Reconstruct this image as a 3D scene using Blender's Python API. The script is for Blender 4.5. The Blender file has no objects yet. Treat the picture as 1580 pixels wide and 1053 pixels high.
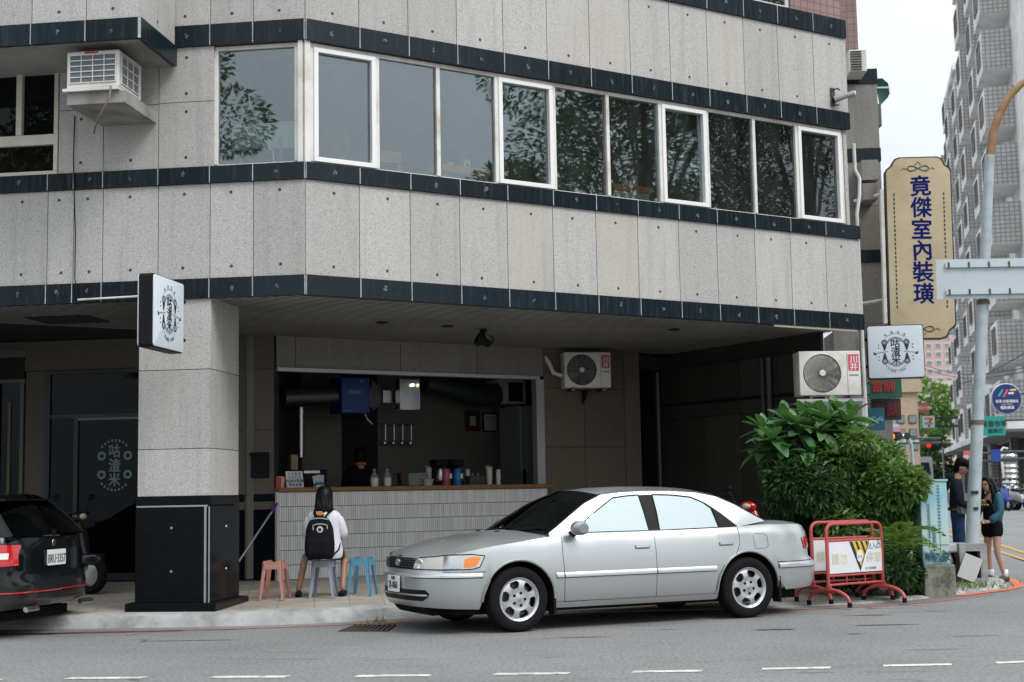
import bpy, bmesh, math, random
from mathutils import Vector, Matrix
random.seed(11)
R = math.radians
SC = bpy.context.scene
COL = SC.collection
V3 = Vector
# ---------------------------------------------------------------- camera
FPX, PITCH, ROLL, CAMH = 2194.0, R(6.2), R(-1.05), 1.33
_c, _s = math.cos(PITCH), math.sin(PITCH)
_r0, _u0, _f0 = V3((1, 0, 0)), V3((0, -_s, _c)), V3((0, _c, _s))
_rt = _r0 * math.cos(ROLL) + _u0 * math.sin(ROLL)
_up = -_r0 * math.sin(ROLL) + _u0 * math.cos(ROLL)
CAMO = V3((0, 0, CAMH))
cam = bpy.data.cameras.new('camera')
cam.sensor_width = 36.0
cam.lens = FPX / 1580 * 36
cam.clip_start = .1
cam.clip_end = 3000
cam.dof.use_dof = True
cam.dof.focus_distance = 15.5
cam.dof.aperture_fstop = 3.2
cam_o = bpy.data.objects.new('camera', cam)
COL.objects.link(cam_o)
M = Matrix.Identity(4)
for i in range(3):
    M[i][0], M[i][1], M[i][2] = _rt[i], _up[i], -_f0[i]
M[2][3] = CAMH
cam_o.matrix_world = M
SC.camera = cam_o
# ---------------------------------------------------------------- sky, sun, exposure
SUNV = V3((.62, -.55, .95)).normalized()
wd = bpy.data.worlds.new('World')
SC.world = wd
wd.use_nodes = True
nt = wd.node_tree
nt.nodes.clear()
def wn(t, **k):
    n = nt.nodes.new(t)
    for a, b in k.items(): setattr(n, a, b)
    return n
sky = wn('ShaderNodeTexSky', sky_type='NISHITA', sun_disc=False, sun_elevation=math.asin(SUNV.z),
         sun_rotation=math.atan2(SUNV.x, SUNV.y) % (2 * math.pi), dust_density=3.0)
tc = wn('ShaderNodeTexCoord')
sep = wn('ShaderNodeSeparateXYZ')
nt.links.new(tc.outputs['Generated'], sep.inputs[0])
mr = wn('ShaderNodeMapRange')          # overcast luminance: the zenith about three times the horizon
mr.inputs[1].default_value = 0; mr.inputs[2].default_value = 1
mr.inputs[3].default_value = 4.7; mr.inputs[4].default_value = 13.4
nt.links.new(sep.outputs[2], mr.inputs[0])
cl = wn('ShaderNodeTexNoise'); cl.inputs['Scale'].default_value = 2.2; cl.inputs['Detail'].default_value = 5
nt.links.new(tc.outputs['Generated'], cl.inputs['Vector'])
clr = wn('ShaderNodeMapRange')
clr.inputs[1].default_value = .3; clr.inputs[2].default_value = .7; clr.inputs[3].default_value = .93; clr.inputs[4].default_value = 1.05
nt.links.new(cl.outputs[0], clr.inputs[0])
mul = wn('ShaderNodeMath', operation='MULTIPLY')
nt.links.new(mr.outputs[0], mul.inputs[0]); nt.links.new(clr.outputs[0], mul.inputs[1])
vm = wn('ShaderNodeVectorMath', operation='SCALE')
vm.inputs[0].default_value = (.94, 1.0, 1.06)
nt.links.new(mul.outputs[0], vm.inputs['Scale'])
mx = wn('ShaderNodeMix', data_type='RGBA'); mx.inputs[0].default_value = .9
nt.links.new(sky.outputs[0], mx.inputs[6]); nt.links.new(vm.outputs[0], mx.inputs[7])
bg = wn('ShaderNodeBackground'); bg.inputs[1].default_value = .1
nt.links.new(mx.outputs[2], bg.inputs[0])
wo = wn('ShaderNodeOutputWorld'); nt.links.new(bg.outputs[0], wo.inputs[0])
sl = bpy.data.lights.new('sun', 'SUN')
sl.energy = 1.25; sl.angle = R(25); sl.color = (1, .97, .93)
so = bpy.data.objects.new('sun', sl); COL.objects.link(so)
so.rotation_euler = SUNV.to_track_quat('Z', 'Y').to_euler()
so.location = (20, -20, 40)
SC.view_settings.view_transform = 'Standard'
SC.view_settings.look = 'None'
SC.view_settings.exposure = .62
SC.view_settings.gamma = 1
SC.view_settings.use_curve_mapping = False
SC.render.engine = 'CYCLES'
SC.cycles.max_bounces = 7
SC.cycles.transparent_max_bounces = 12
SC.cycles.caustics_reflective = False
SC.cycles.caustics_refractive = False

# ---------------------------------------------------------------- where a photo point lies on a known plane
def ray(px, py):
    X, Y = px - 790, py - 526.5
    a = X * math.cos(ROLL) + Y * math.sin(ROLL)
    b = -X * math.sin(ROLL) + Y * math.cos(ROLL)
    return _r0 * (a / FPX) - _u0 * (b / FPX) + _f0
def gnd(px, py, z=0.0):
    d = ray(px, py); return CAMO + d * ((z - CAMH) / d.z)
def atY(px, py, Y):
    d = ray(px, py); return CAMO + d * (Y / d.y)
class Frame:
    """local axes: u along the wall (left to right), w into the wall, z up"""
    def __init__(s, P, ang):
        s.P = V3((P[0], P[1], 0)); s.a = ang
        s.d = V3((math.cos(ang), math.sin(ang), 0)); s.n = V3((-math.sin(ang), math.cos(ang), 0))
        s.M = Matrix.Translation(s.P) @ Matrix.Rotation(ang, 4, 'Z')
    def uz(s, px, py, w=0.0):
        d = ray(px, py); Q = s.P + s.n * w
        p = CAMO + d * ((Q - CAMO).dot(s.n) / d.dot(s.n))
        return (p - s.P).dot(s.d), p.z
    def u(s, px, py, w=0.0): return s.uz(px, py, w)[0]
    def z(s, px, py, w=0.0): return s.uz(px, py, w)[1]
    def pt(s, u, w, z): return s.P + s.d * u + s.n * w + V3((0, 0, z))

# ---------------------------------------------------------------- mesh helper
class MB:
    def __init__(s, M=None):
        s.v = []; s.f = []; s.mi = []; s.M = M; s.k = 0
    def add(s, vs, fs, M=None):
        b = len(s.v)
        for p in vs:
            p = V3(p)
            if M is not None: p = M @ p
            if s.M is not None: p = s.M @ p
            s.v.append(p)
        for f in fs:
            s.f.append([b + i for i in f]); s.mi.append(s.k)
        return s
    def mat(s, k): s.k = k; return s
    def box(s, x0, x1, y0, y1, z0, z1, M=None):
        vs = [(x, y, z) for z in (z0, z1) for y in (y0, y1) for x in (x0, x1)]
        return s.add(vs, [(0, 2, 3, 1), (4, 5, 7, 6), (0, 1, 5, 4), (2, 6, 7, 3), (0, 4, 6, 2), (1, 3, 7, 5)], M)
    def cbox(s, c, sx, sy, sz, M=None):
        return s.box(c[0] - sx / 2, c[0] + sx / 2, c[1] - sy / 2, c[1] + sy / 2, c[2] - sz / 2, c[2] + sz / 2, M)
    def prism(s, poly, y0, y1, M=None):
        """poly in the x-z plane, extruded along y"""
        n = len(poly)
        vs = [(x, y0, z) for x, z in poly] + [(x, y1, z) for x, z in poly]
        fs = [tuple(range(n)), tuple(range(2 * n - 1, n - 1, -1))] + [(i, (i + 1) % n, n + (i + 1) % n, n + i) for i in range(n)]
        return s.add(vs, fs, M)
    def slab(s, poly, z0, z1, M=None):
        n = len(poly)
        vs = [(x, y, z0) for x, y in poly] + [(x, y, z1) for x, y in poly]
        fs = [tuple(range(n)), tuple(range(2 * n - 1, n - 1, -1))] + [(i, (i + 1) % n, n + (i + 1) % n, n + i) for i in range(n)]
        return s.add(vs, fs, M)
    def tube(s, pts, r, n=8, M=None, cap=True, flat=1.0):
        pts = [V3(p) for p in pts]; m = len(pts)
        rs = r if isinstance(r, (list, tuple)) else [r] * m
        t = (pts[1] - pts[0]).normalized()
        a = t.orthogonal().normalized()
        vs = []
        for i, p in enumerate(pts):
            if i == 0: t2 = pts[1] - pts[0]
            elif i == m - 1: t2 = pts[-1] - pts[-2]
            else: t2 = (pts[i + 1] - p).normalized() + (p - pts[i - 1]).normalized()
            t2 = t2.normalized() if t2.length > 1e-9 else t
            q = t.rotation_difference(t2); a = (q @ a).normalized(); t = t2
            b = t.cross(a).normalized()
            for k in range(n):
                an = 2 * math.pi * k / n
                vs.append(p + (a * math.cos(an) + b * math.sin(an) * flat) * rs[i])
        fs = [(i * n + k, i * n + (k + 1) % n, (i + 1) * n + (k + 1) % n, (i + 1) * n + k) for i in range(m - 1) for k in range(n)]
        if cap: fs += [tuple(range(n - 1, -1, -1)), tuple(range((m - 1) * n, m * n))]
        return s.add(vs, fs, M)
    def lathe(s, prof, n=24, M=None, cap=False):
        """prof (r, z) about local z"""
        m = len(prof)
        vs = [(r * math.cos(2 * math.pi * k / n), r * math.sin(2 * math.pi * k / n), z) for r, z in prof for k in range(n)]
        fs = [(i * n + k, i * n + (k + 1) % n, (i + 1) * n + (k + 1) % n, (i + 1) * n + k) for i in range(m - 1) for k in range(n)]
        if cap: fs += [tuple(range(n - 1, -1, -1)), tuple(range((m - 1) * n, m * n))]
        return s.add(vs, fs, M)
    def grid(s, rows, M=None, close=False):
        m, n = len(rows), len(rows[0])
        vs = [p for r in rows for p in r]
        nn = n if close else n - 1
        fs = [(i * n + j, i * n + (j + 1) % n, (i + 1) * n + (j + 1) % n, (i + 1) * n + j) for i in range(m - 1) for j in range(nn)]
        return s.add(vs, fs, M)
    def ball(s, c, r, n=12, m=8, M=None):
        if not isinstance(r, (tuple, list)): r = (r, r, r)
        rows = []
        for i in range(m + 1):
            t = math.pi * i / m
            rows.append([(c[0] + r[0] * math.sin(t) * math.cos(2 * math.pi * k / n), c[1] + r[1] * math.sin(t) * math.sin(2 * math.pi * k / n), c[2] + r[2] * math.cos(t)) for k in range(n)])
        return s.grid(rows, M, True)
    def text(s, body, size, M=None, bold=0.0, depth=.0015, sx=1.0):
        """lettering in local x-z, facing local -y, centred"""
        vs, fs = text_mesh(body)
        offs = [(0, 0)] if not bold else [(-bold * .5, 0), (bold * .5, 0), (0, -bold * .4), (0, bold * .4)]
        for k, (ox, oy) in enumerate(offs):
            s.add([((x + ox) * size * sx, -z * depth - k * .0004, (y + oy) * size) for x, y, z in vs], fs, M)
        return s
    def build(s, name, mats, parent=None, smooth=None, bevel=0.0, seg=2, recalc=True, merge=False, normals=None):
        me = bpy.data.meshes.new(name)
        me.from_pydata([tuple(p) for p in s.v], [], s.f)
        if not isinstance(mats, (list, tuple)): mats = [mats]
        for m_ in mats: me.materials.append(m_)
        if len(mats) > 1: me.polygons.foreach_set('material_index', s.mi)
        if recalc or bevel or merge:
            bm = bmesh.new(); bm.from_mesh(me)
            if merge: bmesh.ops.remove_doubles(bm, verts=bm.verts, dist=1e-4)
            if recalc: bmesh.ops.recalc_face_normals(bm, faces=bm.faces)
            if bevel:
                es = [e for e in bm.edges if len(e.link_faces) == 2 and e.calc_face_angle(0) > .5]
                bmesh.ops.bevel(bm, geom=es, offset=bevel, segments=seg, affect='EDGES', profile=.6, clamp_overlap=True)
            bm.to_mesh(me); bm.free()
        if smooth is not None:
            me.polygons.foreach_set('use_smooth', [True] * len(me.polygons))
            if smooth > 0: me.set_sharp_from_angle(angle=R(smooth))
        me.update()
        return link(name, me, parent)
WM = {}
def link(name, me, parent=None):
    o = bpy.data.objects.new(name, me); COL.objects.link(o)
    WM[o] = Matrix.Identity(4)
    if parent is not None:
        o.parent = parent; o.matrix_parent_inverse = WM[parent].inverted()
    return o
_tc = {}
def text_mesh(body):
    if body not in _tc:
        cu = bpy.data.curves.new('lettering', 'FONT')
        cu.body = body; cu.size = 1.0; cu.align_x = 'CENTER'; cu.align_y = 'CENTER'
        cu.extrude = 1.0; cu.resolution_u = 2; cu.space_line = .95
        ob = bpy.data.objects.new('lettering', cu); COL.objects.link(ob)
        dg = bpy.context.evaluated_depsgraph_get()
        me = bpy.data.meshes.new_from_object(ob.evaluated_get(dg))
        vs = [tuple(v.co) for v in me.vertices]; fs = [tuple(p.vertices) for p in me.polygons]
        if vs:
            xs = [v[0] for v in vs]; ys = [v[1] for v in vs]
            cx, cy = (min(xs) + max(xs)) / 2, (min(ys) + max(ys)) / 2
            vs = [(x - cx, y - cy, z) for x, y, z in vs]
        bpy.data.objects.remove(ob); bpy.data.curves.remove(cu); bpy.data.meshes.remove(me)
        _tc[body] = (vs, fs)
    return _tc[body]
def tag(o, label, cat, group=None, kind=None):
    o['label'] = label; o['category'] = cat
    if group: o['group'] = group
    if kind: o['kind'] = kind
    return o
def thing(name, label, cat, loc=(0, 0, 0), rz=0.0, group=None):
    o = bpy.data.objects.new(name, None); COL.objects.link(o)
    o.empty_display_size = .2
    o.location = loc; o.rotation_euler = (0, 0, rz)
    WM[o] = Matrix.Translation(V3(loc)) @ Matrix.Rotation(rz, 4, 'Z')
    return tag(o, label, cat, group)
def structure(o): o['kind'] = 'structure'; return o
def stuff(o): o['kind'] = 'stuff'; return o
KIDS = {}
def copy_tree(o, parent=None):
    c = o.copy(); COL.objects.link(c)
    if parent is not None: c.parent = parent
    for ch in [x for x in o.children]: copy_tree(ch, c)
    return c
def put(o, loc, rz=0.0, sc=None):
    o.location = loc; o.rotation_euler = (0, 0, rz)
    if sc: o.scale = (sc, sc, sc) if not isinstance(sc, (tuple, list)) else sc
    return o
def T(x, y, z): return Matrix.Translation((x, y, z))
def RX(a): return Matrix.Rotation(a, 4, 'X')
def RY(a): return Matrix.Rotation(a, 4, 'Y')
def RZ(a): return Matrix.Rotation(a, 4, 'Z')
def rrect(x0, x1, z0, z1, r, n=4):
    out = []
    for cx, cz, a0 in ((x1 - r, z0 + r, -90), (x1 - r, z1 - r, 0), (x0 + r, z1 - r, 90), (x0 + r, z0 + r, 180)):
        for k in range(n + 1):
            a = R(a0 + 90 * k / n); out.append((cx + r * math.cos(a), cz + r * math.sin(a)))
    return out
def lerp(a, b, t): return a + (b - a) * t
def interp(x, xs, ys):
    if x <= xs[0]: return ys[0]
    for i in range(1, len(xs)):
        if x <= xs[i]:
            t = (x - xs[i - 1]) / (xs[i] - xs[i - 1]); return ys[i - 1] + (ys[i] - ys[i - 1]) * t
    return ys[-1]
def smooth_interp(x, xs, ys):
    """monotone-ish cubic through the points"""
    if x <= xs[0]: return ys[0]
    if x >= xs[-1]: return ys[-1]
    n = len(xs)
    for i in range(n - 1):
        if x <= xs[i + 1]: break
    def sl(k):
        if k == 0: return (ys[1] - ys[0]) / (xs[1] - xs[0])
        if k == n - 1: return (ys[-1] - ys[-2]) / (xs[-1] - xs[-2])
        a = (ys[k] - ys[k - 1]) / (xs[k] - xs[k - 1]); b = (ys[k + 1] - ys[k]) / (xs[k + 1] - xs[k])
        return 0 if a * b <= 0 else 2 * a * b / (a + b)
    h = xs[i + 1] - xs[i]; t = (x - xs[i]) / h
    return (ys[i] * (1 + 2 * t) * (1 - t) ** 2 + h * sl(i) * t * (1 - t) ** 2 + ys[i + 1] * t * t * (3 - 2 * t) + h * sl(i + 1) * t * t * (t - 1))
# ---------------------------------------------------------------- materials
def nodes(name):
    m = bpy.data.materials.new(name); m.use_nodes = True
    t = m.node_tree; b = t.nodes['Principled BSDF']
    return m, t, b
def N(t, ty, ins=None, **k):
    n = t.nodes.new(ty)
    for a, b in k.items(): setattr(n, a, b)
    for a, b in (ins or {}).items():
        if hasattr(b, 'node'): t.links.new(b, n.inputs[a])
        else: n.inputs[a].default_value = b
    return n
def rampn(t, src, stops):
    n = t.nodes.new('ShaderNodeValToRGB'); e = n.color_ramp.elements
    while len(e) < len(stops): e.new(.5)
    for k, (p, c) in enumerate(stops):
        e[k].position = p; e[k].color = (*c, 1) if isinstance(c, (tuple, list)) else (c, c, c, 1)
    t.links.new(src, n.inputs[0]); return n.outputs[0]
def mixc(t, f, a, b, mode='MIX'):
    n = t.nodes.new('ShaderNodeMix'); n.data_type = 'RGBA'; n.blend_type = mode
    for s_, v in ((0, f), (6, a), (7, b)):
        if hasattr(v, 'node'): t.links.new(v, n.inputs[s_])
        elif s_ == 0: n.inputs[0].default_value = v
        else: n.inputs[s_].default_value = (*v, 1)
    return n.outputs[2]
def mat(name, col, rough=.6, metal=0.0, var=.0, vs=6.0, bump=.0, bs=80.0, rnd=0.0, coat=0.0, dirt=None, ds=1.5, spec=None, stretch=None):
    m, t, b = nodes(name)
    b.inputs['Roughness'].default_value = rough; b.inputs['Metallic'].default_value = metal
    if coat: b.inputs['Coat Weight'].default_value = coat; b.inputs['Coat Roughness'].default_value = .04
    if spec is not None: b.inputs['Specular IOR Level'].default_value = spec
    b.inputs['Base Color'].default_value = (*col, 1)
    out = None
    geo = N(t, 'ShaderNodeTexCoord') if (var or bump or dirt) else None
    vec = geo.outputs['Object'] if geo else None
    if stretch and geo:
        mp = N(t, 'ShaderNodeMapping', {0: vec, 'Scale': stretch}); vec = mp.outputs[0]
    if var:
        n = N(t, 'ShaderNodeTexNoise', {'Vector': vec, 'Scale': vs, 'Detail': 6, 'Roughness': .6})
        f = rampn(t, n.outputs[0], [(.3, 1 - var), (.7, 1 + var)])
        out = mixc(t, 1.0, col, f, 'MULTIPLY')
    if rnd:
        oi = N(t, 'ShaderNodeObjectInfo')
        f = rampn(t, oi.outputs['Random'], [(0, 1 - rnd), (1, 1 + rnd)])
        out = mixc(t, 1.0, out if out is not None else col, f, 'MULTIPLY')
    if dirt:
        n = N(t, 'ShaderNodeTexNoise', {'Vector': vec, 'Scale': ds, 'Detail': 8, 'Roughness': .65})
        f = rampn(t, n.outputs[0], [(.46, 0), (.68, 1)])
        out = mixc(t, f, out if out is not None else col, dirt)
    if out is not None: t.links.new(out, b.inputs['Base Color'])
    if bump:
        n = N(t, 'ShaderNodeTexNoise', {'Vector': vec, 'Scale': bs, 'Detail': 5})
        bn = N(t, 'ShaderNodeBump', {'Height': n.outputs[0], 'Strength': bump, 'Distance': .01})
        t.links.new(bn.outputs[0], b.inputs['Normal'])
    return m
def granite(name, col, dark, warm, rnd=.12, fleck=.55, streak=True, rough=.75):
    m, t, b = nodes(name)
    geo = N(t, 'ShaderNodeNewGeometry'); pos = geo.outputs['Position']
    a = N(t, 'ShaderNodeTexNoise', {'Vector': pos, 'Scale': 75, 'Detail': 3, 'Roughness': .75})
    f1 = rampn(t, a.outputs[0], [(.34, fleck), (.5, 1.0), (.7, 1.14)])
    v = N(t, 'ShaderNodeTexVoronoi', {'Vector': pos, 'Scale': 105})
    f2 = rampn(t, v.outputs['Color'], [(.0, .72), (.35, 1.0), (1, 1.06)])
    c = mixc(t, 1.0, col, f1, 'MULTIPLY'); c = mixc(t, 1.0, c, f2, 'MULTIPLY')
    oi = N(t, 'ShaderNodeObjectInfo')
    fr = rampn(t, oi.outputs['Random'], [(0, 1 - rnd), (1, 1 + rnd)])
    c = mixc(t, 1.0, c, fr, 'MULTIPLY')
    fw = rampn(t, oi.outputs['Random'], [(.72, 0), (.95, .5)])
    c = mixc(t, fw, c, warm)
    if streak:
        mp = N(t, 'ShaderNodeMapping', {0: pos, 'Scale': (5.5, 5.5, .35)})
        s1 = N(t, 'ShaderNodeTexNoise', {'Vector': mp.outputs[0], 'Scale': 1.6, 'Detail': 7, 'Roughness': .62})
        fs = rampn(t, s1.outputs[0], [(.5, 0), (.72, .42)])
        c = mixc(t, fs, c, dark)
        s2 = N(t, 'ShaderNodeTexNoise', {'Vector': pos, 'Scale': .9, 'Detail': 6})
        fb = rampn(t, s2.outputs[0], [(.52, 0), (.75, .35)])
        c = mixc(t, fb, c, warm)
    t.links.new(c, b.inputs['Base Color'])
    b.inputs['Roughness'].default_value = rough
    bn = N(t, 'ShaderNodeBump', {'Height': a.outputs[0], 'Strength': .25, 'Distance': .004})
    t.links.new(bn.outputs[0], b.inputs['Normal'])
    return m
def glass(name, tint, refl, rough=.0, dark=1.0):
    """thin pane: mirror part by angle, the rest passes tinted"""
    m, t, b = nodes(name); t.nodes.remove(b)
    lw = N(t, 'ShaderNodeFresnel', {'IOR': 1.5})
    f = N(t, 'ShaderNodeMapRange', {0: lw.outputs[0], 1: .04, 2: 1.0, 3: refl, 4: 1.0})
    g = N(t, 'ShaderNodeBsdfGlossy', {'Color': (.86, .95, 1, 1), 'Roughness': rough})
    p = N(t, 'ShaderNodeBsdfTransparent', {'Color': (*tint, 1)})
    nz = N(t, 'ShaderNodeTexNoise', {'Scale': 1.3, 'Detail': 2})
    bn = N(t, 'ShaderNodeBump', {'Height': nz.outputs[0], 'Strength': .016, 'Distance': .03})
    t.links.new(bn.outputs[0], g.inputs['Normal'])
    mxs = N(t, 'ShaderNodeMixShader', {0: f.outputs[0], 1: p.outputs[0], 2: g.outputs[0]})
    df = N(t, 'ShaderNodeBsdfDiffuse', {'Color': (.5, .5, .48, 1)})
    dn = N(t, 'ShaderNodeTexNoise', {'Scale': 2.0, 'Detail': 5}); dr = N(t, 'ShaderNodeMapRange', {0: dn.outputs[0], 1: .3, 2: .75, 3: dark * .008, 4: dark * .045})
    m3 = N(t, 'ShaderNodeMixShader', {0: dr.outputs[0], 1: mxs.outputs[0], 2: df.outputs[0]})
    t.links.new(m3.outputs[0], t.nodes['Material Output'].inputs[0])
    return m
def emit(name, col, k):
    m, t, b = nodes(name)
    b.inputs['Base Color'].default_value = (*col, 1)
    b.inputs['Emission Color'].default_value = (*col, 1); b.inputs['Emission Strength'].default_value = k
    return m
def leafmat(name, c0, c1, rough=.42, trans=.25):
    m, t, b = nodes(name)
    geo = N(t, 'ShaderNodeNewGeometry')
    n = N(t, 'ShaderNodeTexNoise', {'Vector': geo.outputs['Position'], 'Scale': 4.5, 'Detail': 3})
    oi = N(t, 'ShaderNodeObjectInfo')
    ad = N(t, 'ShaderNodeMath', {0: n.outputs[0], 1: oi.outputs['Random']}, operation='ADD')
    hf = N(t, 'ShaderNodeMath', {0: ad.outputs[0], 1: .5}, operation='MULTIPLY')
    ri = N(t, 'ShaderNodeMath', {0: geo.outputs['Random Per Island'], 1: hf.outputs[0]}, operation='ADD')
    hh = N(t, 'ShaderNodeMath', {0: ri.outputs[0], 1: .5}, operation='MULTIPLY')
    c = rampn(t, hh.outputs[0], [(.25, c0), (.75, c1)])
    t.links.new(c, b.inputs['Base Color'])
    b.inputs['Roughness'].default_value = rough
    tr = N(t, 'ShaderNodeBsdfTranslucent', {'Color': (c1[0] * 1.3, c1[1] * 1.5, c1[2] * .8, 1)})
    ms = N(t, 'ShaderNodeMixShader', {0: trans, 1: b.outputs[0], 2: tr.outputs[0]})
    t.links.new(ms.outputs[0], t.nodes['Material Output'].inputs[0])
    return m
G = {}
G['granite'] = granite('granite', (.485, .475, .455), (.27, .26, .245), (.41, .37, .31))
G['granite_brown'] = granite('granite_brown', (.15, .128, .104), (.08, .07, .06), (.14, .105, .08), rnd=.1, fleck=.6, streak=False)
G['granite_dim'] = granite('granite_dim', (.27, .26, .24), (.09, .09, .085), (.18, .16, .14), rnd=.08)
def black_tile():
    m, t, b = nodes('black_tile')
    geo = N(t, 'ShaderNodeNewGeometry')
    mp = N(t, 'ShaderNodeMapping', {0: geo.outputs['Position'], 'Scale': (9, 9, .8)})
    n = N(t, 'ShaderNodeTexNoise', {'Vector': mp.outputs[0], 'Scale': 2.2, 'Detail': 8, 'Roughness': .7})
    f = rampn(t, n.outputs[0], [(.55, 0), (.8, .4)])
    oi = N(t, 'ShaderNodeObjectInfo')
    base = rampn(t, oi.outputs['Random'], [(0, (.005, .011, .015)), (1, (.010, .019, .026))])
    b.inputs['Specular IOR Level'].default_value = .25
    c = mixc(t, f, base, (.07, .095, .11))
    t.links.new(c, b.inputs['Base Color'])
    rr = rampn(t, n.outputs[0], [(.4, .2), (.8, .5)])
    t.links.new(rr, b.inputs['Roughness'])
    return m
G['black_tile'] = black_tile()
G['black_stone'] = mat('black_stone', (.005, .007, .009), .16, var=.3, vs=30, spec=.1)
G['caulk'] = mat('caulk', (.5, .52, .52), .8, var=.3, vs=5)
G['joint'] = mat('joint', (.11, .105, .1), .9)
G['white_paint'] = mat('white_paint', (.74, .73, .69), .5, var=.06, vs=3, dirt=(.5, .46, .38), ds=2.2)
G['white_plastic'] = mat('white_plastic', (.74, .73, .68), .4, var=.05, dirt=(.55, .52, .45), ds=3)
G['grey_plastic'] = mat('grey_plastic', (.3, .3, .3), .5)
G['cream'] = mat('cream_frame', (.62, .58, .50), .5, var=.08)
G['soffit'] = mat('soffit_slat', (.5, .505, .49), .5, var=.12, vs=1.2, dirt=(.36, .35, .32), ds=.8)
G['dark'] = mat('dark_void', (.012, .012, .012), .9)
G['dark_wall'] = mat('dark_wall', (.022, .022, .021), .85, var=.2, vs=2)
G['room_wall'] = mat('room_wall', (.15, .14, .125), .8, var=.15)
G['kitchen_wall'] = mat('kitchen_wall', (.18, .18, .15), .7, var=.12, vs=1.5)
G['metal'] = mat('steel', (.5, .51, .52), .32, 1.0, var=.1)
G['metal_dark'] = mat('dark_steel', (.1, .105, .11), .45, .8)
G['black'] = mat('black_plastic', (.010, .010, .011), .5, spec=.15)
G['rubber'] = mat('rubber', (.009, .009, .010), .8, var=.2, vs=20, spec=.15)
G['wood'] = mat('wood', (.30, .14, .05), .45, var=.3, vs=3, stretch=(1, 12, 12))
G['counter_wood'] = mat('counter_wood', (.24, .12, .04), .5, var=.3, vs=4, stretch=(1, 14, 14))
G['red'] = mat('red_paint', (.55, .02, .02), .4)
G['winglass'] = glass('window_glass', (.85, .9, .88), .135)
G['doorglass'] = glass('door_glass', (.30, .36, .34), .012, dark=.15)
# ================================================================ ground
def zroad(y): return 0.0 if y < 25 else min((y - 25) * .0125, .9)
def asphalt():
    m, t, b = nodes('asphalt')
    geo = N(t, 'ShaderNodeNewGeometry'); pos = geo.outputs['Position']
    n1 = N(t, 'ShaderNodeTexNoise', {'Vector': N(t, 'ShaderNodeMapping', {0: pos, 'Scale': (1, .55, 1)}).outputs[0], 'Scale': 30, 'Detail': 5, 'Roughness': .85})
    f1 = rampn(t, n1.outputs[0], [(.28, .42), (.5, 1.0), (.72, 1.6)])
    n2 = N(t, 'ShaderNodeTexNoise', {'Vector': pos, 'Scale': .55, 'Detail': 7, 'Roughness': .6})
    f2 = rampn(t, n2.outputs[0], [(.3, .86), (.7, 1.12)])
    c = mixc(t, 1.0, (.185, .184, .181), f1, 'MULTIPLY'); c = mixc(t, 1.0, c, f2, 'MULTIPLY')
    mp = N(t, 'ShaderNodeMapping', {0: pos, 'Scale': (.32, 2.2, 1), 'Rotation': (0, 0, R(6))})
    n3 = N(t, 'ShaderNodeTexNoise', {'Vector': mp.outputs[0], 'Scale': 1.5, 'Detail': 8, 'Roughness': .68})
    f3 = rampn(t, n3.outputs[0], [(.6, 0), (.7, .55)])
    c = mixc(t, f3, c, (.08, .08, .08))
    v = N(t, 'ShaderNodeTexVoronoi', {'Vector': mp.outputs[0], 'Scale': 1.1}, feature='DISTANCE_TO_EDGE')
    nm = N(t, 'ShaderNodeTexNoise', {'Vector': pos, 'Scale': .8, 'Detail': 3})
    fm = rampn(t, nm.outputs[0], [(.55, 0), (.6, 1)])
    fv = rampn(t, v.outputs[0], [(.0, .75), (.018, 0)])
    fc = N(t, 'ShaderNodeMath', {0: fv, 1: fm}, operation='MULTIPLY')
    c = mixc(t, fc.outputs[0], c, (.03, .03, .03))
    t.links.new(c, b.inputs['Base Color']); b.inputs['Roughness'].default_value = .85
    bn = N(t, 'ShaderNodeBump', {'Height': n1.outputs[0], 'Strength': .4, 'Distance': .006})
    t.links.new(bn.outputs[0], b.inputs['Normal'])
    return m
G['asphalt'] = asphalt()
mb = MB()
ys = [-60, 0, 10, 14, 18, 22, 25] + [25 + k * 6 for k in range(1, 13)] + [120, 200, 400, 900]
xs = [-500, -60, -20, -8, 0, 8, 20, 60, 500]
mb.grid([[(x, y, zroad(y)) for x in xs] for y in ys])
road = structure(mb.build('road', G['asphalt'], None, smooth=0))
# kerb line from the photograph's kerb foot, then away along the side street
KPX = [(-260, 972), (-100, 972), (70, 972), (190, 970), (300, 968), (400, 966), (480, 963), (540, 960), (600, 955)]
K = [gnd(*p) for p in KPX]
K += [V3((-.6, 16.2, 0)), V3((.6, 16.25, 0)), V3((2.0, 16.3, 0))] + [gnd(*p) for p in [(1240, 937), (1330, 932.5), (1400, 928), (1455, 921), (1500, 915), (1535, 911), (1558, 906), (1552, 898), (1532, 890)]]
SD = V3((.16, 1, 0))
k0 = K[-1]
K += [k0 + SD * d for d in (2, 5, 9, 15, 25, 45, 80)]
def kz(p):
    if p.y > 19.5: return .06 + zroad(p.y)
    return interp(p.x, [-1.5, -.5, 3, 5, 7], [.145, .03, .012, .03, .07])
def offset(P, d):
    out = []
    for i, p in enumerate(P):
        a = P[max(i - 1, 0)]; b = P[min(i + 1, len(P) - 1)]
        t = (b - a).normalized(); out.append(p + V3((-t.y, t.x, 0)) * d)
    return out
def ribbon(mb, P, d0, d1, z):
    A, B = offset(P, d0), offset(P, d1)
    mb.grid([[(*p.xy, zroad(p.y) + z) for p in A], [(*p.xy, zroad(p.y) + z) for p in B]])
KF = []
for i in range(len(K) - 1):
    n_ = max(1, int((K[i + 1] - K[i]).length / .14))
    for j in range(n_): KF.append(K[i].lerp(K[i + 1], j / n_))
KF.append(K[-1])
for it in range(6): KF = [KF[0]] + [(KF[i - 1] + KF[i] * 2 + KF[i + 1]) / 4 for i in range(1, len(KF) - 1)] + [KF[-1]]
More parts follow.
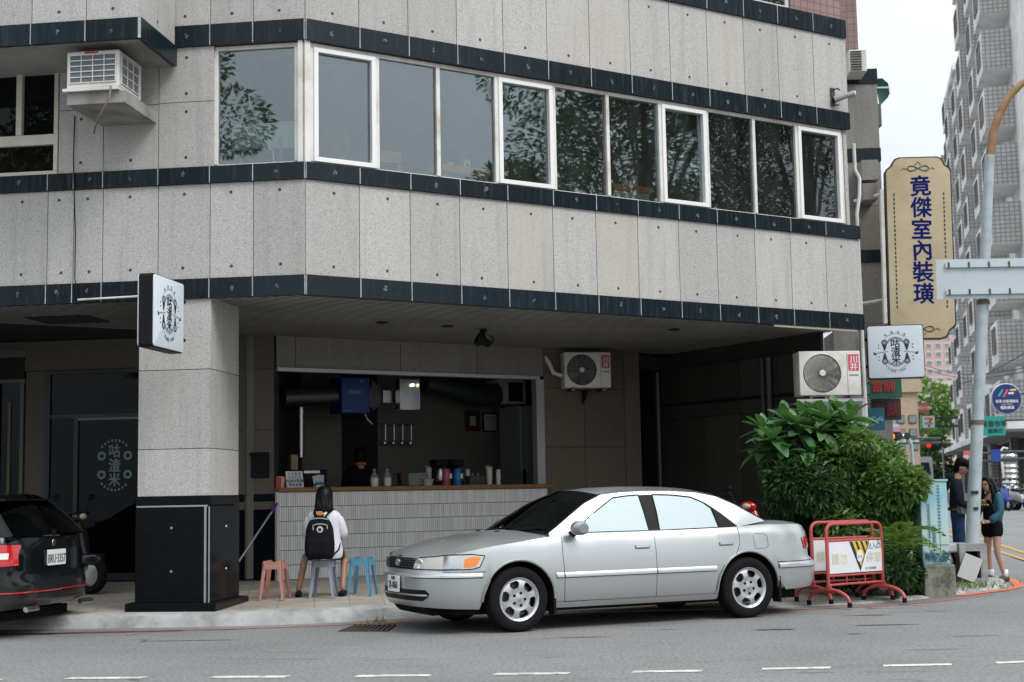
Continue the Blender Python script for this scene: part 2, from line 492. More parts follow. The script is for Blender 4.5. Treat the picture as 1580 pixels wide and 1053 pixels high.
G['kerb'] = mat('kerb_concrete', (.37, .375, .37), .8, var=.2, vs=3, bump=.5, bs=14, dirt=(.2, .2, .19), ds=3.2)
mb = MB()
rnd = random.Random(3)
prof = [(0, 0, .0), (.03, .45, .02), (.055, .85, .03), (.10, 1.0, .02), (.36, 1.02, 0)]
offs = [offset(KF, d) for d, _, _ in prof]
rows = []
for j, (d, zf, jit) in enumerate(prof):
    rows.append([(p.x + rnd.uniform(-jit, jit) * .5, p.y + rnd.uniform(-jit, jit) * .6, (zroad(p.y) if j else zroad(p.y) - .02) + kz(KF[i]) * zf * (1 + (rnd.uniform(-.12, .08) if 0 < j < 3 else 0))) for i, p in enumerate(offs[j])])
mb.grid(rows)
kerb = structure(mb.build('kerb', G['kerb'], None, smooth=40))
def paving():
    m, t, b = nodes('paving')
    geo = N(t, 'ShaderNodeNewGeometry'); pos = geo.outputs['Position']
    n = N(t, 'ShaderNodeTexNoise', {'Vector': pos, 'Scale': 1.6, 'Detail': 8, 'Roughness': .65})
    c = rampn(t, n.outputs[0], [(.3, (.27, .235, .19)), (.55, (.42, .38, .32)), (.75, (.47, .45, .40))])
    mp = N(t, 'ShaderNodeMapping', {0: pos, 'Rotation': (0, 0, R(-8))})
    br = N(t, 'ShaderNodeTexBrick', {'Vector': mp.outputs[0], 'Scale': 1.0, 'Mortar Size': .006, 'Brick Width': .4, 'Row Height': .4, 'Color1': (1, 1, 1, 1), 'Color2': (.9, .9, .9, 1), 'Mortar': (.55, .55, .55, 1)}, offset=0.0)
    c = mixc(t, 1.0, c, br.outputs[0], 'MULTIPLY')
    f = N(t, 'ShaderNodeTexNoise', {'Vector': pos, 'Scale': 90, 'Detail': 3})
    c = mixc(t, 1.0, c, rampn(t, f.outputs[0], [(.3, .85), (.7, 1.12)]), 'MULTIPLY')
    t.links.new(c, b.inputs['Base Color']); b.inputs['Roughness'].default_value = .7
    return m
G['paving'] = paving()
mb = MB()
deps = [.355, .8, 1.6, 2.6, 4, 6, 9, 14]
PA = [q for q in KF if q.y < 19.5]
base = offset(KF, .355)
rows = []
for d in deps:
    rows.append([(base[i].x, base[i].y + (d - .355) * interp(p.x, [4.5, 6.5], [1, .25]), kz(p) * 1.02 + interp(d, [.355, 5.4], [0, .13 if p.x < -1 else .16]) * interp(p.x, [4.5, 6.5], [1, .1])) for i, p in enumerate(KF) if p.y < 19.5 and p.x < 6.55])
mb.grid(rows)
sidewalk = structure(mb.build('sidewalk', G['paving'], None, smooth=0))
def zwalk(x, y):
    best = min((q for q in KF if q.y < 19.5), key=lambda q: abs(q.x - x))
    d = max(y - best.y, 0)
    return kz(best) * 1.02 + interp(d, [.355, 5.4], [0, .13 if x < -1 else .16]) * interp(x, [4.5, 6.5], [1, .1])
mb = MB()
sp = [q for q in KF if q.y >= 19.0]
A, B = offset(sp, .355), offset(sp, 3.2)
mb.grid([[(*p.xy, zroad(p.y) + .06) for p in A], [(*p.xy, zroad(p.y) + .075) for p in B]])
structure(mb.build('side_pavement', G['paving'], None, smooth=0))
# painted lines
def worn(name, col, under=(.15, .15, .15), amount=.5):
    return mat(name, col, .7, var=.12, vs=20, dirt=under, ds=9)
G['line_white'] = worn('line_white', (.66, .65, .60), (.24, .24, .23))
G['line_red'] = worn('line_red', (.42, .13, .09), (.2, .15, .14))
G['line_orange'] = worn('line_orange', (.62, .15, .06), (.5, .13, .07))
G['line_yellow'] = worn('line_yellow', (.5, .27, .04), (.3, .2, .1))
DP = [(0, 1047.5), (106, 1047.5), (220, 1046), (329, 1045.5), (441, 1045), (553, 1044), (662, 1043), (766, 1041), (875, 1039.8), (979, 1037.5), (1081, 1036), (1179, 1033), (1279, 1031), (1366, 1028), (1465, 1026), (1540, 1023.5), (1635, 1020), (-120, 1049)]
for i in range(-1, 8):
    if i < 0: a, b = gnd(-104, 1049), gnd(0, 1050)
    else: a, b = gnd(*DP[2 * i]), gnd(*DP[2 * i + 1])
    if i == 0: a, b = gnd(106, 1047.5), gnd(220, 1046.5)
    if 0 < i < 8:
        a, b = gnd(*DP[2 * i + 1]), gnd(*DP[2 * i + 2]) if 2 * i + 2 < 17 else None
    t = (b - a).normalized(); nn = V3((-t.y, t.x, 0)) * .055
    sk = V3((.03, 0, 0))
    mb = MB(); mb.add([a - nn - sk, b - nn, b + nn + sk, a + nn], [(0, 1, 2, 3)])
    for k in range(4): mb.v[k].z = .004
    mb.build('lane_dash', G['line_white'], road)
mb = MB(); a = gnd(1566, 905, 0); mb.box(a.x, a.x + 4, a.y - .05, a.y + .06, .003, .005); mb.build('stop_line', G['line_white'], road)
for yy, px in ((40, 1520), (40.4, 1520)):
    a = gnd(1548, 790, .25); mb = MB()
    P_ = [V3((8.6 + (yy - 40) + k * .9, 23 + k * 5, 0)) for k in range(12)]
    ribbon(mb, P_, -.06, .06, .008); mb.build('centre_line', G['line_yellow'], road)
i0 = min(range(len(KF)), key=lambda i: (KF[i] - gnd(120, 970)).length); i1 = min(range(len(KF)), key=lambda i: (KF[i] - gnd(1495, 915)).length); i2 = min(range(len(KF)), key=lambda i: (KF[i] - gnd(1531, 891)).length)
mb = MB(); ribbon(mb, KF[i0:i1], -.36, -.27, .004); mb.build('kerb_line', G['line_red'], road)
mb = MB(); ribbon(mb, KF[i1 - 4:i2 + 1], -.2, -.06, .008); mb.build('corner_line', G['line_orange'], road)
# drain grate by the kerb, old paint and tar patches
dr = thing('drain_grate', 'rusty slotted iron drain grate set in the road by the kerb near the silver car', 'drain', gnd(565, 970))
mb = MB(); a = gnd(520, 975); b = gnd(600, 975); c = gnd(612, 965); d = gnd(545, 966)
mb.add([(*q.xy, .003) for q in (a, b, c, d)], [(0, 1, 2, 3)]); mb.build('frame', mat('rust', (.05, .035, .028), .8, var=.4, vs=20), dr)
G['iron'] = mat('iron_bar', (.075, .05, .04), .7, var=.4, vs=15)
for k in range(9):
    p, q = a.lerp(b, (k + .3) / 9), d.lerp(c, (k + .3) / 9); p2, q2 = a.lerp(b, (k + .8) / 9), d.lerp(c, (k + .8) / 9)
    mb = MB(); mb.slab([p.xy, p2.xy, q2.xy, q.xy], .004, .012); mb.build('bar', G['iron'], dr)
def patch(name, px, m, rx, ry, z, seed, ang=0):
    r_ = random.Random(seed); c = gnd(*px); mb = MB(); pts = []
    for k in range(18):
        a = 2 * math.pi * k / 18; f = r_.uniform(.65, 1.15)
        pts.append((c.x + rx * f * math.cos(a), c.y + ry * f * math.sin(a) + math.cos(a) * rx * ang, z))
    mb.add(pts, [tuple(range(18))]); return mb.build(name, m, road)
G['tar'] = mat('tar', (.045, .046, .047), .8, var=.35, vs=12)
G['wet'] = mat('wet_gutter', (.03, .03, .032), .35, var=.4, vs=5)
for i, (px, rx, ry, m) in enumerate([((165, 976), .75, .09, 'wet'), ((40, 979), .6, .12, 'wet'), ((330, 972), .3, .05, 'wet'), ((1195, 972), .22, .06, 'tar'), ((300, 989), .5, .02, 'tar'), ((1340, 950), .28, .03, 'tar'), ((1365, 965), .35, .03, 'tar'), ((1500, 982), .3, .015, 'tar'), ((1445, 1003), .3, .012, 'tar'), ((1320, 979), .1, .02, 'tar'), ((900, 984), .3, .02, 'tar')]):
    patch('tar_patch' if m == 'tar' else 'gutter_stain', px, G[m], rx, ry, .003 + .0004 * i, i)
patch('paint_patch', (562, 963), G['line_yellow'], .12, .05, .006, 40); patch('paint_patch', (612, 961), G['line_yellow'], .2, .07, .0065, 41)
patch('fallen_twig', (40, 1021), mat('twig', (.03, .02, .015), .9), .11, .006, .008, 44)

# ================================================================ corner building
C = atY(471, 250, 15.5)
FRt = Frame(C, R(32)); FLt = Frame(C, R(-7.6))
ZC = {k: FRt.z(471, y) for k, y in dict(b0=455, b1=424, m0=276, m1=250, t0=62, t1=29.6).items()}
ZS = ZC['b0']
UE = FRt.u(1321, 420)
z3a, z3b = FRt.z(1308, 61), FRt.z(1308, 34)
bld = thing('corner_building', 'grey granite corner building with dark tile bands, ribbon windows and an open arcade below', 'building', (C.x + 2, C.y + 1.5, 0))
GAP = .009
def panel(F, u0, u1, z0, z1, m='granite', w=0.0, name='stone_panel', th=.035, parent=None):
    mb = MB(F.M); mb.box(u0 + GAP / 2, u1 - GAP / 2, w - th * 0, w + th, z0 + .004, z1 - .004)
    return mb.build(name, G[m], parent or bld)
anch = MB(); spots = MB()
arng = random.Random(5)
def anchor(F, u, z, w=0.0):
    m_ = F.M @ T(u, w, z) @ RX(R(90))
    anch.lathe([(.0, .004), (.017, .004), (.02, .0)], 6, m_)
def splash(F, u, z, w):
    if arng.random() < .25: return
    n = 9; pts = []
    for k in range(n):
        a = 2 * math.pi * k / n; r_ = arng.uniform(.008, .034)
        pts.append(F.pt(u + r_ * math.cos(a), w - .0025, z + r_ * math.sin(a) * 1.2))
    spots.add(pts, [tuple(range(n))])
    m_ = F.M @ T(u, w - .003, z) @ RX(R(90)); anch.lathe([(.0, .004), (.011, .004), (.013, .0)], 6, m_)
def band(F, us, z0, z1, w=-.03):
    for a, b in zip(us[:-1], us[1:]):
        mb = MB(F.M); mb.box(a + .006, b - .006, w, w + .05, z0, z1); mb.build('band_tile', G['black_tile'], bld)
        splash(F, (a + b) / 2 + arng.uniform(-.03, .03), (z0 + z1) / 2 + arng.uniform(-.02, .02), w)
    mb = MB(F.M); mb.box(us[0] + .004, us[-1] - .004, w + .003, w + .045, z0 + .004, z1 - .004); mb.build('caulk_strip', G['caulk'], bld)
# joints
RJ = [FRt.u(x, 255) for x in (471, 554, 632, 708, 781, 851, 917, 981, 1043.6, 1102, 1160, 1214.5, 1268, 1321)]
LJ = [FLt.u(x, 265) for x in (-170, -88, -6, 75, 115, 160, 245, 324.5, 391, 471)]
for k, (a, b) in enumerate(zip(RJ[:-1], RJ[1:])):
    panel(FRt, a, b, ZC['b1'], ZC['m0'])
    for z in (ZC['b1'] + .11, ZC['m0'] - .13): anchor(FRt, (a + b) / 2 + arng.uniform(-.04, .04), z)
band(FRt, RJ, ZC['b0'], ZC['b1']); band(FRt, RJ, ZC['m0'], ZC['m1'])
for a, b in zip(LJ[:-1], LJ[1:]):
    panel(FLt, a, b, ZC['b1'], ZC['m0'])
    for z in (ZC['b1'] + .13, ZC['m0'] - .11): anchor(FLt, (a + b) / 2 + arng.uniform(-.03, .03), z)
band(FLt, LJ, ZC['b0'], ZC['b1']); band(FLt, LJ, ZC['m0'], ZC['m1'])
# upper storey wall, left facet
zh = FLt.z(285, 158)
ul, u91, u115, u160, u245, u325 = [FLt.u(x, 180) for x in (-170, 91, 115, 160, 245, 330)]
for a, b, zz in ((u91, u160, FLt.z(120, 170)), (u160, u245, FLt.z(200, 164)), (u245, u325, zh)):
    panel(FLt, a, b, ZC['m1'], zz); panel(FLt, a, b, zz, ZC['t0'])
    for z in (ZC['m1'] + .12, zz - .11, zz + .1, ZC['t0'] - .12): anchor(FLt, (a + b) / 2, z)
band(FLt, [u245, FLt.u(325, 45), FLt.u(391, 40), 0], ZC['t0'], ZC['t1'])
ZT = ZC['t1'] + 1.3
for a, b in ((u245, FLt.u(325, 45)), (FLt.u(325, 45), FLt.u(391, 40)), (FLt.u(391, 40), 0)):
    panel(FLt, a, b, ZC['t1'], ZT); anchor(FLt, (a + b) / 2, ZC['t1'] + .12)
# overhanging block at the upper left
OV = -1.05
ua = FLt.u(215, 40, OV)
js = [ua - 3.2, ua - 2.2, FLt.u(49, 40, OV), FLt.u(133, 35, OV), ua]
zo0, zo1 = FLt.z(214, 60, OV), FLt.z(214, 27.5, OV)
for a, b in zip(js[:-1], js[1:]):
    panel(FLt, a, b, zo1, ZT, w=OV); anchor(FLt, (a + b) / 2, zo1 + .12, OV)
band(FLt, js, zo0, zo1, w=OV - .03)
Fs = Frame(FLt.pt(ua, OV, 0), R(-7.6 + 90))
panel(Fs, .0, 1.02, zo1, ZT); band(Fs, [-.03, 1.02], zo0, zo1); anchor(Fs, .5, zo1 + .12)
mb = MB(FLt.M); mb.box(ua - 4, ua - .02, OV + .03, .3, zo0 + .02, ZT); mb.build('eave_block', mat('concrete', (.36, .35, .33), .85, var=.15, vs=3, dirt=(.2, .19, .17)), bld)
# upper storey, right facet: head band and parapet panels
TJ = [FRt.u(x, 60 + (x - 471) * .17) for x in (471, 554, 630, 705, 777, 845, 911, 974, 1036, 1094, 1151, 1204, 1259, 1311.5)]
TJ[-1] = UE - .01
band(FRt, TJ, ZC['t0'], ZC['t1'])
for a, b in zip(TJ[:-1], TJ[1:]):
    panel(FRt, a, b, ZC['t1'], z3a)
    for z in (ZC['t1'] + .12, z3a - .13): anchor(FRt, (a + b) / 2, z)
band(FRt, TJ, z3a, z3b)
# third storey: pink mosaic and a curtained window, just in frame
G['pink_tile'] = None
def mosaic(name, c1, c2, joint, w, h, rough=.35, mort=.012):
    m, t, b = nodes(name)
    tcn = N(t, 'ShaderNodeTexCoord'); nn = N(t, 'ShaderNodeNewGeometry')
    sx = N(t, 'ShaderNodeSeparateXYZ', {0: nn.outputs['Position']})
    sn = N(t, 'ShaderNodeSeparateXYZ', {0: nn.outputs['Normal']})
    # run along whichever horizontal axis the face spans
    ax = N(t, 'ShaderNodeMath', {0: sn.outputs[0]}, operation='ABSOLUTE'); ay = N(t, 'ShaderNodeMath', {0: sn.outputs[1]}, operation='ABSOLUTE')
    gt = N(t, 'ShaderNodeMath', {0: ax.outputs[0], 1: ay.outputs[0]}, operation='GREATER_THAN')
    u = N(t, 'ShaderNodeMix', {0: gt.outputs[0], 2: sx.outputs[0], 3: sx.outputs[1]})
    cv = N(t, 'ShaderNodeCombineXYZ', {0: u.outputs[0], 1: sx.outputs[2]})
    br = N(t, 'ShaderNodeTexBrick', {'Vector': cv.outputs[0], 'Scale': 1.0, 'Mortar Size': mort, 'Brick Width': w, 'Row Height': h, 'Color1': (*c1, 1), 'Color2': (*c2, 1), 'Mortar': (*joint, 1)}, offset=0.0)
    n = N(t, 'ShaderNodeTexNoise', {'Vector': nn.outputs['Position'], 'Scale': .5, 'Detail': 6})
    c = mixc(t, 1.0, br.outputs[0], rampn(t, n.outputs[0], [(.3, .82), (.7, 1.1)]), 'MULTIPLY')
    t.links.new(c, b.inputs['Base Color']); b.inputs['Roughness'].default_value = rough
    return m
G['pink_tile'] = mosaic('pink_tile', (.33, .2, .19), (.27, .16, .155), (.16, .12, .11), .11, .11, mort=.008)
w1 = FRt.u(1222, 20); w0 = FRt.u(1108, 5)
mb = MB(FRt.M); mb.box(w1, UE - .05, .02, .3, z3b, z3b + 2.6); mb.box(0, w0, .02, .3, z3b, z3b + 2.6); mb.build('upper_wall', G['pink_tile'], bld)
wn3 = MB(FRt.M)
wn3.box(w0, w1, .06, .12, z3b, z3b + .06); wn3.box(w1 - .06, w1, .06, .12, z3b + .06, z3b + 1.6); wn3.box(w0, w0 + .06, .06, .12, z3b + .06, z3b + 1.6)
o = wn3.build('window', G['white_paint'], bld)
mb = MB(FRt.M); mb.box(w0 + .06, w1 - .06, .085, .09, z3b + .06, z3b + 1.6); mb.build('pane', G['winglass'], o)
mb = MB(FRt.M)
mb.grid([[(w0 + (w1 - w0) * k / 40, .22 + .03 * math.sin(k * 1.9), z) for k in range(41)] for z in (z3b, z3b + 1.6)])
mb.build('curtain', mat('curtain', (.7, .72, .7), .8), o, smooth=0)
mb = MB(FRt.M); mb.box(0, UE - .1, .5, .6, z3b - .2, z3b + 2.6); mb.build('room_back', G['dark_wall'], bld)

# windows of the first floor
def window(F, edges, z0, z1, sash=(), w=.06, frame=None, jw=.05):
    frame = frame or G['white_paint']
    fm = MB(F.M); a, b = edges[0], edges[-1]
    fm.box(a, b, w - .02, w + .07, z0, z0 + .02); fm.box(a, b, w - .02, w + .07, z1 - .05, z1)
    for i, e in enumerate(edges):
        lo = e if i == 0 else e - jw / 2; hi = e if i == len(edges) - 1 else e + jw / 2
        if i == 0: hi = e + jw
        if i == len(edges) - 1: lo = e - jw
        fm.box(lo, hi, w - .028, w + .07, z0 + .02, z1 - .05)
    o = fm.build('window', frame, bld, bevel=.004, seg=1)
    for i in range(len(edges) - 1):
        x0 = edges[i] + (jw if i == 0 else jw / 2); x1 = edges[i + 1] - (jw if i == len(edges) - 2 else jw / 2)
        p0, p1 = z0 + .02, z1 - .05
        if i in sash:
            sm = MB(F.M); t_ = .055
            sm.box(x0, x1, w - .045, w + .02, p0, p0 + t_); sm.box(x0, x1, w - .045, w + .02, p1 - t_, p1)
            sm.box(x0, x0 + t_, w - .045, w + .02, p0 + t_, p1 - t_); sm.box(x1 - t_, x1, w - .045, w + .02, p0 + t_, p1 - t_)
            sm.build('sash', G['sash'], o, bevel=.004, seg=1)
            x0 += t_; x1 -= t_; p0 += t_; p1 -= t_
        pm = MB(F.M); pm.box(x0, x1, w + .012, w + .018, p0, p1); pm.build('pane', G['winglass'], o)
    return o
G['sash'] = mat('sash_white', (.82, .82, .80), .35)
WE = [FRt.u(x, y, .06) for x, y in ((476, 160), (581, 170), (675, 185), (765, 200), (854, 215), (937, 225), (1018, 240), (1091, 250), (1163, 255), (1229, 265), (1300, 275))]
window(FRt, WE, ZC['m1'] + .005, ZC['t0'] - .005, sash=(0, 3, 6, 9))
WL = [FLt.u(x, 160, .06) for x in (331, 462)]
window(FLt, WL, ZC['m1'] + .005, ZC['t0'] - .005)
mb = MB(FLt.M); mb.box(WL[1] + .003, -.03, -.01, .1, ZC['m1'], ZC['t0']); mb.build('corner_post', G['white_paint'], bld)
mb = MB(FRt.M); mb.box(.0, WE[0] - .003, .0, .1, ZC['m1'], ZC['t0']); mb.build('corner_post', G['white_paint'], bld)
panel(FRt, WE[-1] + .01, UE - .04, ZC['m1'], ZC['t0'], w=.03)
# far-left sliding window
fl = MB(FLt.M); a, b = FLt.u(-120, 160), FLt.u(90, 160)
zt_, zb_, zm0, zm1 = FLt.z(60, 93), FLt.z(60, 271), FLt.z(60, 224), FLt.z(60, 208)
fl.box(a, b, .0, .1, zb_, zb_ + .05); fl.box(a, b, .0, .1, zt_ - .05, zt_); fl.box(a, b, .0, .1, zm0, zm1)
mid = FLt.u(30, 150)
fl.box(b - .05, b, -.005, .1, zb_ + .05, zm0); fl.box(b - .05, b, -.005, .1, zm1, zt_ - .05); fl.box(mid - .035, mid + .035, -.01, .1, zm1, zt_ - .05); fl.box(mid - 1.9, mid - 1.83, -.01, .1, zm1, zt_ - .05)
wl = fl.build('window', G['cream'], bld, bevel=.004, seg=1)
for (x0, x1, q0, q1) in ((a, mid - .035, zm1, zt_ - .05), (mid + .035, b - .05, zm1, zt_ - .05), (a, b - .05, zb_ + .05, zm0)):
    mb = MB(FLt.M); mb.box(x0, x1, .05, .056, q0, q1); mb.build('pane', G['doorglass'], wl)
mb = MB(FLt.M); mb.box(ul, b, .02, .2, zt_, ZC['t0'] + .3); mb.build('lintel', G['granite'], bld)
mb = MB(FLt.M); mb.box(ul, b, .0, .2, ZC['m1'], zb_); mb.build('sill', G['granite'], bld)
# floors and rooms upstairs
def foot(inset, back):
    return [FLt.pt(-7, inset, 0).xy, FRt.pt(inset * .3, inset, 0).xy, FRt.pt(UE - inset, inset, 0).xy, FRt.pt(UE - .05, back, 0).xy, FLt.pt(-7, back, 0).xy]
mb = MB(); mb.slab(foot(.05, 9), ZS + .12, ZS + .7); mb.build('floor_slab', G['room_wall'], bld)
mb = MB(); mb.slab(foot(.06, 9), ZC['t0'] + .02, ZC['t0'] + .2); mb.build('ceiling_slab', G['room_wall'], bld)
ZF = ZS + .7
mb = MB(FRt.M); mb.box(-1.0, UE - .1, 5.0, 5.1, ZF, ZC['t0']); mb.box(UE - .16, UE - .06, .1, 5.0, ZF, ZC['t0']); mb.build('room_wall', G['room_wall'], bld)
mb = MB(FLt.M); mb.box(-7, -.5, 3.9, 4.0, ZF, ZC['t0']); mb.box(FLt.u(325, 160) - .25, FLt.u(325, 160) - .15, .12, 3.9, ZF, ZC['t0']); mb.build('room_wall', mat('room_wall_tan', (.30, .22, .14), .8, var=.2), bld)
# walls behind the panels (dark joints), and the body above
for F, u0, u1 in ((FLt, -7, -.02), (FRt, .02, UE - .03)):
    mb = MB(F.M); mb.box(u0, u1, .034, .12, ZC['b0'] + .01, ZC['m1'] - .002); mb.build('backing_wall', G['joint'], bld)
    mb = MB(F.M); mb.box(u0, u1, .034, .12, ZC['t0'] + .005, z3b if F is FRt else ZT); mb.build('backing_wall', G['joint'], bld)
mb = MB(FLt.M); mb.box(u91 + .02, u325, .034, .12, ZC['m1'], ZC['t0']); mb.build('backing_wall', G['joint'], bld)
anch.build('stone_anchor', mat('anchor', (.06, .05, .045), .7), bld).__setitem__('kind', 'stuff')
spots.build('anchor_stain', mat('stain', (.13, .15, .16), .7), bld).__setitem__('kind', 'stuff')

# ================================================================ arcade
PB = atY(427, 650, 19.5)
WB = (PB - C).dot(FRt.n)
FB = Frame(PB, R(32))                       # back wall with the counter
FW = Frame(PB, R(-7.6))                     # back wall left of it
zfl = .27
ul0 = FRt.u(427, 650, WB)
# soffit slats
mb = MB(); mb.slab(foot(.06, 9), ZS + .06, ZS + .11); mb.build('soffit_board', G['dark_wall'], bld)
w = .10; sj = MB(FRt.M); G['soffit_joint'] = mat('soffit_joint', (.045, .045, .043), .9)  # dark bars paint in the shade of the grooves between slats
while w < WB + .02:
    u0 = max(-6.8, -w / math.tan(R(39.6)) + .14)
    mb = MB(FRt.M); mb.box(u0, UE - .08, w, w + .088, ZS + .02, ZS + .05); mb.build('ceiling_slat', G['soffit'], bld)
    sj.box(u0, UE - .08, w + .088, w + .1, ZS + .014, ZS + .03)
    w += .1
stuff(sj.build('soffit_joint', G['soffit_joint'], bld))
for px in ((590, 497), (690, 503), (1040, 508)):     # ceiling rose plates
    p = atY(*px, 18.2)
    d = ray(*px); p = CAMO + d * ((ZS + .02 - CAMH) / d.z)
    mb = MB(); mb.lathe([(.0, -.025), (.07, -.02), (.09, 0)], 14, T(p.x, p.y, ZS + .02)); mb.build('ceiling_rose', G['dark_wall'], bld, smooth=40)
d = ray(105, 493); p = CAMO + d * ((ZS + .02 - CAMH) / d.z)
mb = MB(Frame(p, R(-7.6)).M); mb.box(-.4, .4, -.35, .35, ZS + .01, ZS + .02); mb.build('ceiling_hatch', G['dark_wall'], bld)
# edge trim under the right end
mb = MB(FRt.M); mb.box(UE - 1.6, UE - .05, -.02, .03, ZS - .03, ZS); mb.build('soffit_trim', mat('trim_beige', (.4, .36, .3), .6), bld)
# --- column
cu0, cu1 = FLt.u(213, 650), FLt.u(325, 650)
zA = FLt.z(270, 571); zB = FLt.z(270, 693); zK = FLt.z(270, 766)
col = MB(FLt.M)
col.box(cu0 + .04, cu1 - .04, .04, .92, .1, ZS + .05); col.build('column_core', G['joint'], bld)
zz = [zK, zB, zA, ZS + .02]
for a, b in zip(zz[:-1], zz[1:]):
    panel(FLt, cu0, cu1, a, b)
    Fc = Frame(FLt.pt(cu1 - .036, 0.0, 0), R(-7.6 + 90))
    mb = MB(FLt.M); mb.box(cu1 - .036, cu1, .036, .95, a + .004, b - .004); mb.build('stone_panel', G['granite'], bld)
    for f in (.22, .8):
        anchor(FLt, lerp(cu0, cu1, .5), lerp(a, b, f)); anchor(Frame(FLt.pt(cu1, 0, 0), R(82.4)), .5, lerp(a, b, f))
z0 = FLt.z(270, 930)
zmk = FLt.z(270, 781)
for a, b, nm in ((zmk + .006, zK, 'band_tile'), (z0, zmk - .006, 'cladding')):
    mb = MB(FLt.M); mb.box(cu0 - .012, cu1 + .012, -.015, .04, a, b - .004); mb.build(nm, G['black_stone'], bld, bevel=.004, seg=1)
    mb = MB(FLt.M); mb.box(cu1 - .04, cu1 + .012, .046, .95, a, b - .004); mb.build(nm, G['black_stone'], bld, bevel=.004, seg=1)
for z in (FLt.z(270, 815), FLt.z(270, 882)):
    for uu, M_ in ((lerp(cu0, cu1, .48), FLt.M @ T(lerp(cu0, cu1, .48), -.016, z) @ RX(R(90))), (0, FLt.M @ T(cu1 + .012, .5, z) @ RY(R(90)))):
        mb = MB(M_); mb.lathe([(0, .006), (.014, .005), (.017, 0)], 8); mb.build('bolt', G['metal'], bld)
mb = MB(FLt.M); mb.box(cu0, cu1 - .02, -.022, -.012, zmk - .012, zmk + .006); mb.box(cu1 - .06, cu1 - .035, -.022, -.012, z0, zmk - .012); mb.box(cu1 - .012, cu1 + .004, -.02, -.01, z0, zmk - .012); mb.build('edge_trim', G['metal'], bld)
mb = MB(FLt.M); mb.box(cu0 - .09, cu1 + .1, -.11, 1.04, .1, z0); mb.build('plinth', G['black_stone'], bld, bevel=.012, seg=1)
# --- back wall with the serving opening
uR = FB.u(965, 650); uo0, uo1 = 0.0, FB.u(828, 660)
zl = FB.z(600, 578.5); zc0, zc1 = FB.z(600, 757), FB.z(600, 750.5)
zt = ZS + .05
js = [-.0, FB.u(456, 540), FB.u(618, 545), FB.u(735, 550), FB.u(838, 560)]
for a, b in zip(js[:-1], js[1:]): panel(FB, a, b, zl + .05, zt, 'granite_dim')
jr = [FB.u(838, 560), FB.u(902, 650), uR]
zr = [zfl - .05, FB.z(900, 690), FB.z(900, 600), zt]
for a, b in zip(jr[:-1], jr[1:]):
    for c_, d_ in zip(zr[:-1], zr[1:]): panel(FB, a, b, c_, d_, 'granite_brown')
mb = MB(FB.M); mb.box(.0, FB.u(838, 560), .037, .2, zl + .05, zt); mb.box(FB.u(838, 560), uR - .03, .037, .2, zfl - .1, zt); mb.build('backing_wall', G['dark_wall'], bld)
mb = MB(FB.M); mb.box(0.0, uo1 + .06, -.03, .1, zl, zl + .05); mb.box(uo1, uo1 + .035, -.01, .12, zc1, zl); mb.box(uo1 + .04, uo1 + .16, .0, .12, zc1, zl)
mb.build('opening_frame', mat('alu', (.42, .43, .43), .35, .6), bld)
mb = MB(FB.M); mb.box(-.03, uo1 + .19, -.14, .45, zc0, zc1); mb.build('countertop', G['counter_wood'], bld, bevel=.006, seg=1)
# counter front of thin vertical tiles
tl = MB(FB.M); tz0, tz1 = zfl - .02, zc0 - .004
nrow = 6; rh = (tz1 - tz0) / nrow; pit = .0335; ntl = int((uo1 + .14) / pit)
rt = random.Random(9)
for r_ in range(nrow):
    for k in range(ntl):
        x = k * pit; dy = rt.uniform(-.0012, .0012)
        tl.box(x + .003, x + pit - .003, -.093 + dy, -.08, tz0 + r_ * rh + .004, tz0 + (r_ + 1) * rh - .004)
def tilem():
    m, t, b = nodes('counter_tile')
    g = N(t, 'ShaderNodeNewGeometry')
    c = rampn(t, g.outputs['Random Per Island'], [(0, (.72, .735, .72)), (1, (.88, .885, .875))])
    t.links.new(c, b.inputs['Base Color']); b.inputs['Roughness'].default_value = .3
    return m
stuff(tl.build('counter_tiles', tilem(), bld))
mb = MB(FB.M); mb.box(.0, ntl * pit, -.082, .3, zfl - .1, zc0 - .001); mb.build('counter_base', mat('grout', (.09, .09, .09), .9), bld)
mb = MB(FB.M); mb.box(-.035, -.002, -.095, -.02, zfl - .05, zc0); mb.build('counter_edge', G['white_paint'], bld)
# left back wall: brown stone, black band, black skirting panel
uW0 = FW.u(366, 650); zq = [FW.z(395, 787), FW.z(395, 774), FW.z(395, 763)]
uWl = FW.u(-120, 650)
for a, b in ((uW0 - .9, uW0 + .02), (uW0 + .02, -.04)):
    for c_, d_ in ((zq[2], FW.z(395, 664)), (FW.z(395, 664), FW.z(395, 570)), (FW.z(395, 570), zt)): panel(FW, a, b, c_, d_, 'granite_brown')
    mb = MB(FW.M); mb.box(a, b, -.01, .03, zq[1] + .003, zq[2] - .003); mb.build('band_tile', G['black_stone'], bld)
    panel(FW, a, b, zq[0], zq[1], 'granite_brown')
    mb = MB(FW.M); mb.box(a, b, -.01, .03, zfl - .1, zq[0] - .003); mb.build('cladding', G['black_stone'], bld)
mb = MB(FW.M); mb.box(uW0 - .9, -.03, .037, .2, zfl - .1, zt); mb.build('backing_wall', G['dark_wall'], bld)
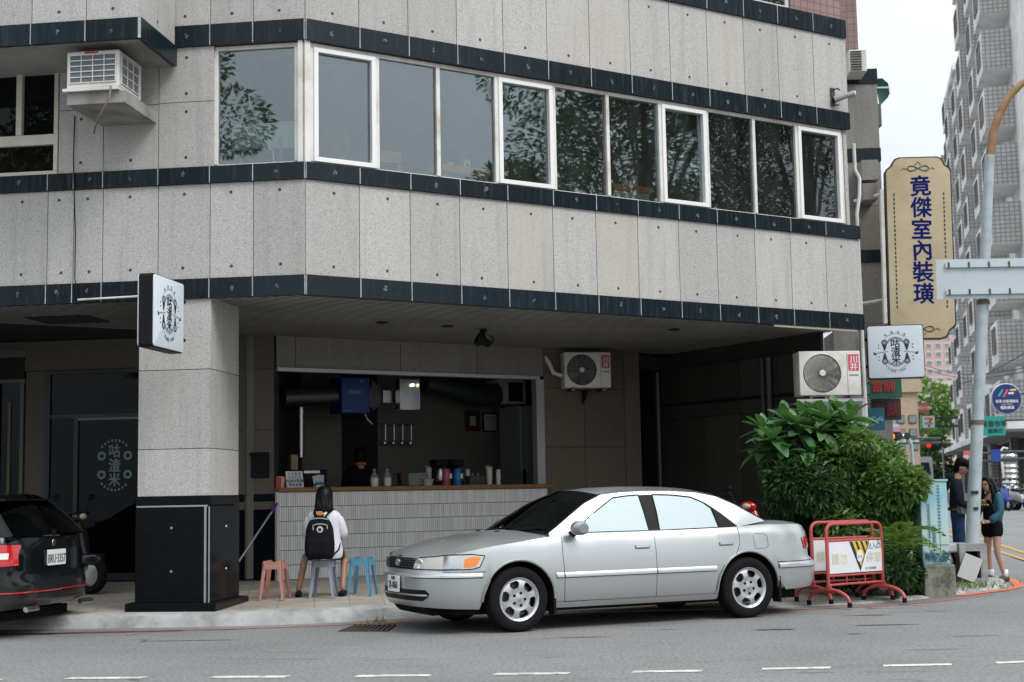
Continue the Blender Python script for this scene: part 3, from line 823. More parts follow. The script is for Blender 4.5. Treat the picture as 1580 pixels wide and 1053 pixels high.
# glass shop door behind the column, and the shop window at far left
ud0, ud1 = FW.u(70, 700), uW0 - .9
zd = FW.z(140, 577)
panel(FW, uWl, ud1, zd + .06, zt, 'granite_brown'); panel(FW, FW.u(38, 700), ud0, zfl - .1, zd + .06, 'granite_brown')
df = MB(FW.M); zx = FW.z(140, 645)
G['door_frame'] = mat('door_frame', (.02, .022, .022), .4)
um = FW.u(118, 700)
df.box(ud0, ud1, -.03, .06, zd, zd + .055); df.box(ud0, ud0 + .07, -.03, .06, zfl, zd); df.box(ud0 + .07, ud1, -.02, .05, zx, zx + .05); df.box(um - .03, um + .03, -.03, .06, zfl, zx); df.box(ud0 + .07, ud1, -.02, .05, zfl, zfl + .1)
dr_ = df.build('shop_door', G['door_frame'], bld)
mb = MB(FW.M); mb.box(um + .03, ud1, -.032, -.022, zx - .035, zx - .005); mb.build('door_rail', mat('rail_grey', (.2, .24, .25), .4), dr_)
for a, b, c_, d_ in ((ud0 + .07, um - .03, zfl + .1, zx), (um + .03, ud1, zfl + .1, zx), (ud0 + .07, ud1, zx + .05, zd)):
    mb = MB(FW.M); mb.box(a, b, .0, .008, c_, d_); mb.build('pane', G['doorglass'], dr_)
sw = MB(FW.M); us1 = FW.u(38, 700)
sw.box(uWl, us1, -.02, .05, FW.z(20, 552), FW.z(20, 541)); sw.box(uWl, us1, -.02, .05, FW.z(20, 592), FW.z(20, 586)); sw.box(us1 - .07, us1 - .02, -.02, .05, zfl, FW.z(20, 592))
sw.box(us1 - .25, us1 - .21, -.02, .05, zfl, FW.z(20, 620))
sw_ = sw.build('shop_window', mat('bronze', (.16, .14, .10), .5), bld)
mb = MB(FW.M); mb.box(uWl, us1 - .02, .0, .008, zfl, FW.z(20, 592)); mb.build('pane', G['doorglass'], sw_)
mb = MB(FW.M); mb.box(uWl, us1 - .02, -.01, .0, FW.z(20, 586), FW.z(20, 552)); mb.build('board', G['dark_wall'], sw_)
em = MB(FW.M); q_ = FW.uz(177, 718)
for k, ch in enumerate('咕渣米'): em.text(ch, .2, T(q_[0], -.004, q_[1] + .2 - .2 * k), bold=.04, sx=.9)
for sx in (-1, 1):
    for sz in (1, -1):
        c_ = (q_[0] + sx * .19, q_[1] + sz * .13)
        em.add([(c_[0] + r_ * math.cos(a), -.003, c_[1] + r_ * math.sin(a)) for r_ in (.03, .062) for a in [2 * math.pi * k / 16 for k in range(16)]], [(k, (k + 1) % 16, 16 + (k + 1) % 16, 16 + k) for k in range(16)])
for sg in (1, -1):
    vs_ = []
    for k in range(17):
        a = R(-45 + 90 * k / 16)
        for r_ in (.33, .36): vs_.append((q_[0] + r_ * .8 * math.sin(a), -.003, q_[1] + sg * r_ * math.cos(a)))
    em.add(vs_, [(2 * k, 2 * k + 2, 2 * k + 3, 2 * k + 1) for k in range(0, 16, 2)])
em.build('door_emblem', mat('emblem_pale', (.22, .30, .28), .6), dr_)
# rooms behind: shop, kitchen, passage, all closed
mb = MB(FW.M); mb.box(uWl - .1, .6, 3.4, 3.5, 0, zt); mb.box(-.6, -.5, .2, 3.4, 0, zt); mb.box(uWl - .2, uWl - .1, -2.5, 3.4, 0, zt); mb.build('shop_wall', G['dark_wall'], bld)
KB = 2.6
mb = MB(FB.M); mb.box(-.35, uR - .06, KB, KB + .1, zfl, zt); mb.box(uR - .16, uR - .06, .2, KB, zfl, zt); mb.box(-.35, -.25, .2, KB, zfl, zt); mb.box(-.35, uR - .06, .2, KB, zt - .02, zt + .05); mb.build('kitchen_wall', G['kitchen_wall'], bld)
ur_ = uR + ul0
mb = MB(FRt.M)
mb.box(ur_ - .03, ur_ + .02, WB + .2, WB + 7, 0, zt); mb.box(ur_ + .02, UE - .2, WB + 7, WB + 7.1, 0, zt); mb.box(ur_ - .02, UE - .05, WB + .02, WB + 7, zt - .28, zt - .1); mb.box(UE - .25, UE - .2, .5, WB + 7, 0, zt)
mb.build('passage_wall', G['dark_wall'], bld)  # near-black colour carries the shade; right side wall added for darkness
for k in range(5):
    u_ = ur_ + .35 + k * .42
    mb = MB(FRt.M); mb.box(u_, u_ + .06, WB + 3.2 + .2 * (k % 2), WB + 3.3 + .2 * (k % 2), 0, zt - .3); mb.build('passage_post', G['metal_dark'], bld)
G['pass'] = mat('passage_paint', (.034, .033, .030), .7, var=.25, vs=1.5, rnd=.25, dirt=(.03, .03, .027))  # shade of the passage put into the panel colour
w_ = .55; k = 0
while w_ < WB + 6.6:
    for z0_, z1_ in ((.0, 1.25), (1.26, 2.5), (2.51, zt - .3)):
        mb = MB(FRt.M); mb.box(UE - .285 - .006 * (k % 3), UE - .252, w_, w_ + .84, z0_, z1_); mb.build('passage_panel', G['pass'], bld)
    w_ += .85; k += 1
for w_, r_ in ((1.5, .04), (1.64, .025), (4.2, .05)):
    mb = MB(FRt.M); mb.tube([(UE - .36, w_, .1), (UE - .36, w_, zt - .32)], r_, 8); mb.build('passage_pipe', G['metal_dark'], bld, smooth=40)
mb = MB(FRt.M); mb.tube([(UE - .34, .6, 2.72), (UE - .34, WB + 6, 2.78)], .02, 6); mb.build('passage_conduit', G['black'], bld, smooth=40)
mb = MB(FB.M); mb.box(uR - .02, uR + .3, .0, .5, 0, zt); mb.build('passage_jamb', G['granite_brown'], bld)
# pier at the far right carrying the condenser
FE = Frame(atY(1290, 560, 21.0), R(-4))
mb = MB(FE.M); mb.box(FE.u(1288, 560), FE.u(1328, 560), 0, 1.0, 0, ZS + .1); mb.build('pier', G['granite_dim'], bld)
# side wing standing back on the right, with its own bands
Fw = Frame(atY(1335, 300, 23.0), R(-3))
a, b = Fw.u(1300, 300), Fw.u(1361, 300)
zt8 = Fw.z(1335, 107)
zs_ = [0, Fw.z(1345, 500), Fw.z(1345, 405), Fw.z(1345, 386), Fw.z(1345, 318), Fw.z(1345, 249), Fw.z(1345, 229), Fw.z(1345, 129), zt8]
for i, (c_, d_) in enumerate(zip(zs_[:-1], zs_[1:])):
    if i in (2, 5, 7):
        mb = MB(Fw.M); mb.box(a, b + .01, -.02, 1.5, c_, d_); mb.build('band_tile', G['black_tile'], bld); 
    else:
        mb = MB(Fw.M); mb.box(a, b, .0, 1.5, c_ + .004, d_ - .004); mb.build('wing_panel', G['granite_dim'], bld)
mb = MB(Fw.M); mb.box(a - 1.5, Fw.u(1335, 60), .6, 2.5, zt8 - .2, zt8 + 3); mb.build('wing_wall', G['pink_tile'], bld)
for px0, px1, py0, py1 in ((1321, 1346, 258, 288), (1321, 1342, 293, 318)):
    mb = MB(Fw.M); mb.box(Fw.u(px0, 270), Fw.u(px1, 270), -.5, 0, Fw.z(1330, py1), Fw.z(1330, py0)); mb.build('concrete_ledge', G['granite_dim'], bld)
pp = [atY(1317, 222, 20.3), atY(1319, 262, 20.3), atY(1326, 275, 20.3), atY(1326, 300, 20.3), atY(1322, 330, 20.3), atY(1331, 540, 20.3), atY(1337, 660, 20.3)]
mb = MB(); mb.tube(pp, .028, 8); mb.build('drain_pipe', G['white_plastic'], bld, smooth=40)
pp = [atY(1316, 318, 20.3), atY(1337, 318, 20.3)]
# cable down the left facade, then along the band
mb = MB(FLt.M)
c0 = FLt.uz(116, 180); pts = [(c0[0], -.012, c0[1])]
for x, y in ((114, 245), (115, 300), (117, 360), (116, 430), (120, 462)):
    q = FLt.uz(x, y, -.035); pts.append((q[0], -.045, q[1]))
mb.tube(pts, .007, 6); mb.build('cable', G['black'], bld)
mb = MB(FLt.M); q0 = FLt.uz(120, 463, -.05); q1 = FLt.uz(222, 457, -.05)
mb.tube([(q0[0], -.05, q0[1]), (q1[0], -.05, q1[1])], .012, 8); mb.build('conduit', G['white_plastic'], bld)
# ================================================================ cars
def paint(name, col, metal, rough):
    m, t, b = nodes(name)
    b.inputs['Base Color'].default_value = (*col, 1); b.inputs['Metallic'].default_value = metal; b.inputs['Roughness'].default_value = rough
    b.inputs['Coat Weight'].default_value = .55 if metal else .3; b.inputs['Specular IOR Level'].default_value = .5 if metal else .2; b.inputs['Coat Roughness'].default_value = .03
    g = N(t, 'ShaderNodeNewGeometry')
    n = N(t, 'ShaderNodeTexNoise', {'Vector': g.outputs['Position'], 'Scale': 2.5, 'Detail': 2, 'Roughness': .5})
    f = rampn(t, n.outputs[0], [(.35, rough * .85), (.75, min(1, rough * 1.35))])
    t.links.new(f, b.inputs['Roughness'])
    s = N(t, 'ShaderNodeSeparateXYZ', {0: g.outputs['Position']})
    d = N(t, 'ShaderNodeMapRange', {0: s.outputs[2], 1: .2, 2: .6, 3: .45, 4: 0.0})
    dn = N(t, 'ShaderNodeMath', {0: d.outputs[0], 1: n.outputs[0]}, operation='MULTIPLY')
    c = mixc(t, dn.outputs[0], col, (.22, .20, .17))
    t.links.new(c, b.inputs['Base Color'])
    return m
G['silver'] = paint('silver_paint', (.52, .545, .55), .66, .31)
G['black_car'] = paint('black_car_paint', (.005, .007, .009), .0, .15)
def carglass(name, k, tint):
    m, t, b = nodes(name); t.nodes.remove(b)
    fr = N(t, 'ShaderNodeFresnel', {'IOR': 1.45})
    f = N(t, 'ShaderNodeMapRange', {0: fr.outputs[0], 1: .03, 2: 1.0, 3: k, 4: 1.0})
    g = N(t, 'ShaderNodeBsdfGlossy', {'Color': (*tint, 1), 'Roughness': .01})
    p = N(t, 'ShaderNodeBsdfTransparent', {'Color': (.16, .2, .2, 1)})
    ms = N(t, 'ShaderNodeMixShader', {0: f.outputs[0], 1: p.outputs[0], 2: g.outputs[0]})
    t.links.new(ms.outputs[0], t.nodes['Material Output'].inputs[0]); return m
G['film'] = carglass('film_glass', .56, (.86, 1.0, .985))
G['screen'] = carglass('windscreen_glass', .045, (.8, .95, 1))
G['alloy'] = mat('alloy', (.62, .63, .64), .3, .85, var=.08, vs=12)
G['lampglass'] = mat('lamp_lens', (.55, .54, .47), .08, coat=1)
G['lampclear'] = mat('lamp_reflector', (.6, .62, .64), .15, .8, coat=1)
G['amber'] = mat('amber_lens', (.85, .22, .02), .12, coat=1)
G['redlens'] = mat('red_lens', (.5, .008, .012), .1, coat=1)
G['plate'] = mat('plate_white', (.74, .76, .76), .45)
G['ink'] = mat('ink', (.015, .016, .02), .6)
G['seat'] = mat('seat_cloth', (.07, .07, .075), .9)
def sgnpow(v, p): return math.copysign(abs(v) ** p, v)
class Car:
    def __init__(s, root, p, body): s.root = root; s.p = p; s.body = body; s.x1 = p['x1']; s.x2 = p['x2']
    def Y(s, z): return smooth_interp(z, s.p['Yz'], s.p['Yy'])
    def Lf(s, z): return smooth_interp(z, s.p['Lz'], s.p['Lf']) - s.x1
    def Lr(s, z): return s.x2 - smooth_interp(z, s.p['Rz'], s.p['Lr'])
    def zs(s, x): return smooth_interp(-x, [-a for a in s.p['zsx']], s.p['zs'])
    def zc(s, x): return smooth_interp(-x, [-a for a in s.p['zcx']], s.p['zc'])
    def station(s, st, z):
        k, v = st
        if k == 'n': return V3((s.x1 + s.Lf(z) * math.sin(v) ** (2 / 2.7), s.Y(z) * s.tap(s.x1) * math.cos(v) ** (2 / 2.7), z))
        if k == 't': return V3((s.x2 - s.Lr(z) * math.sin(v) ** (2 / 3.0), s.Y(z) * s.tap(s.x2) * math.cos(v) ** (2 / 3.0), z))
        return V3((v, s.Y(z) * s.tap(v), z))
    def tap(s, x): return interp(x, [-3.1, -2.3, -.5, .4], [.975, 1, 1, .985])
    def zb(s, st):
        k, v = st
        base = s.p['zb']
        if k == 'n': return base + .01 + .03 * math.sin(v)
        if k == 't': return base + .05 + .03 * math.sin(v)
        b = base if v > -1.3 else interp(v, [-3.2, -2.3], [base + .05, base])
        if v > .3: b = base + .01
        for cx in (0, s.p['wb']):
            d = abs(v - cx)
            if d < .375: b = max(b, .312 + math.sqrt(.375 ** 2 - d * d))
        return b
    def side(s, x, z, e=0.0):
        """point on the left flank, e metres proud"""
        if x > s.x1:
            q = min(1, max(0, (x - s.x1) / s.Lf(z))) ** (2.7 / 2); a = math.asin(q); p = s.station(('n', a), z)
            n = V3((math.sin(a), math.cos(a) + .05, 0)).normalized(); return p + n * e
        if x < s.x2:
            q = min(1, max(0, (s.x2 - x) / s.Lr(z))) ** (3.0 / 2); a = math.asin(q); p = s.station(('t', a), z)
            n = V3((-math.sin(a), math.cos(a) + .05, 0)).normalized(); return p + n * e
        return s.station(('m', x), z) + V3((0, e, 0))
    def front(s, y, z, e=0.0):
        c = min(1, abs(y) / (s.Y(z) * s.tap(s.x1))) ** (2.7 / 2); a = math.acos(c); p = s.station(('n', a), z); p.y = y
        return p + V3((math.sin(a), math.copysign(math.cos(a), y), 0)).normalized() * e
    def rear(s, y, z, e=0.0):
        c = min(1, abs(y) / (s.Y(z) * s.tap(s.x2))) ** (3.0 / 2); a = math.acos(c); p = s.station(('t', a), z); p.y = y
        return p + V3((-math.sin(a), math.copysign(math.cos(a), y), 0)).normalized() * e
    def green(s, x, z, e=0.0):
        g = s.p['green']; t = max(0, (z - g[0]) / (g[1] - g[0]))
        y = g[2] - (g[2] - g[3]) * t ** 1.2
        y *= interp(x, [-3.6, -2.6, -.8, -.2], [.93, 1, 1, .99])
        return V3((x, y + e, z))
def both(mb, rows):
    mb.grid(rows); mb.grid([[(x, -y, z) for x, y, z in r] for r in rows])
def build_car(root, p, body_mat, wheels=True):
    c = Car(root, p, body_mat)
    nose = [('n', R(90 - 90 * k / 16)) for k in range(16)]
    tail = [('t', R(90 * k / 14)) for k in range(1, 15)]
    X = set()
    x = p['x1']
    while x > p['x2']: X.add(round(x, 3)); x -= .06
    for cx in (0, p['wb']):
        for k in range(-24, 25): X.add(round(cx + .3745 * math.sin(k / 24 * math.pi / 2), 3))
        X.add(round(cx + .376, 3)); X.add(round(cx - .376, 3))
    X = [x_ for x_ in X if p['x2'] <= x_ <= p['x1']]
    for d in p['doors'] + [p['x2']]: X.append(d)
    X = sorted(set(X), reverse=True)
    sts = nose + [('m', x_) for x_ in X] + tail
    NR = 22
    P = []
    for st in sts:
        b = c.zb(st)
        xx = c.station(st, .6).x
        zt = c.zs(xx)
        P.append([c.station(st, lerp(b, zt, j / NR)) for j in range(NR + 1)])
    # classify the faces into bumper, fender, doors, quarter panel
    from collections import defaultdict
    parts = defaultdict(lambda: ([], {}))
    me_all = MB(); me_all.grid([[tuple(q) for q in r] for r in P])
    tmp = bpy.data.meshes.new('tmp'); tmp.from_pydata([tuple(v) for v in me_all.v], [], me_all.f); tmp.update()
    nor = [v.normal.copy() for v in tmp.vertices]; bpy.data.meshes.remove(tmp)
    if sum(n.y for n in nor) < 0: nor = [-n for n in nor]; flip = True
    else: flip = False
    D = p['doors']
    def cls(q):
        if q.x > .36 and q.z < p['bump_f']: return 'front_bumper'
        if q.x < p['wb'] - .36 and q.z < p['bump_r']: return 'rear_bumper'
        if q.x > D[0]: return 'front_fender'
        if q.x > D[1]: return 'front_door'
        lim = interp(q.z, [.25, .5, .6, .72, 1.0], [p['wb'] + .45, p['wb'] + .40, p['wb'] + .3, p['wb'] + .13, p['wb'] + .10])
        if q.x > lim: return 'rear_door'
        return 'quarter_panel'
    for f in me_all.f:
        q = sum((me_all.v[i] for i in f), V3()) / 4
        parts[cls(q)][0].append(f)
    for nm, (fs, _) in parts.items():
        sides = ((1,),) if 0 else ((1, -1),)
        groups = ((1, -1),) if nm in ('front_bumper', 'rear_bumper') else ((1,), (-1,))
        for gset in groups:
            vs = []; ff = []; nn = []
            for sg in gset:
                mp = {}
                for f in fs:
                    idx = []
                    for i in f:
                        if i not in mp:
                            mp[i] = len(vs); v = me_all.v[i]; vs.append((v.x, v.y * sg, v.z)); n = nor[i]; nn.append((n.x, n.y * sg, n.z))
                        idx.append(mp[i])
                    if (sg < 0) != flip: idx = idx[::-1]
                    ff.append(idx)
            me = bpy.data.meshes.new(nm); me.from_pydata(vs, [], ff); me.materials.append(body_mat)
            me.polygons.foreach_set('use_smooth', [True] * len(ff)); me.update()
            me.normals_split_custom_set_from_vertices(nn)
            o = link(nm, me, root); parts[nm][1][gset] = o
    # hood and boot lid
    def deck(xs, nm, ex):
        rows = []
        for x_ in xs:
            zt, z0 = c.zc(x_), c.zs(x_)
            e = c.side(x_, z0)
            hw = e.y - .004
            rows.append([(e.x if abs(k) == 12 else x_, hw * k / 12, z0 + (zt - z0) * (1 - abs(k / 12) ** ex) - (.004 if abs(k) == 12 else 0)) for k in range(-12, 13)])
        mb = MB(); mb.grid(rows); return mb.build(nm, body_mat, root, smooth=50)
    xf = c.Lf(p['zs'][0]) + p['x1'] - .004
    hx = [lerp(xf, p['cowl'], (k / 26) ** 1.25) for k in range(27)]
    deck(hx, 'hood', 2.2)
    xr = p['x2'] - c.Lr(p['zs'][-1]) + .004
    deck([lerp(p['boot'], xr, k / 14) for k in range(15)], 'boot_lid', 3.0)
    # greenhouse
    O, I = p['O'], p['I']
    gw = MB()
    for sg in (1, -1):
        rows = [[], [], []]
        for (ox, oz), (ix, iz) in zip(O, I):
            for k, t in enumerate((0, .5, 1)):
                q = c.green(lerp(ox, ix, t), lerp(oz, iz, t)); rows[k].append((q.x, q.y * sg, q.z))
        gw.grid(rows)
        bs = [(I[0][0] + .05, p['green'][0] + .003), (O[0][0], p['green'][0])]
        xs_ = [lerp(O[0][0] + .0, O[-1][0], k / 40) for k in range(41)]
        gw.grid([[(*c.green(x_, p['green'][0] + .012).xy * V3((1, sg, 0)).xy, p['green'][0] + .012) if 0 else (x_, c.green(x_, p['green'][0] + .012).y * sg, p['green'][0] + .012) for x_ in xs_],
                 [(x_, c.side(x_, c.zs(x_) - .001).y * sg, c.zs(x_)) for x_ in xs_]])
    gw.build('pillars', body_mat, root, smooth=45)
    a, b = p['roof']
    RO = O[a:b + 1]
    rows = []
    xs_ = [lerp(RO[0][0], RO[-1][0], k / 20) for k in range(21)]
    for x_ in xs_:
        z = smooth_interp(-x_, [-q[0] for q in RO], [q[1] for q in RO]); ye = c.green(x_, z).y
        bow = lambda f: .09 * (1 - f * f) * (1 if x_ == xs_[0] else (-1 if x_ == xs_[-1] else lerp(1, -1, (x_ - xs_[0]) / (xs_[-1] - xs_[0]))))
        rows.append([(x_ + bow(k / 8), ye * k / 8, z + .055 * (1 - abs(k / 8) ** 2.0)) for k in range(-8, 9)])
    mb = MB(); mb.grid(rows); mb.build('roof', body_mat, root, smooth=50)
    def screen(pts, nm, dirn, top_bow, bot_bow, matn, inset=0.0):
        rows = []
        for i, (x_, z) in enumerate(pts):
            t = i / (len(pts) - 1); ye = c.green(x_, z).y - inset
            bow = lerp(bot_bow, top_bow, t) * dirn
            rows.append([(x_ + bow * (1 - (k / 8) ** 2), ye * k / 8, z + .055 * t * (1 - abs(k / 8) ** 2.0) + .01 * (1 - t)) for k in range(-8, 9)])
        mb = MB(); mb.grid(rows); return mb.build(nm, matn, root, smooth=60)
    fo = O[:a + 1]
    ws = [(smooth_interp(t, [k / (len(fo) - 1) for k in range(len(fo))], [q[0] for q in fo]), smooth_interp(t, [k / (len(fo) - 1) for k in range(len(fo))], [q[1] for q in fo])) for t in [k / 8 for k in range(9)]]
    w_ = screen(ws, 'windscreen', 1, .09, .16, G['screen'], .012)
    ro = O[b:][::-1]
    wr = [(smooth_interp(t, [k / (len(ro) - 1) for k in range(len(ro))], [q[0] for q in ro]), smooth_interp(t, [k / (len(ro) - 1) for k in range(len(ro))], [q[1] for q in ro])) for t in [k / 8 for k in range(9)]]
    screen(wr, 'rear_window', -1, .09, p.get('rbow', .12), G['screen'] if body_mat is G['silver'] else G['film_dark'], .012)
    # black edge of the windscreen
    for sg in (1, -1): mb = MB(); mb.tube([(x_, (c.green(x_, z).y - .006) * sg, z + .006) for x_, z in ws], .009, 6); mb.build('windscreen_seal', G['black'], root, smooth=40)
    for sg in (1, -1): mb = MB(); mb.tube([(x_, (c.green(x_, z).y - .004) * sg, z + .006) for x_, z in wr], .008, 6); mb.build('rear_window_seal', G['black'], root, smooth=40)
    # side glass, with a black pillar between and a black edge
    for sg in (1, -1):
        for g in p['glass']:
            mb = MB(); top, bot = g['top'], g['bot']; n = 14
            rows = [[], [], []]
            for k in range(n + 1):
                t = k / n
                tx, tz = interp(t, [i / (len(top) - 1) for i in range(len(top))], [q[0] for q in top]), interp(t, [i / (len(top) - 1) for i in range(len(top))], [q[1] for q in top])
                bx, bz = lerp(bot[0][0], bot[1][0], t), lerp(bot[0][1], bot[1][1], t)
                for j, f in enumerate((0, .5, 1)):
                    q = c.green(lerp(bx, tx, f), lerp(bz, tz, f), -.004); rows[j].append((q.x, q.y * sg, q.z))
            mb.grid(rows); o = mb.build(g['name'], g['mat'], root, smooth=60)
            o.data.flip_normals() if 0 else None
            if g.get('trim'):
                loop = rows[0] + [r[-1] for r in rows[1:]] + rows[2][::-1][1:] + [rows[1][0]]
                mb = MB(); mb.tube([(x_, y + .003 * sg, z) for x_, y, z in loop] + [loop[0]], .007, 5); mb.build('glass_seal', G['black'], o, smooth=40)
    # seams hugging the flank
    for sm in p['seams']:
        for sg in (1, -1):
            mb = MB(); pts = []
            for i in range(len(sm) - 1):
                for k in range(6):
                    t = k / 6; pts.append((lerp(sm[i][0], sm[i + 1][0], t), lerp(sm[i][1], sm[i + 1][1], t)))
            pts.append(sm[-1])
            mb.tube([(lambda q: (q.x, q.y * sg, q.z))(c.side(x_, z, -.0015)) for x_, z in pts], .0038, 5)
            mb.build('seam', G['black'], root, smooth=40)
    # wheel wells, arch lips, floor
    for cx in (0, p['wb']):
        for sg in (1, -1):
            mb = MB(); rows = []
            for k in range(19):
                an = math.pi * k / 18; xx, zz = cx + .378 * math.cos(an), .312 + .378 * math.sin(an)
                yo = c.side(max(min(xx, p['x1']), p['x2']), max(zz, .3)).y - .004
                rows.append([(xx, sg * yo, zz), (xx, sg * .42, zz)])
            mb.grid(rows); mb.add([(q[1][0], q[1][1], q[1][2]) for q in rows], [tuple(range(len(rows)))])
            mb.build('wheel_well', G['rubber'], root, smooth=50)
            mb = MB(); pts = []
            for k in range(33):
                an = math.pi * (k / 32) ; xx, zz = cx + .386 * math.cos(an), .312 + .386 * math.sin(an)
                q = c.side(xx, zz, .004); pts.append((q.x, q.y * sg, q.z))
            mb.tube(pts, .014, 8, flat=.6); mb.build('arch_lip', body_mat, root, smooth=60)
    mb = MB(); mb.box(p['wb'] - .75 if p['x2'] > -3.2 else p['wb'] - .5, p['x1'] + .3, -.62, .62, .17, .26); mb.box(p['wb'] + .42, -.42, -.78, .78, .19, .3); mb.build('underbody', G['rubber'], root)
    mb = MB(); mb.box(p['wb'] + .1, -.36, -.74, .74, .3, .62); mb.build('cabin_floor', G['black'], root)
    mb = MB()
    mb.prism([(-.36, .62), (-.36, .93), (-.62, .96), (-.85, .90), (-.85, .62)], -.72, .72); mb.build('dashboard', G['black'], root)
    for xx in (-1.75, -2.55):
        for yy in (.37, -.37):
            mb = MB(); mb.add([tuple(q) for q in []], [])
            mb.prism(rrect(xx - .1, xx + .12, .55, 1.02, .05), yy - .24, yy + .24); mb.prism(rrect(xx - .06, xx + .06, 1.06, 1.22, .04), yy - .13, yy + .13); mb.box(xx - .01, xx + .01, yy - .06, yy + .06, 1.0, 1.08)
            mb.build('seat', G['seat'], root, bevel=.01, seg=1)
    mb = MB(); mb.lathe([(.185, -.012), (.197, 0), (.185, .012)], 24, T(-1.02, .37, .97) @ RY(R(-65))); mb.build('steering_wheel', G['black'], root, smooth=50)
    if wheels:
        for cx in (0, p['wb']):
            for sg in (1, -1):
                wheel(root, cx, sg * (p['track']), sg, p.get('rim', 'six'))
    return c
def wheel(root, cx, y, sg, style):
    rr = .318
    Mx = T(cx, y, rr) @ RX(R(-90 * sg)) @ RZ(.32 + cx)
    mb = MB(Mx)
    pr = [(.205, -.19), (.25, -.2), (.295, -.195), (.313, -.175), (.318, -.14), (.318, -.05), (.313, -.02), (.297, -.004), (.27, .002), (.24, .0), (.222, -.004), (.212, -.012)]
    mb.lathe(pr, 48)
    for r_, z0 in ((.318, -.15), (.318, -.115), (.318, -.08), (.318, -.045)): mb.lathe([(r_ + .0005, z0), (r_ - .006, z0 + .004), (r_ + .0005, z0 + .008)], 48)
    ty = mb.build('tyre', G['rubber'], root, smooth=40)
    mb = MB(Mx)
    nA = 96
    rs = [.0, .03, .05, .075, .098, .112, .128, .150, .170, .182, .190, .200, .212, .213]
    zs_ = [-.012, -.010, -.013, -.016, -.012, -.010, -.010, -.012, -.016, -.020, -.022, -.006, -.004, -.03]
    ns = 6 if style == 'six' else 5
    for i in range(len(rs) - 1):
        for k in range(nA):
            am = (k + .5) / nA * ns % 1.0; rm = (rs[i] + rs[i + 1]) / 2
            if style == 'six': hole = .108 < rm < .186 and abs(am - .5) < .30 - abs(rm - .15) * 1.6
            else: hole = .08 < rm < .19 and .22 < am < .78
            if hole: continue
            a0, a1 = 2 * math.pi * k / nA, 2 * math.pi * (k + 1) / nA
            q = [(rs[i] * math.cos(a0), rs[i] * math.sin(a0), zs_[i]), (rs[i + 1] * math.cos(a0), rs[i + 1] * math.sin(a0), zs_[i + 1]), (rs[i + 1] * math.cos(a1), rs[i + 1] * math.sin(a1), zs_[i + 1]), (rs[i] * math.cos(a1), rs[i] * math.sin(a1), zs_[i])]
            mb.add(q, [(0, 1, 2, 3)]); mb.add([(x, y_, z - .022 if rs[i] > .1 else z - .001) for x, y_, z in q], [(3, 2, 1, 0)])
    rim = mb.build('rim', G['alloy'], root, smooth=50, recalc=False, merge=True)
    mb = MB(Mx); mb.lathe([(.212, -.004), (.205, -.05), (.19, -.16)], 40); mb.lathe([(0, -.075), (.155, -.075), (.16, -.09)], 32); mb.build('brake_disc', G['metal_dark'], rim, smooth=40)
    for k in range(5):
        a0 = 2 * math.pi * k / 5 + .3
        mb = MB(Mx @ T(.062 * math.cos(a0), .062 * math.sin(a0), -.013)); mb.lathe([(.0, .001), (.013, .001), (.0135, .004), (.015, .004)], 10); mb.build('lug_nut', G['black'], rim)
    mb = MB(Mx @ T(0, 0, -.012)); mb.lathe([(0, .008), (.022, .006), (.027, 0)], 16); mb.build('hub_cap', G['metal'], rim, smooth=40)
def patch_on(c, fn, rows, nm, m, parent, e=.004, sg=1, smooth=60):
    """rows of (a, z) evaluated on a body surface function"""
    mb = MB(); out = []
    for r_ in rows:
        ee = e[len(out)] if isinstance(e, (list, tuple)) else e
        out.append([(lambda q: (q.x, q.y * sg, q.z))(fn(a, z, ee)) for a, z in r_])
    mb.grid(out); return mb.build(nm, m, parent, smooth=smooth)
def strip(pa, pb, n=12):
    """two polylines (a, z) -> rows between them"""
    def res(P):
        return [(interp(k / n, [i / (len(P) - 1) for i in range(len(P))], [q[0] for q in P]), interp(k / n, [i / (len(P) - 1) for i in range(len(P))], [q[1] for q in P])) for k in range(n + 1)]
    A, B = res(pa), res(pb); M_ = [((a[0] + b[0]) / 2, (a[1] + b[1]) / 2) for a, b in zip(A, B)]
    return [A, M_, B]
G['film_dark'] = carglass('dark_film', .06, (.8, .9, 1))
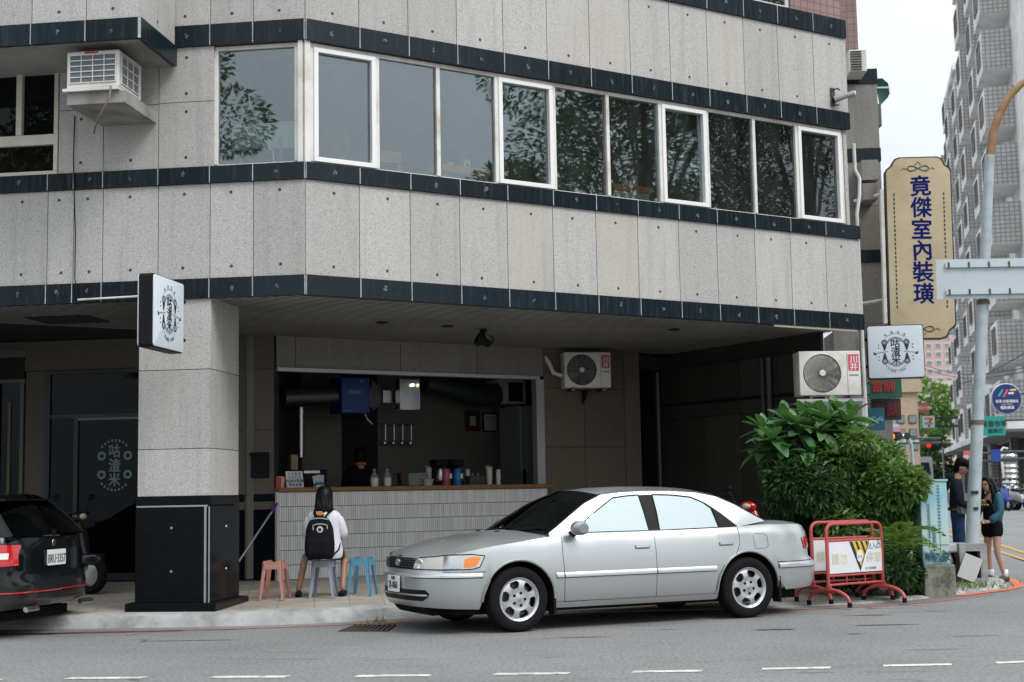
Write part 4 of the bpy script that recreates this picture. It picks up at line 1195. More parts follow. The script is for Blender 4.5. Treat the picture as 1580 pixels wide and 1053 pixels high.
SEDAN = dict(x1=.30, x2=-2.98, wb=-2.67, zb=.225, track=.868, bump_f=.60, bump_r=.575,
    Yz=[.18, .26, .34, .45, .55, .66, .78, .88, .95, 1.02], Yy=[.80, .845, .868, .882, .888, .884, .870, .846, .815, .79],
    Lz=[.2, .26, .33, .42, .54, .58, .61, .66, .72, .76], Lf=[.89, .935, .962, .97, .972, .965, .935, .93, .92, .90],
    Rz=[.2, .30, .36, .54, .58, .61, .75, .86, .95], Lr=[-3.66, -3.77, -3.80, -3.805, -3.78, -3.715, -3.71, -3.71, -3.67],
    zsx=[.98, .9, .7, .4, 0, -.44, -1.0, -1.6, -2.5, -2.9, -3.35, -3.68, -3.85], zs=[.712, .725, .768, .822, .872, .918, .930, .938, .955, .972, .966, .94, .92],
    zcx=[.98, .92, .85, .68, .45, .1, -.18, -.5, -2.9, -3.1, -3.55, -3.72, -3.85], zc=[.73, .755, .80, .862, .915, .955, .975, .985, 1.04, 1.022, .995, .965, .94],
    doors=[-.485, -1.545], cowl=-.42, boot=-2.84, green=(.935, 1.385, .805, .575),
    O=[(-.36, .945), (-.62, 1.105), (-.84, 1.235), (-1.05, 1.318), (-1.3, 1.342), (-1.6, 1.35), (-1.9, 1.346), (-2.2, 1.325), (-2.45, 1.275), (-2.64, 1.19), (-2.80, 1.10), (-2.97, 1.01)],
    I=[(-.57, .945), (-.79, 1.06), (-.98, 1.175), (-1.19, 1.285), (-1.36, 1.305), (-1.6, 1.314), (-1.9, 1.306), (-2.13, 1.278), (-2.28, 1.215), (-2.43, 1.105), (-2.55, 1.0), (-2.6, .957)],
    roof=(3, 8),
    seams=[[(-.485, .92), (-.478, .75), (-.49, .5), (-.495, .26)], [(-1.545, .93), (-1.545, .6), (-1.543, .25)], [(-2.585, .95), (-2.575, .78), (-2.52, .68), (-2.36, .56), (-2.285, .46), (-2.25, .27)],
           [(.975, .603), (.7, .603), (.36, .60)], [(-3.04, .575), (-3.4, .577), (-3.72, .58)], [(-.49, .275), (-1.54, .262), (-2.24, .262)]],
    glass=[dict(name='front_side_window', top=[(-.80, 1.065), (-.98, 1.175), (-1.185, 1.288), (-1.35, 1.306), (-1.5, 1.314)], bot=[(-.60, .944), (-1.515, .944)], mat=G['film'], trim=1),
           dict(name='middle_pillar', top=[(-1.5, 1.316), (-1.665, 1.316)], bot=[(-1.515, .944), (-1.64, .944)], mat=G['black']),
           dict(name='rear_side_window', top=[(-1.665, 1.315), (-1.9, 1.306), (-2.12, 1.28), (-2.25, 1.225), (-2.33, 1.16)], bot=[(-1.64, .944), (-2.36, .955)], mat=G['film'], trim=1),
           dict(name='quarter_window', top=[(-2.345, 1.155), (-2.43, 1.10), (-2.55, 1.0), (-2.59, .96)], bot=[(-2.375, .955), (-2.585, .956)], mat=G['black'])])
TH = R(24.5)
Fv, Nv = V3((-math.cos(TH), -math.sin(TH), 0)), V3((-math.sin(TH), math.cos(TH), 0))
A0 = V3((5 / FPX * 14.1, 14.1, 0)) + Nv * .875
car = thing('parked_car', 'silver four-door sedan parked at the kerb with its nose toward the stools', 'car')
cs = build_car(car, SEDAN, G['silver'])
for sg in (1, -1):
    # headlamp: cloudy lens, clear reflector, amber indicator
    hl = patch_on(cs, cs.side, strip([(.945, .705), (.88, .735), (.7, .762), (.5, .765), (.37, .752)], [(.950, .632), (.85, .630), (.65, .630), (.5, .632), (.42, .650)], 16), 'headlight', G['lampglass'], car, .006, sg)
    patch_on(cs, cs.side, strip([(.73, .757), (.6, .760)], [(.745, .636), (.60, .636)], 6), 'reflector', G['lampclear'], hl, .0085, sg)
    patch_on(cs, cs.side, strip([(.56, .728), (.48, .745), (.405, .74)], [(.575, .65), (.51, .65), (.455, .66)], 8), 'indicator', G['amber'], hl, .009, sg)
    q = cs.side(.885, .68, .008); mb = MB(T(q.x, q.y * sg, q.z) @ RY(R(90)) @ RX(R(-35 * sg))); mb.lathe([(0, .0), (.03, .004), (.045, .010), (.05, .004)], 20); mb.build('bulb_reflector', G['lampclear'], hl, smooth=40)
    lo = [(.946, .706), (.88, .738), (.7, .766), (.5, .77), (.362, .754), (.42, .646), (.5, .628), (.65, .626), (.85, .626), (.952, .628), (.946, .706)]
    mb = MB(); mb.tube([(lambda v: (v.x, v.y * sg, v.z))(cs.side(lerp(lo[i][0], lo[i + 1][0], k / 5), lerp(lo[i][1], lo[i + 1][1], k / 5), .004)) for i in range(len(lo) - 1) for k in range(5)], .006, 5); mb.build('lamp_gasket', G['black'], hl, smooth=40)
    # body side moulding
    for a, b in ((-.40, -.478), (-.492, -1.538), (-1.552, -2.262), (-3.06, -3.70)):
        n = 14; patch_on(cs, cs.side, [[(lerp(a, b, k / n), z) for k in range(n + 1)] for z in (.510, .514, .545, .562)], 'side_moulding', G['silver'], car, [0, .013, .013, .001], sg)
        mb = MB(); mb.tube([(lambda v: (v.x, v.y * sg, v.z))(cs.side(lerp(a, b, k / n), .512, .003)) for k in range(n + 1)], .006, 5); mb.build('moulding_gap', G['black'], car)
    patch_on(cs, cs.side, [[(lerp(.975, .4, k / 14), z) for k in range(15)] for z in (.546, .55, .572, .588)], 'bumper_moulding', G['silver'], car, [0, .014, .014, .001], sg)
    mb = MB(); mb.tube([(lambda v: (v.x, v.y * sg, v.z))(cs.side(lerp(.972, .39, k / 14), .545, .002)) for k in range(15)], .005, 5); mb.build('moulding_gap', G['black'], car)
    # handles
    for hx_, dr_ in ((-1.39, 'front'), (-2.40, 'rear')):
        rows = [[(hx_ + .085 - .17 * k / 8, z) for k in range(9)] for z in (.765, .80)]
        h_ = patch_on(cs, cs.side, rows, 'handle_recess', mat('recess_' + dr_ + str(sg), (.12, .125, .13), .5), car, .002, sg)
        patch_on(cs, cs.side, [[(hx_ + .08 - .15 * k / 8, z) for k in range(9)] for z in (.779, .785, .803, .808)], 'door_handle', G['silver'], h_, .014, sg)
    # sill
    patch_on(cs, cs.side, [[(lerp(-.40, -2.27, k / 20), z) for k in range(21)] for z in (.215, .25, .27)], 'sill', G['silver'], car, .012, sg)
    # mud flaps
    for mx_ in (-.385, -3.06):
        mb = MB(); mb.box(mx_ - .012, mx_ + .012, .74 * 1, .87, .15, .42) if sg > 0 else mb.box(mx_ - .012, mx_ + .012, -.87, -.74, .15, .42); mb.build('mud_flap', G['rubber'], car)
    # mirror
    q = cs.green(-.66, .975)
    mb = MB(); mb.grid([[(-.62 + d * .6 + .11 * math.cos(2 * math.pi * k / 14) * rr * .75, (.86 + .165 * t) * sg + 0, .995 + .075 * math.sin(2 * math.pi * k / 14) * rr) for k in range(14)] for t, rr, d in ((0, .35, 0), (.12, .8, 0), (.45, 1.0, .0), (.85, .95, -.02), (1.0, .6, -.03))], None, True)
    mb.add([(-.62 - .018 + .11 * .45 * math.cos(2 * math.pi * k / 14), 1.026 * sg, .995 + .045 * math.sin(2 * math.pi * k / 14)) for k in range(14)], [tuple(range(14))])
    mr_ = mb.build('mirror', mat('mirror_shell' + str(sg), (.30, .315, .32), .35, .6, coat=.8), car, smooth=50)
    mb = MB(); mb.tube([(-.62, .80 * sg, .935), (-.63, .88 * sg, .96)], [.04, .03], 8); mb.build('mirror_arm', G['black'], mr_, smooth=40)
    # tail lamp
    tl_ = patch_on(cs, cs.side, strip([(-3.47, .83), (-3.6, .835), (-3.712, .833)], [(-3.49, .715), (-3.6, .712), (-3.712, .714)], 12), 'tail_light', G['redlens'], car, .008, sg)
    patch_on(cs, cs.rear, [[(lerp(.42, .78, k / 8), z) for k in range(9)] for z in (.70, .82)], 'rear_lens', G['redlens'], tl_, .008, sg)
lo = [(-2.765, .735), (-2.755, .86), (-2.785, .882), (-2.91, .872), (-2.935, .85), (-2.935, .745), (-2.91, .725), (-2.785, .722), (-2.765, .735)]
mb = MB(); mb.tube([cs.side(lerp(lo[i][0], lo[i + 1][0], k / 4), lerp(lo[i][1], lo[i + 1][1], k / 4), .0) for i in range(len(lo) - 1) for k in range(4)], .003, 5); mb.build('fuel_flap', G['metal_dark'], car)
# grille, intake, plate, emblem
gr = patch_on(cs, cs.front, [[(lerp(-.40, .40, k / 16) * f, z) for k in range(17)] for f, z in ((.86, .628), (.93, .68), (1.0, .732))], 'grille', G['black'], car, .006)
for z, f in ((.648, .88), (.672, .91), (.696, .95), (.718, .98)):
    mb = MB(); mb.tube([cs.front(lerp(-.39, .39, k / 16) * f, z, .010) for k in range(17)], .006, 5); mb.build('grille_bar', G['metal_dark'], gr, smooth=40)
fr_ = MB()
fr_.tube([cs.front(lerp(-.43, .43, k / 16), .738, .006) for k in range(17)], .008, 6)
fr_.build('grille_frame', G['silver'], gr, smooth=40)
q = cs.front(0, .685, .02); mb = MB(T(q.x, q.y, q.z) @ RZ(R(90))); mb.tube([(.055 * math.cos(k * math.pi / 8), 0, .034 * math.sin(k * math.pi / 8)) for k in range(17)], .006, 6); mb.tube([(.02 * math.cos(k * math.pi / 8), 0, .033 * math.sin(k * math.pi / 8)) for k in range(17)], .005, 6); mb.tube([(.04 * math.cos(k * math.pi / 8), 0, .012 + .018 * math.sin(k * math.pi / 8)) for k in range(17)], .005, 6); mb.build('emblem', G['metal'], gr, smooth=40)
it = patch_on(cs, cs.front, [[(lerp(-.62, .62, k / 20) * f, z) for k in range(21)] for f, z in ((.86, .322), (.97, .36), (1.0, .395), (.93, .43))], 'intake', G['black'], car, .004)
mb = MB(); mb.tube([cs.front(lerp(-.6, .6, k / 20), .378, .012) for k in range(21)], .010, 6); mb.build('intake_bar', G['silver'], it, smooth=40)
q = cs.front(0, .475, .022)
pl = MB(T(q.x, q.y, q.z) @ RZ(R(90))); pl.prism(rrect(-.16, .16, -.08, .08, .012), -.006, .006); pl_ = pl.build('number_plate', G['plate'], car)
mb = MB(T(q.x + .0065, q.y, q.z) @ RZ(R(90))); mb.text('2R-0060', .105, T(0, 0, -.012), bold=.012, sx=.72); mb.text('台灣省', .04, T(0, 0, .055), bold=.01); mb.build('plate_lettering', G['ink'], pl_)
mb = MB(); mb.prism([(.80, .2), (.84, .25), (.6, .25), (.5, .2), (.55, .17), (.76, .17)], -.45, .45); mb.build('chin_spoiler', G['rubber'], car)
for y0, y1 in ((.1, .62), (-.45, .1)):
    pts = []
    for k in range(7):
        t = k / 6; y = lerp(y0, y1, t); ye = .78
        pts.append((-.36 + .16 * (1 - (y / ye) ** 2) - .05 * t * 1.2, y, .972 + .03 * t))
    mb = MB(); mb.tube(pts, .007, 5); mb.build('wiper', G['black'], car)
mb = MB()
for y in (.25, -.25): mb.box(-.06, -.02, y - .02, y + .02, .965, .975)
mb.build('washer_jet', G['black'], car)
mb = MB(); mb.tube([(-3.6, -.5, .24), (-3.78, -.5, .25)], .025, 10); mb.build('exhaust', G['metal'], car, smooth=40)
put(car, A0 + V3((0, 0, 0)), math.pi + TH)
# ---- black estate at the far left
WAGON = dict(SEDAN)
WAGON.update(x2=-3.34, wb=-2.95, bump_f=.60, bump_r=.60, track=.872,
    Rz=[.2, .28, .36, .52, .60, .66, .80, .95, 1.0, 1.05], Lr=[-3.50, -3.62, -3.70, -3.70, -3.66, -3.63, -3.63, -3.60, -3.58, -3.55],
    zsx=[.98, .9, .7, .4, 0, -.44, -1.0, -1.6, -2.5, -2.9, -3.3, -3.6, -3.75], zs=[.73, .75, .80, .85, .90, .945, .955, .965, .985, 1.0, 1.005, 1.0, .995],
    Yz=[.18, .26, .34, .45, .55, .66, .78, .88, .97, 1.04], Yy=[.80, .85, .875, .89, .895, .89, .882, .868, .84, .81],
    zcx=[.98, .92, .85, .68, .45, .1, -.18, -.5, -2.9, -3.1, -3.5, -3.63, -3.75], zc=[.75, .775, .82, .88, .93, .975, .995, 1.005, 1.02, 1.02, 1.015, 1.01, 1.0],
    boot=-3.42, green=(.965, 1.43, .82, .60),
    O=[(-.36, .97), (-.62, 1.125), (-.84, 1.26), (-1.05, 1.365), (-1.3, 1.405), (-1.7, 1.425), (-2.1, 1.425), (-2.6, 1.415), (-3.18, 1.385), (-3.32, 1.28), (-3.44, 1.15), (-3.56, 1.01)],
    I=[(-.57, .975), (-.79, 1.09), (-.98, 1.205), (-1.19, 1.32), (-1.36, 1.34), (-1.7, 1.35), (-2.1, 1.345), (-2.5, 1.33), (-2.85, 1.29), (-3.02, 1.2), (-3.12, 1.1), (-3.18, .99)],
    rbow=.06, rim='five',
    seams=[[(-.485, .94), (-.478, .75), (-.495, .26)], [(-1.545, .95), (-1.543, .25)], [(-3.04, .60), (-3.4, .60), (-3.72, .60)]],
    glass=[dict(name='front_side_window', top=[(-.80, 1.095), (-.98, 1.205), (-1.185, 1.318), (-1.5, 1.345)], bot=[(-.60, .974), (-1.515, .974)], mat=G['film_dark']),
           dict(name='rear_side_window', top=[(-1.6, 1.345), (-2.1, 1.345), (-2.5, 1.33)], bot=[(-1.62, .974), (-2.5, .985)], mat=G['film_dark']),
           dict(name='quarter_window', top=[(-2.55, 1.325), (-2.85, 1.29), (-3.02, 1.2), (-3.16, 1.02)], bot=[(-2.55, .985), (-3.16, .99)], mat=G['film_dark'])])
bk = thing('parked_car', 'black estate car at the left edge, seen from behind with its boot showing', 'car')
cb = build_car(bk, WAGON, G['black_car'])
for sg in (1, -1):
    tl_ = patch_on(cb, cb.side, strip([(-3.28, .93), (-3.45, .935), (-3.57 if sg > 0 else -3.5, .925)], [(-3.36, .73), (-3.5 if sg > 0 else -3.42, .72), (-3.58 if sg > 0 else -3.5, .725)], 12), 'tail_light', G['redlens'], bk, .008, sg)
    if sg > 0: patch_on(cb, cb.side, [[(lerp(-3.44, -3.53, k / 5), z) for k in range(6)] for z in (.79, .85)], 'reverse_lamp', mat('reverse_lens' + str(sg), (.75, .75, .75), .15), tl_, .011, sg)
    mb = MB(); mb.tube([(lambda v: (v.x, v.y * sg, v.z))(cb.side(lerp(-3.2, -3.66, k / 8), .455, .006)) for k in range(9)] + [(lambda v: (v.x, v.y * sg, v.z))(cb.rear(lerp(.75, .0, k / 10), .455, .006)) for k in range(11)], .008, 6); mb.build('red_strip', G['redlens'], bk, smooth=40)
    mb = MB(); mb.tube([(-3.68, .45 * sg, .29), (-3.69, .70 * sg, .29)], .03, 10, flat=.8); mb.build('exhaust_tip', G['metal'], bk, smooth=40)
q = cb.rear(0, .78, .012)
pl = MB(T(q.x, q.y, q.z) @ RZ(R(-90))); pl.prism(rrect(-.19, .19, -.08, .08, .012), -.006, .006); pl_ = pl.build('number_plate', G['plate'], bk)
mb = MB(T(q.x - .0065, q.y, q.z) @ RZ(R(-90))); mb.text('BRU·3357', .125, T(0, 0, -.012), bold=.012, sx=.72); mb.build('plate_lettering', G['ink'], pl_)
mb = MB(); mb.prism([(-3.1, 1.40), (-3.38, 1.385), (-3.40, 1.37), (-3.2, 1.365)], -.58, .58); mb.build('roof_spoiler', G['black_car'], bk)
mb = MB(); mb.tube([(-3.595, -.05, 1.04), (-3.50, -.38, 1.11)], .009, 6); mb.tube([(-3.60, 0, 1.035), (-3.62, 0, 1.03)], .03, 8); mb.build('rear_wiper', G['black'], bk)
q = cb.rear(0, .93, .006); mb = MB(T(q.x, q.y, q.z) @ RY(R(-90))); mb.lathe([(0, .006), (.035, .005), (.04, 0)], 20); mb.build('badge', G['metal'], bk, smooth=40)
mb = MB(); mb.prism(rrect(-2.5, -2.0, 1.465, 1.49, .01), -.01, .01); mb.build('roof_aerial', G['black'], bk)
# rear of the car at the picture's left edge, heading away to the left
bdir = R(180 - 10)
put(bk, (0, 0, 0), bdir)
tgt = gnd(123, 968, 0.0)      # foot of its right rear corner
rc = Matrix.Rotation(bdir, 4, 'Z') @ V3((-3.6, -.62, 0))
bk.location = (tgt.x - rc.x, tgt.y - rc.y, .0)
# ================================================================ signs on the building
G['light_face'] = mat('lightbox_face', (.70, .76, .82), .35, var=.02)
G['grey_ink'] = mat('grey_ink', (.28, .33, .38), .6)
G['sign_ink'] = mat('sign_ink', (.02, .022, .025), .5)
def arc_text(mb, s, r, z0, a0, a1, size, Mx, up=True, sx=1.0):
    n = len(s)
    for k, ch in enumerate(s):
        if ch == ' ': continue
        a = lerp(a0, a1, (k + .5) / n)
        x, z = r * math.sin(a), r * math.cos(a) * (1 if up else -1)
        mb.text(ch, size, Mx @ T(x * sx, 0, z0 + z) @ RY(a if up else -a), bold=.01)
def logo(mbk, mbg, Mx, h):
    """round-topped tea-shop mark: three characters between four tasting spoons"""
    for k, ch in enumerate('咕渣米'): mbk.text(ch, h * .178, Mx @ T(0, 0, h * (.155 - .155 * k)), bold=.04)
    for sx in (-1, 1):
        for sz in (1, -1):
            cx, cz = sx * h * .2, sz * h * .175
            rg = [(cx + h * .056 * math.cos(a), cz + h * .056 * math.sin(a)) for a in [2 * math.pi * k / 16 for k in range(16)]]
            ri = [(cx + h * .036 * math.cos(a), cz + h * .036 * math.sin(a)) for a in [2 * math.pi * k / 16 for k in range(16)]]
            vs = [(x, -.001, z) for x, z in rg] + [(x, -.001, z) for x, z in ri]
            mbk.add(vs, [(k, (k + 1) % 16, 16 + (k + 1) % 16, 16 + k) for k in range(16)], Mx)
            mbg.add([(x, -.0012, z) for x, z in ri], [tuple(range(16))], Mx)
            mbk.add([(cx - h * .045, -.0014, cz - sz * h * .035), (cx + h * .045, -.0014, cz - sz * h * .035), (cx + h * .012, -.0014, cz - sz * h * .15), (cx - h * .012, -.0014, cz - sz * h * .15)], [(0, 1, 2, 3)], Mx)
        for dz in (.13, .075, -.09, -.15):
            mbk.add([(sx * h * .305 + h * .013 * math.cos(a), -.001, h * dz + h * .013 * math.sin(a)) for a in [2 * math.pi * k / 8 for k in range(8)]], [tuple(range(8))], Mx)
        mbg.add([(sx * h * .14, -.001, h * .015), (sx * h * .14, -.001, -h * .005), (sx * h * .37, -.001, -h * .035), (sx * h * .37, -.001, -h * .015)], [(0, 1, 2, 3)], Mx)
        mbk.add([(sx * h * .36, -.001, -h * .02), (sx * h * .41, -.001, -h * .0), (sx * h * .40, -.001, -h * .05), (sx * h * .345, -.001, -h * .06)], [(0, 1, 2, 3)], Mx)
    arc_text(mbg, 'GUZAMI TEA', h * .34, 0, R(-52), R(52), h * .075, Mx, True, .85) if 0 else None
    for sgn in (1, -1):
        for rr_, wd_ in ((.255, .05), (.34, .012)):
            vs = []
            for k in range(21):
                a = R(-48 + 96 * k / 20)
                for q in (rr_ - wd_ / 2, rr_ + wd_ / 2): vs.append((h * q * math.sin(a) * .8, -.001, sgn * h * (q * math.cos(a) + .0)))
            mbg.add(vs, [(2 * k, 2 * k + 2, 2 * k + 3, 2 * k + 1) for k in range(20)], Mx)
    arc_text(mbk, 'SINCE 1999', h * .37, 0, R(-32), R(32), h * .05, Mx, False, .85)
    arc_text(mbg, '咕 渣 米 茶', h * .375, 0, R(-38), R(38), h * .055, Mx, True, .85)
def lightbox(name, label, F, h, wd_, th, group=None):
    t = thing(name, label, 'sign', F.P + V3((0, 0, F.zc - h / 2)), F.a, group)
    Mx = F.M @ T(0, 0, F.zc)
    mb = MB(Mx); mb.prism(rrect(-wd_ / 2, wd_ / 2, -h / 2, h / 2, h * .045), 0, th); mb.build('case', G['black'], t, bevel=.006, seg=1)
    for sy, rot in ((-.004, 0), (th + .004, math.pi)):
        mb = MB(Mx @ T(0, sy, 0) @ RZ(rot)); mb.prism(rrect(-wd_ / 2 + .012, wd_ / 2 - .012, -h / 2 + .012, h / 2 - .012, h * .04), -.012, .006); f = mb.build('face', G['light_face'], t, bevel=.008, seg=2, smooth=40)
        a, b = MB(Mx @ T(0, sy - .0125, 0) @ RZ(rot)), MB(Mx @ T(0, sy - .0125, 0) @ RZ(rot)) if rot == 0 else MB(Mx @ T(0, sy + .0125, 0) @ RZ(rot))
        if rot: a = MB(Mx @ T(0, sy + .0125, 0) @ RZ(rot))
        logo(a, b, Matrix.Identity(4), h)
        a.build('lettering', G['sign_ink'], f); b.build('ornament', G['grey_ink'], f)
    return t
# left: square-on to the street, seen at a slant
nr, fr = FLt.pt(0, 0, 0), None
pn = atY(235, 485, 14.42); pf = atY(282, 485, 15.22)
ang = math.atan2(pf.y - pn.y, pf.x - pn.x)
Fl = Frame((pn + pf) / 2, ang); Fl.zc = ((pn + pf) / 2).z
t = lightbox('hanging_sign', 'white lightbox with a round black tea-shop mark, hung on the granite column', Fl, .765, (pf - pn).length, .15)
for z in (.21, -.21):
    mb = MB(); mb.tube([Fl.pt(.38, .07, Fl.zc + z), Fl.pt(.62, .07, Fl.zc + z)], .022, 8); mb.build('bracket', G['black'], t, smooth=40)
pc = atY(1382, 543, 20.8)
Fr = Frame(pc, R(-9)); Fr.zc = pc.z
t = lightbox('hanging_sign', 'white square lightbox with a black tea-shop mark, hung below the tall cream sign', Fr, .79, .815, .15)
mb = MB(); mb.tube([Fr.pt(-.38, .07, Fr.zc + .2), Fr.pt(-.9, .4, Fr.zc + .2)], .022, 8); mb.tube([Fr.pt(-.38, .07, Fr.zc - .2), Fr.pt(-.9, .4, Fr.zc - .2)], .022, 8); mb.build('bracket', G['black'], t, smooth=40)
# tall cream sign with blue brush characters
sc_ = atY(1420, 382, 22.2)
Fy = Frame(sc_, R(-6)); Fy.zc = sc_.z
t = thing('shop_sign', 'tall cream signboard with six blue brushed characters and notched corners', 'sign', Fy.P + V3((0, 0, sc_.z - 1.45)), Fy.a)
hw, hh = .515, 1.46
def notched(hw, hh, r=.16):
    pts = []
    for sx, sz, ks in ((1, 1, 1), (-1, 1, -1), (-1, -1, 1), (1, -1, -1)):
        loc = [(hw, hh - r * 1.45), (hw - r * .12, hh - r * 1.2), (hw - r * .35, hh - r), (hw - r * .62, hh - r * .8), (hw - r * .72, hh - r * .5), (hw - r * .95, hh - r * .15), (hw - r * 1.4, hh)]
        if ks < 0: loc = loc[::-1]
        pts += [(x * sx, z * sz) for x, z in loc]
    return pts
Mx = Fy.M @ T(0, 0, Fy.zc) @ RY(R(1.0))
mb = MB(Mx); mb.prism(notched(hw, hh), 0, .16); mb.build('case', mat('sign_case', (.02, .024, .026), .4), t)
cream = mat('sign_cream', (.54, .445, .29), .45, var=.08, vs=2, dirt=(.44, .34, .21), ds=1.5)
for sy, rot in ((0, 0), (.16, math.pi)):
    M2 = Mx @ T(0, sy, 0) @ RZ(rot)
    mb = MB(M2); mb.prism(notched(hw - .02, hh - .02), -.008, .002); f = mb.build('face', cream, t)
    blue = MB(M2 @ T(0, -.009, 0))
    for k, ch in enumerate('竟傑室內裝璜'):
        blue.text(ch, .35, T(.03 - .0 * k, 0, .99 - .345 * k) @ RY(R(-2 + (k % 3) * 1.5)), bold=.05, sx=.95)
    blue.build('lettering', mat('brush_blue' + str(sy), (.006, .012, .13), .7, spec=.1), f)
    orn = MB(M2 @ T(0, -.009, 0))
    for zc_, q in ((1.27, 1), (-1.3, -1)):
        for sx in (-1, 1):
            pts = [(sx * .16 * math.sin(a) * (1 if a < 6 else 1), -.001, zc_ + .045 * math.sin(2 * a)) for a in [k / 24 * math.pi for k in range(25)]]
            orn.tube(pts, .006, 4)
            pts = [(sx * (.1 + .07 * math.cos(a)), -.001, zc_ + .035 * math.sin(a)) for a in [k / 16 * 2 * math.pi for k in range(17)]]
            orn.tube(pts, .005, 4)
            orn.tube([(sx * .18, -.001, zc_ - .02), (sx * .22, -.001, zc_ + .01), (sx * .26, -.001, zc_ - .02)], .006, 4)
        orn.tube([(-.05, -.001, zc_ + q * .05), (0, -.001, zc_ + q * .11), (.05, -.001, zc_ + q * .05)], .006, 4)
    for sx in (-1, 1):
        for k in range(26): orn.box(sx * .385 - .011, sx * .385 + .011, -.002, .001, .83 - k * .072, .875 - k * .072)
    orn.build('ornament', mat('sign_green' + str(sy), (.02, .045, .02), .6), f)
mb = MB(); mb.tube([Fy.pt(-.5, .08, Fy.zc + .9), Fy.pt(-.9, .6, Fy.zc + .9)], .03, 8); mb.tube([Fy.pt(-.5, .08, Fy.zc - .8), Fy.pt(-.9, .6, Fy.zc - .8)], .03, 8)
mb.box(-.59, -.54, .0, .16, -1.2, .95, Mx); mb.build('bracket', G['white_paint'], t, smooth=40)

# ================================================================ air conditioning
grille_d = mat('grille_dark', (.03, .032, .034), .6)
def condenser(name, label, F, wd_, h, dp, sticker=(.55, .02, .03), group='outdoor condensers'):
    t = thing(name, label, 'air conditioner', F.P + V3((0, 0, F.zc - h / 2)), F.a, group)
    Mx = F.M @ T(0, 0, F.zc)
    mb = MB(Mx); mb.box(-wd_ / 2, wd_ / 2, 0, dp, -h / 2, h / 2); mb.build('case', G['white_plastic'], t, bevel=.02, seg=2, smooth=40)
    fx = -wd_ * .13; fr_ = h * .42
    mb = MB(Mx @ T(fx, -.002, 0) @ RX(R(90))); mb.lathe([(0, -.002), (fr_ * .98, -.002), (fr_, .008), (fr_ * 1.03, .0)], 40); mb.build('fan_opening', grille_d, t, smooth=40)
    gb = MB(Mx @ T(fx, -.012, 0) @ RX(R(90)))
    for k in range(9): gb.lathe([(fr_ * (.2 + .09 * k) - .003, 0), (fr_ * (.2 + .09 * k), .004), (fr_ * (.2 + .09 * k) + .003, 0)], 32)
    for k in range(26):
        a = 2 * math.pi * k / 26; gb.tube([(fr_ * .18 * math.cos(a), fr_ * .18 * math.sin(a), 0), (fr_ * .6 * math.cos(a + .2), fr_ * .6 * math.sin(a + .2), .003), (fr_ * math.cos(a + .45), fr_ * math.sin(a + .45), 0)], .003, 4)
    gb.build('fan_guard', G['metal_dark'], t, smooth=40)
    mb = MB(Mx @ T(fx, -.016, 0) @ RX(R(90))); mb.lathe([(0, .012), (fr_ * .15, .010), (fr_ * .18, 0)], 20); mb.build('fan_hub', G['white_plastic'], t, smooth=40)
    sx0 = wd_ * .30
    mb = MB(Mx); mb.box(sx0, wd_ * .47, -.004, 0, h * .05, h * .42); st = mb.build('brand_sticker', mat('sticker', sticker, .4), t)
    mb = MB(Mx); mb.text('川', wd_ * .13, T(wd_ * .385, -.0045, h * .30), bold=.03); mb.text('井', wd_ * .13, T(wd_ * .385, -.0045, h * .14), bold=.03); mb.build('lettering', G['plate'], st)
    mb = MB(Mx); mb.box(sx0 - .02, sx0 - .012, -.003, 0, -h * .45, h * .45); mb.box(sx0 + .01, wd_ * .46, -.003, 0, -h * .07, -h * .03); mb.build('seam', G['grey_plastic'], t)
    for x in (-wd_ * .33, wd_ * .33): mb = MB(Mx); mb.box(x - .025, x + .025, -.02, dp + .05, -h / 2 - .05, -h / 2 - .002); mb.build('foot', G['metal_dark'], t)
    return t
p = atY(1281, 576, 19.7); Fa = Frame(p, R(4)); Fa.zc = p.z
t = condenser('outdoor_condenser', 'large white condenser with a pink sticker on a rack above the bushes', Fa, .87, .62, .33, (.62, .08, .12))
mb = MB(Fa.M @ T(0, 0, Fa.zc - .37)); mb.box(-.5, .45, -.05, .0, -.03, .01); mb.box(-.5, -.46, .0, .5, -.03, .01); mb.box(.41, .45, .0, .5, -.03, .01); mb.box(-.5, .45, .5, .55, -.03, .01); mb.box(.43, .48, -.02, .03, -1.9, -.03); mb.build('rack', G['metal'], t)
p = FB.uz(907, 571, -.36); Fa = Frame(FB.pt(p[0], -.36, 0), R(12)); Fa.zc = p[1]
t = condenser('outdoor_condenser', 'dim white condenser with a red sticker on the arcade back wall', Fa, .74, .55, .28)
mb = MB(); mb.tube([Fa.pt(-.39, .1, Fa.zc - .08), Fa.pt(-.52, .1, Fa.zc - .04), Fa.pt(-.58, .14, Fa.zc + .12), Fa.pt(-.66, .2, Fa.zc + .27), Fa.pt(-.74, .26, Fa.zc + .28)], .032, 8); mb.build('pipe', G['white_plastic'], t, smooth=40)
mb = MB(Fa.M @ T(0, 0, Fa.zc - .3))
for x in (-.28, .22): mb.prism([(0, 0), (.34, 0), (.34, -.2)], x - .015, x + .015, RZ(R(90)) if 0 else T(x, 0, 0) @ RZ(R(90)) @ T(-x * 0, 0, 0))
mb.build('wall_bracket', G['metal_dark'], t)
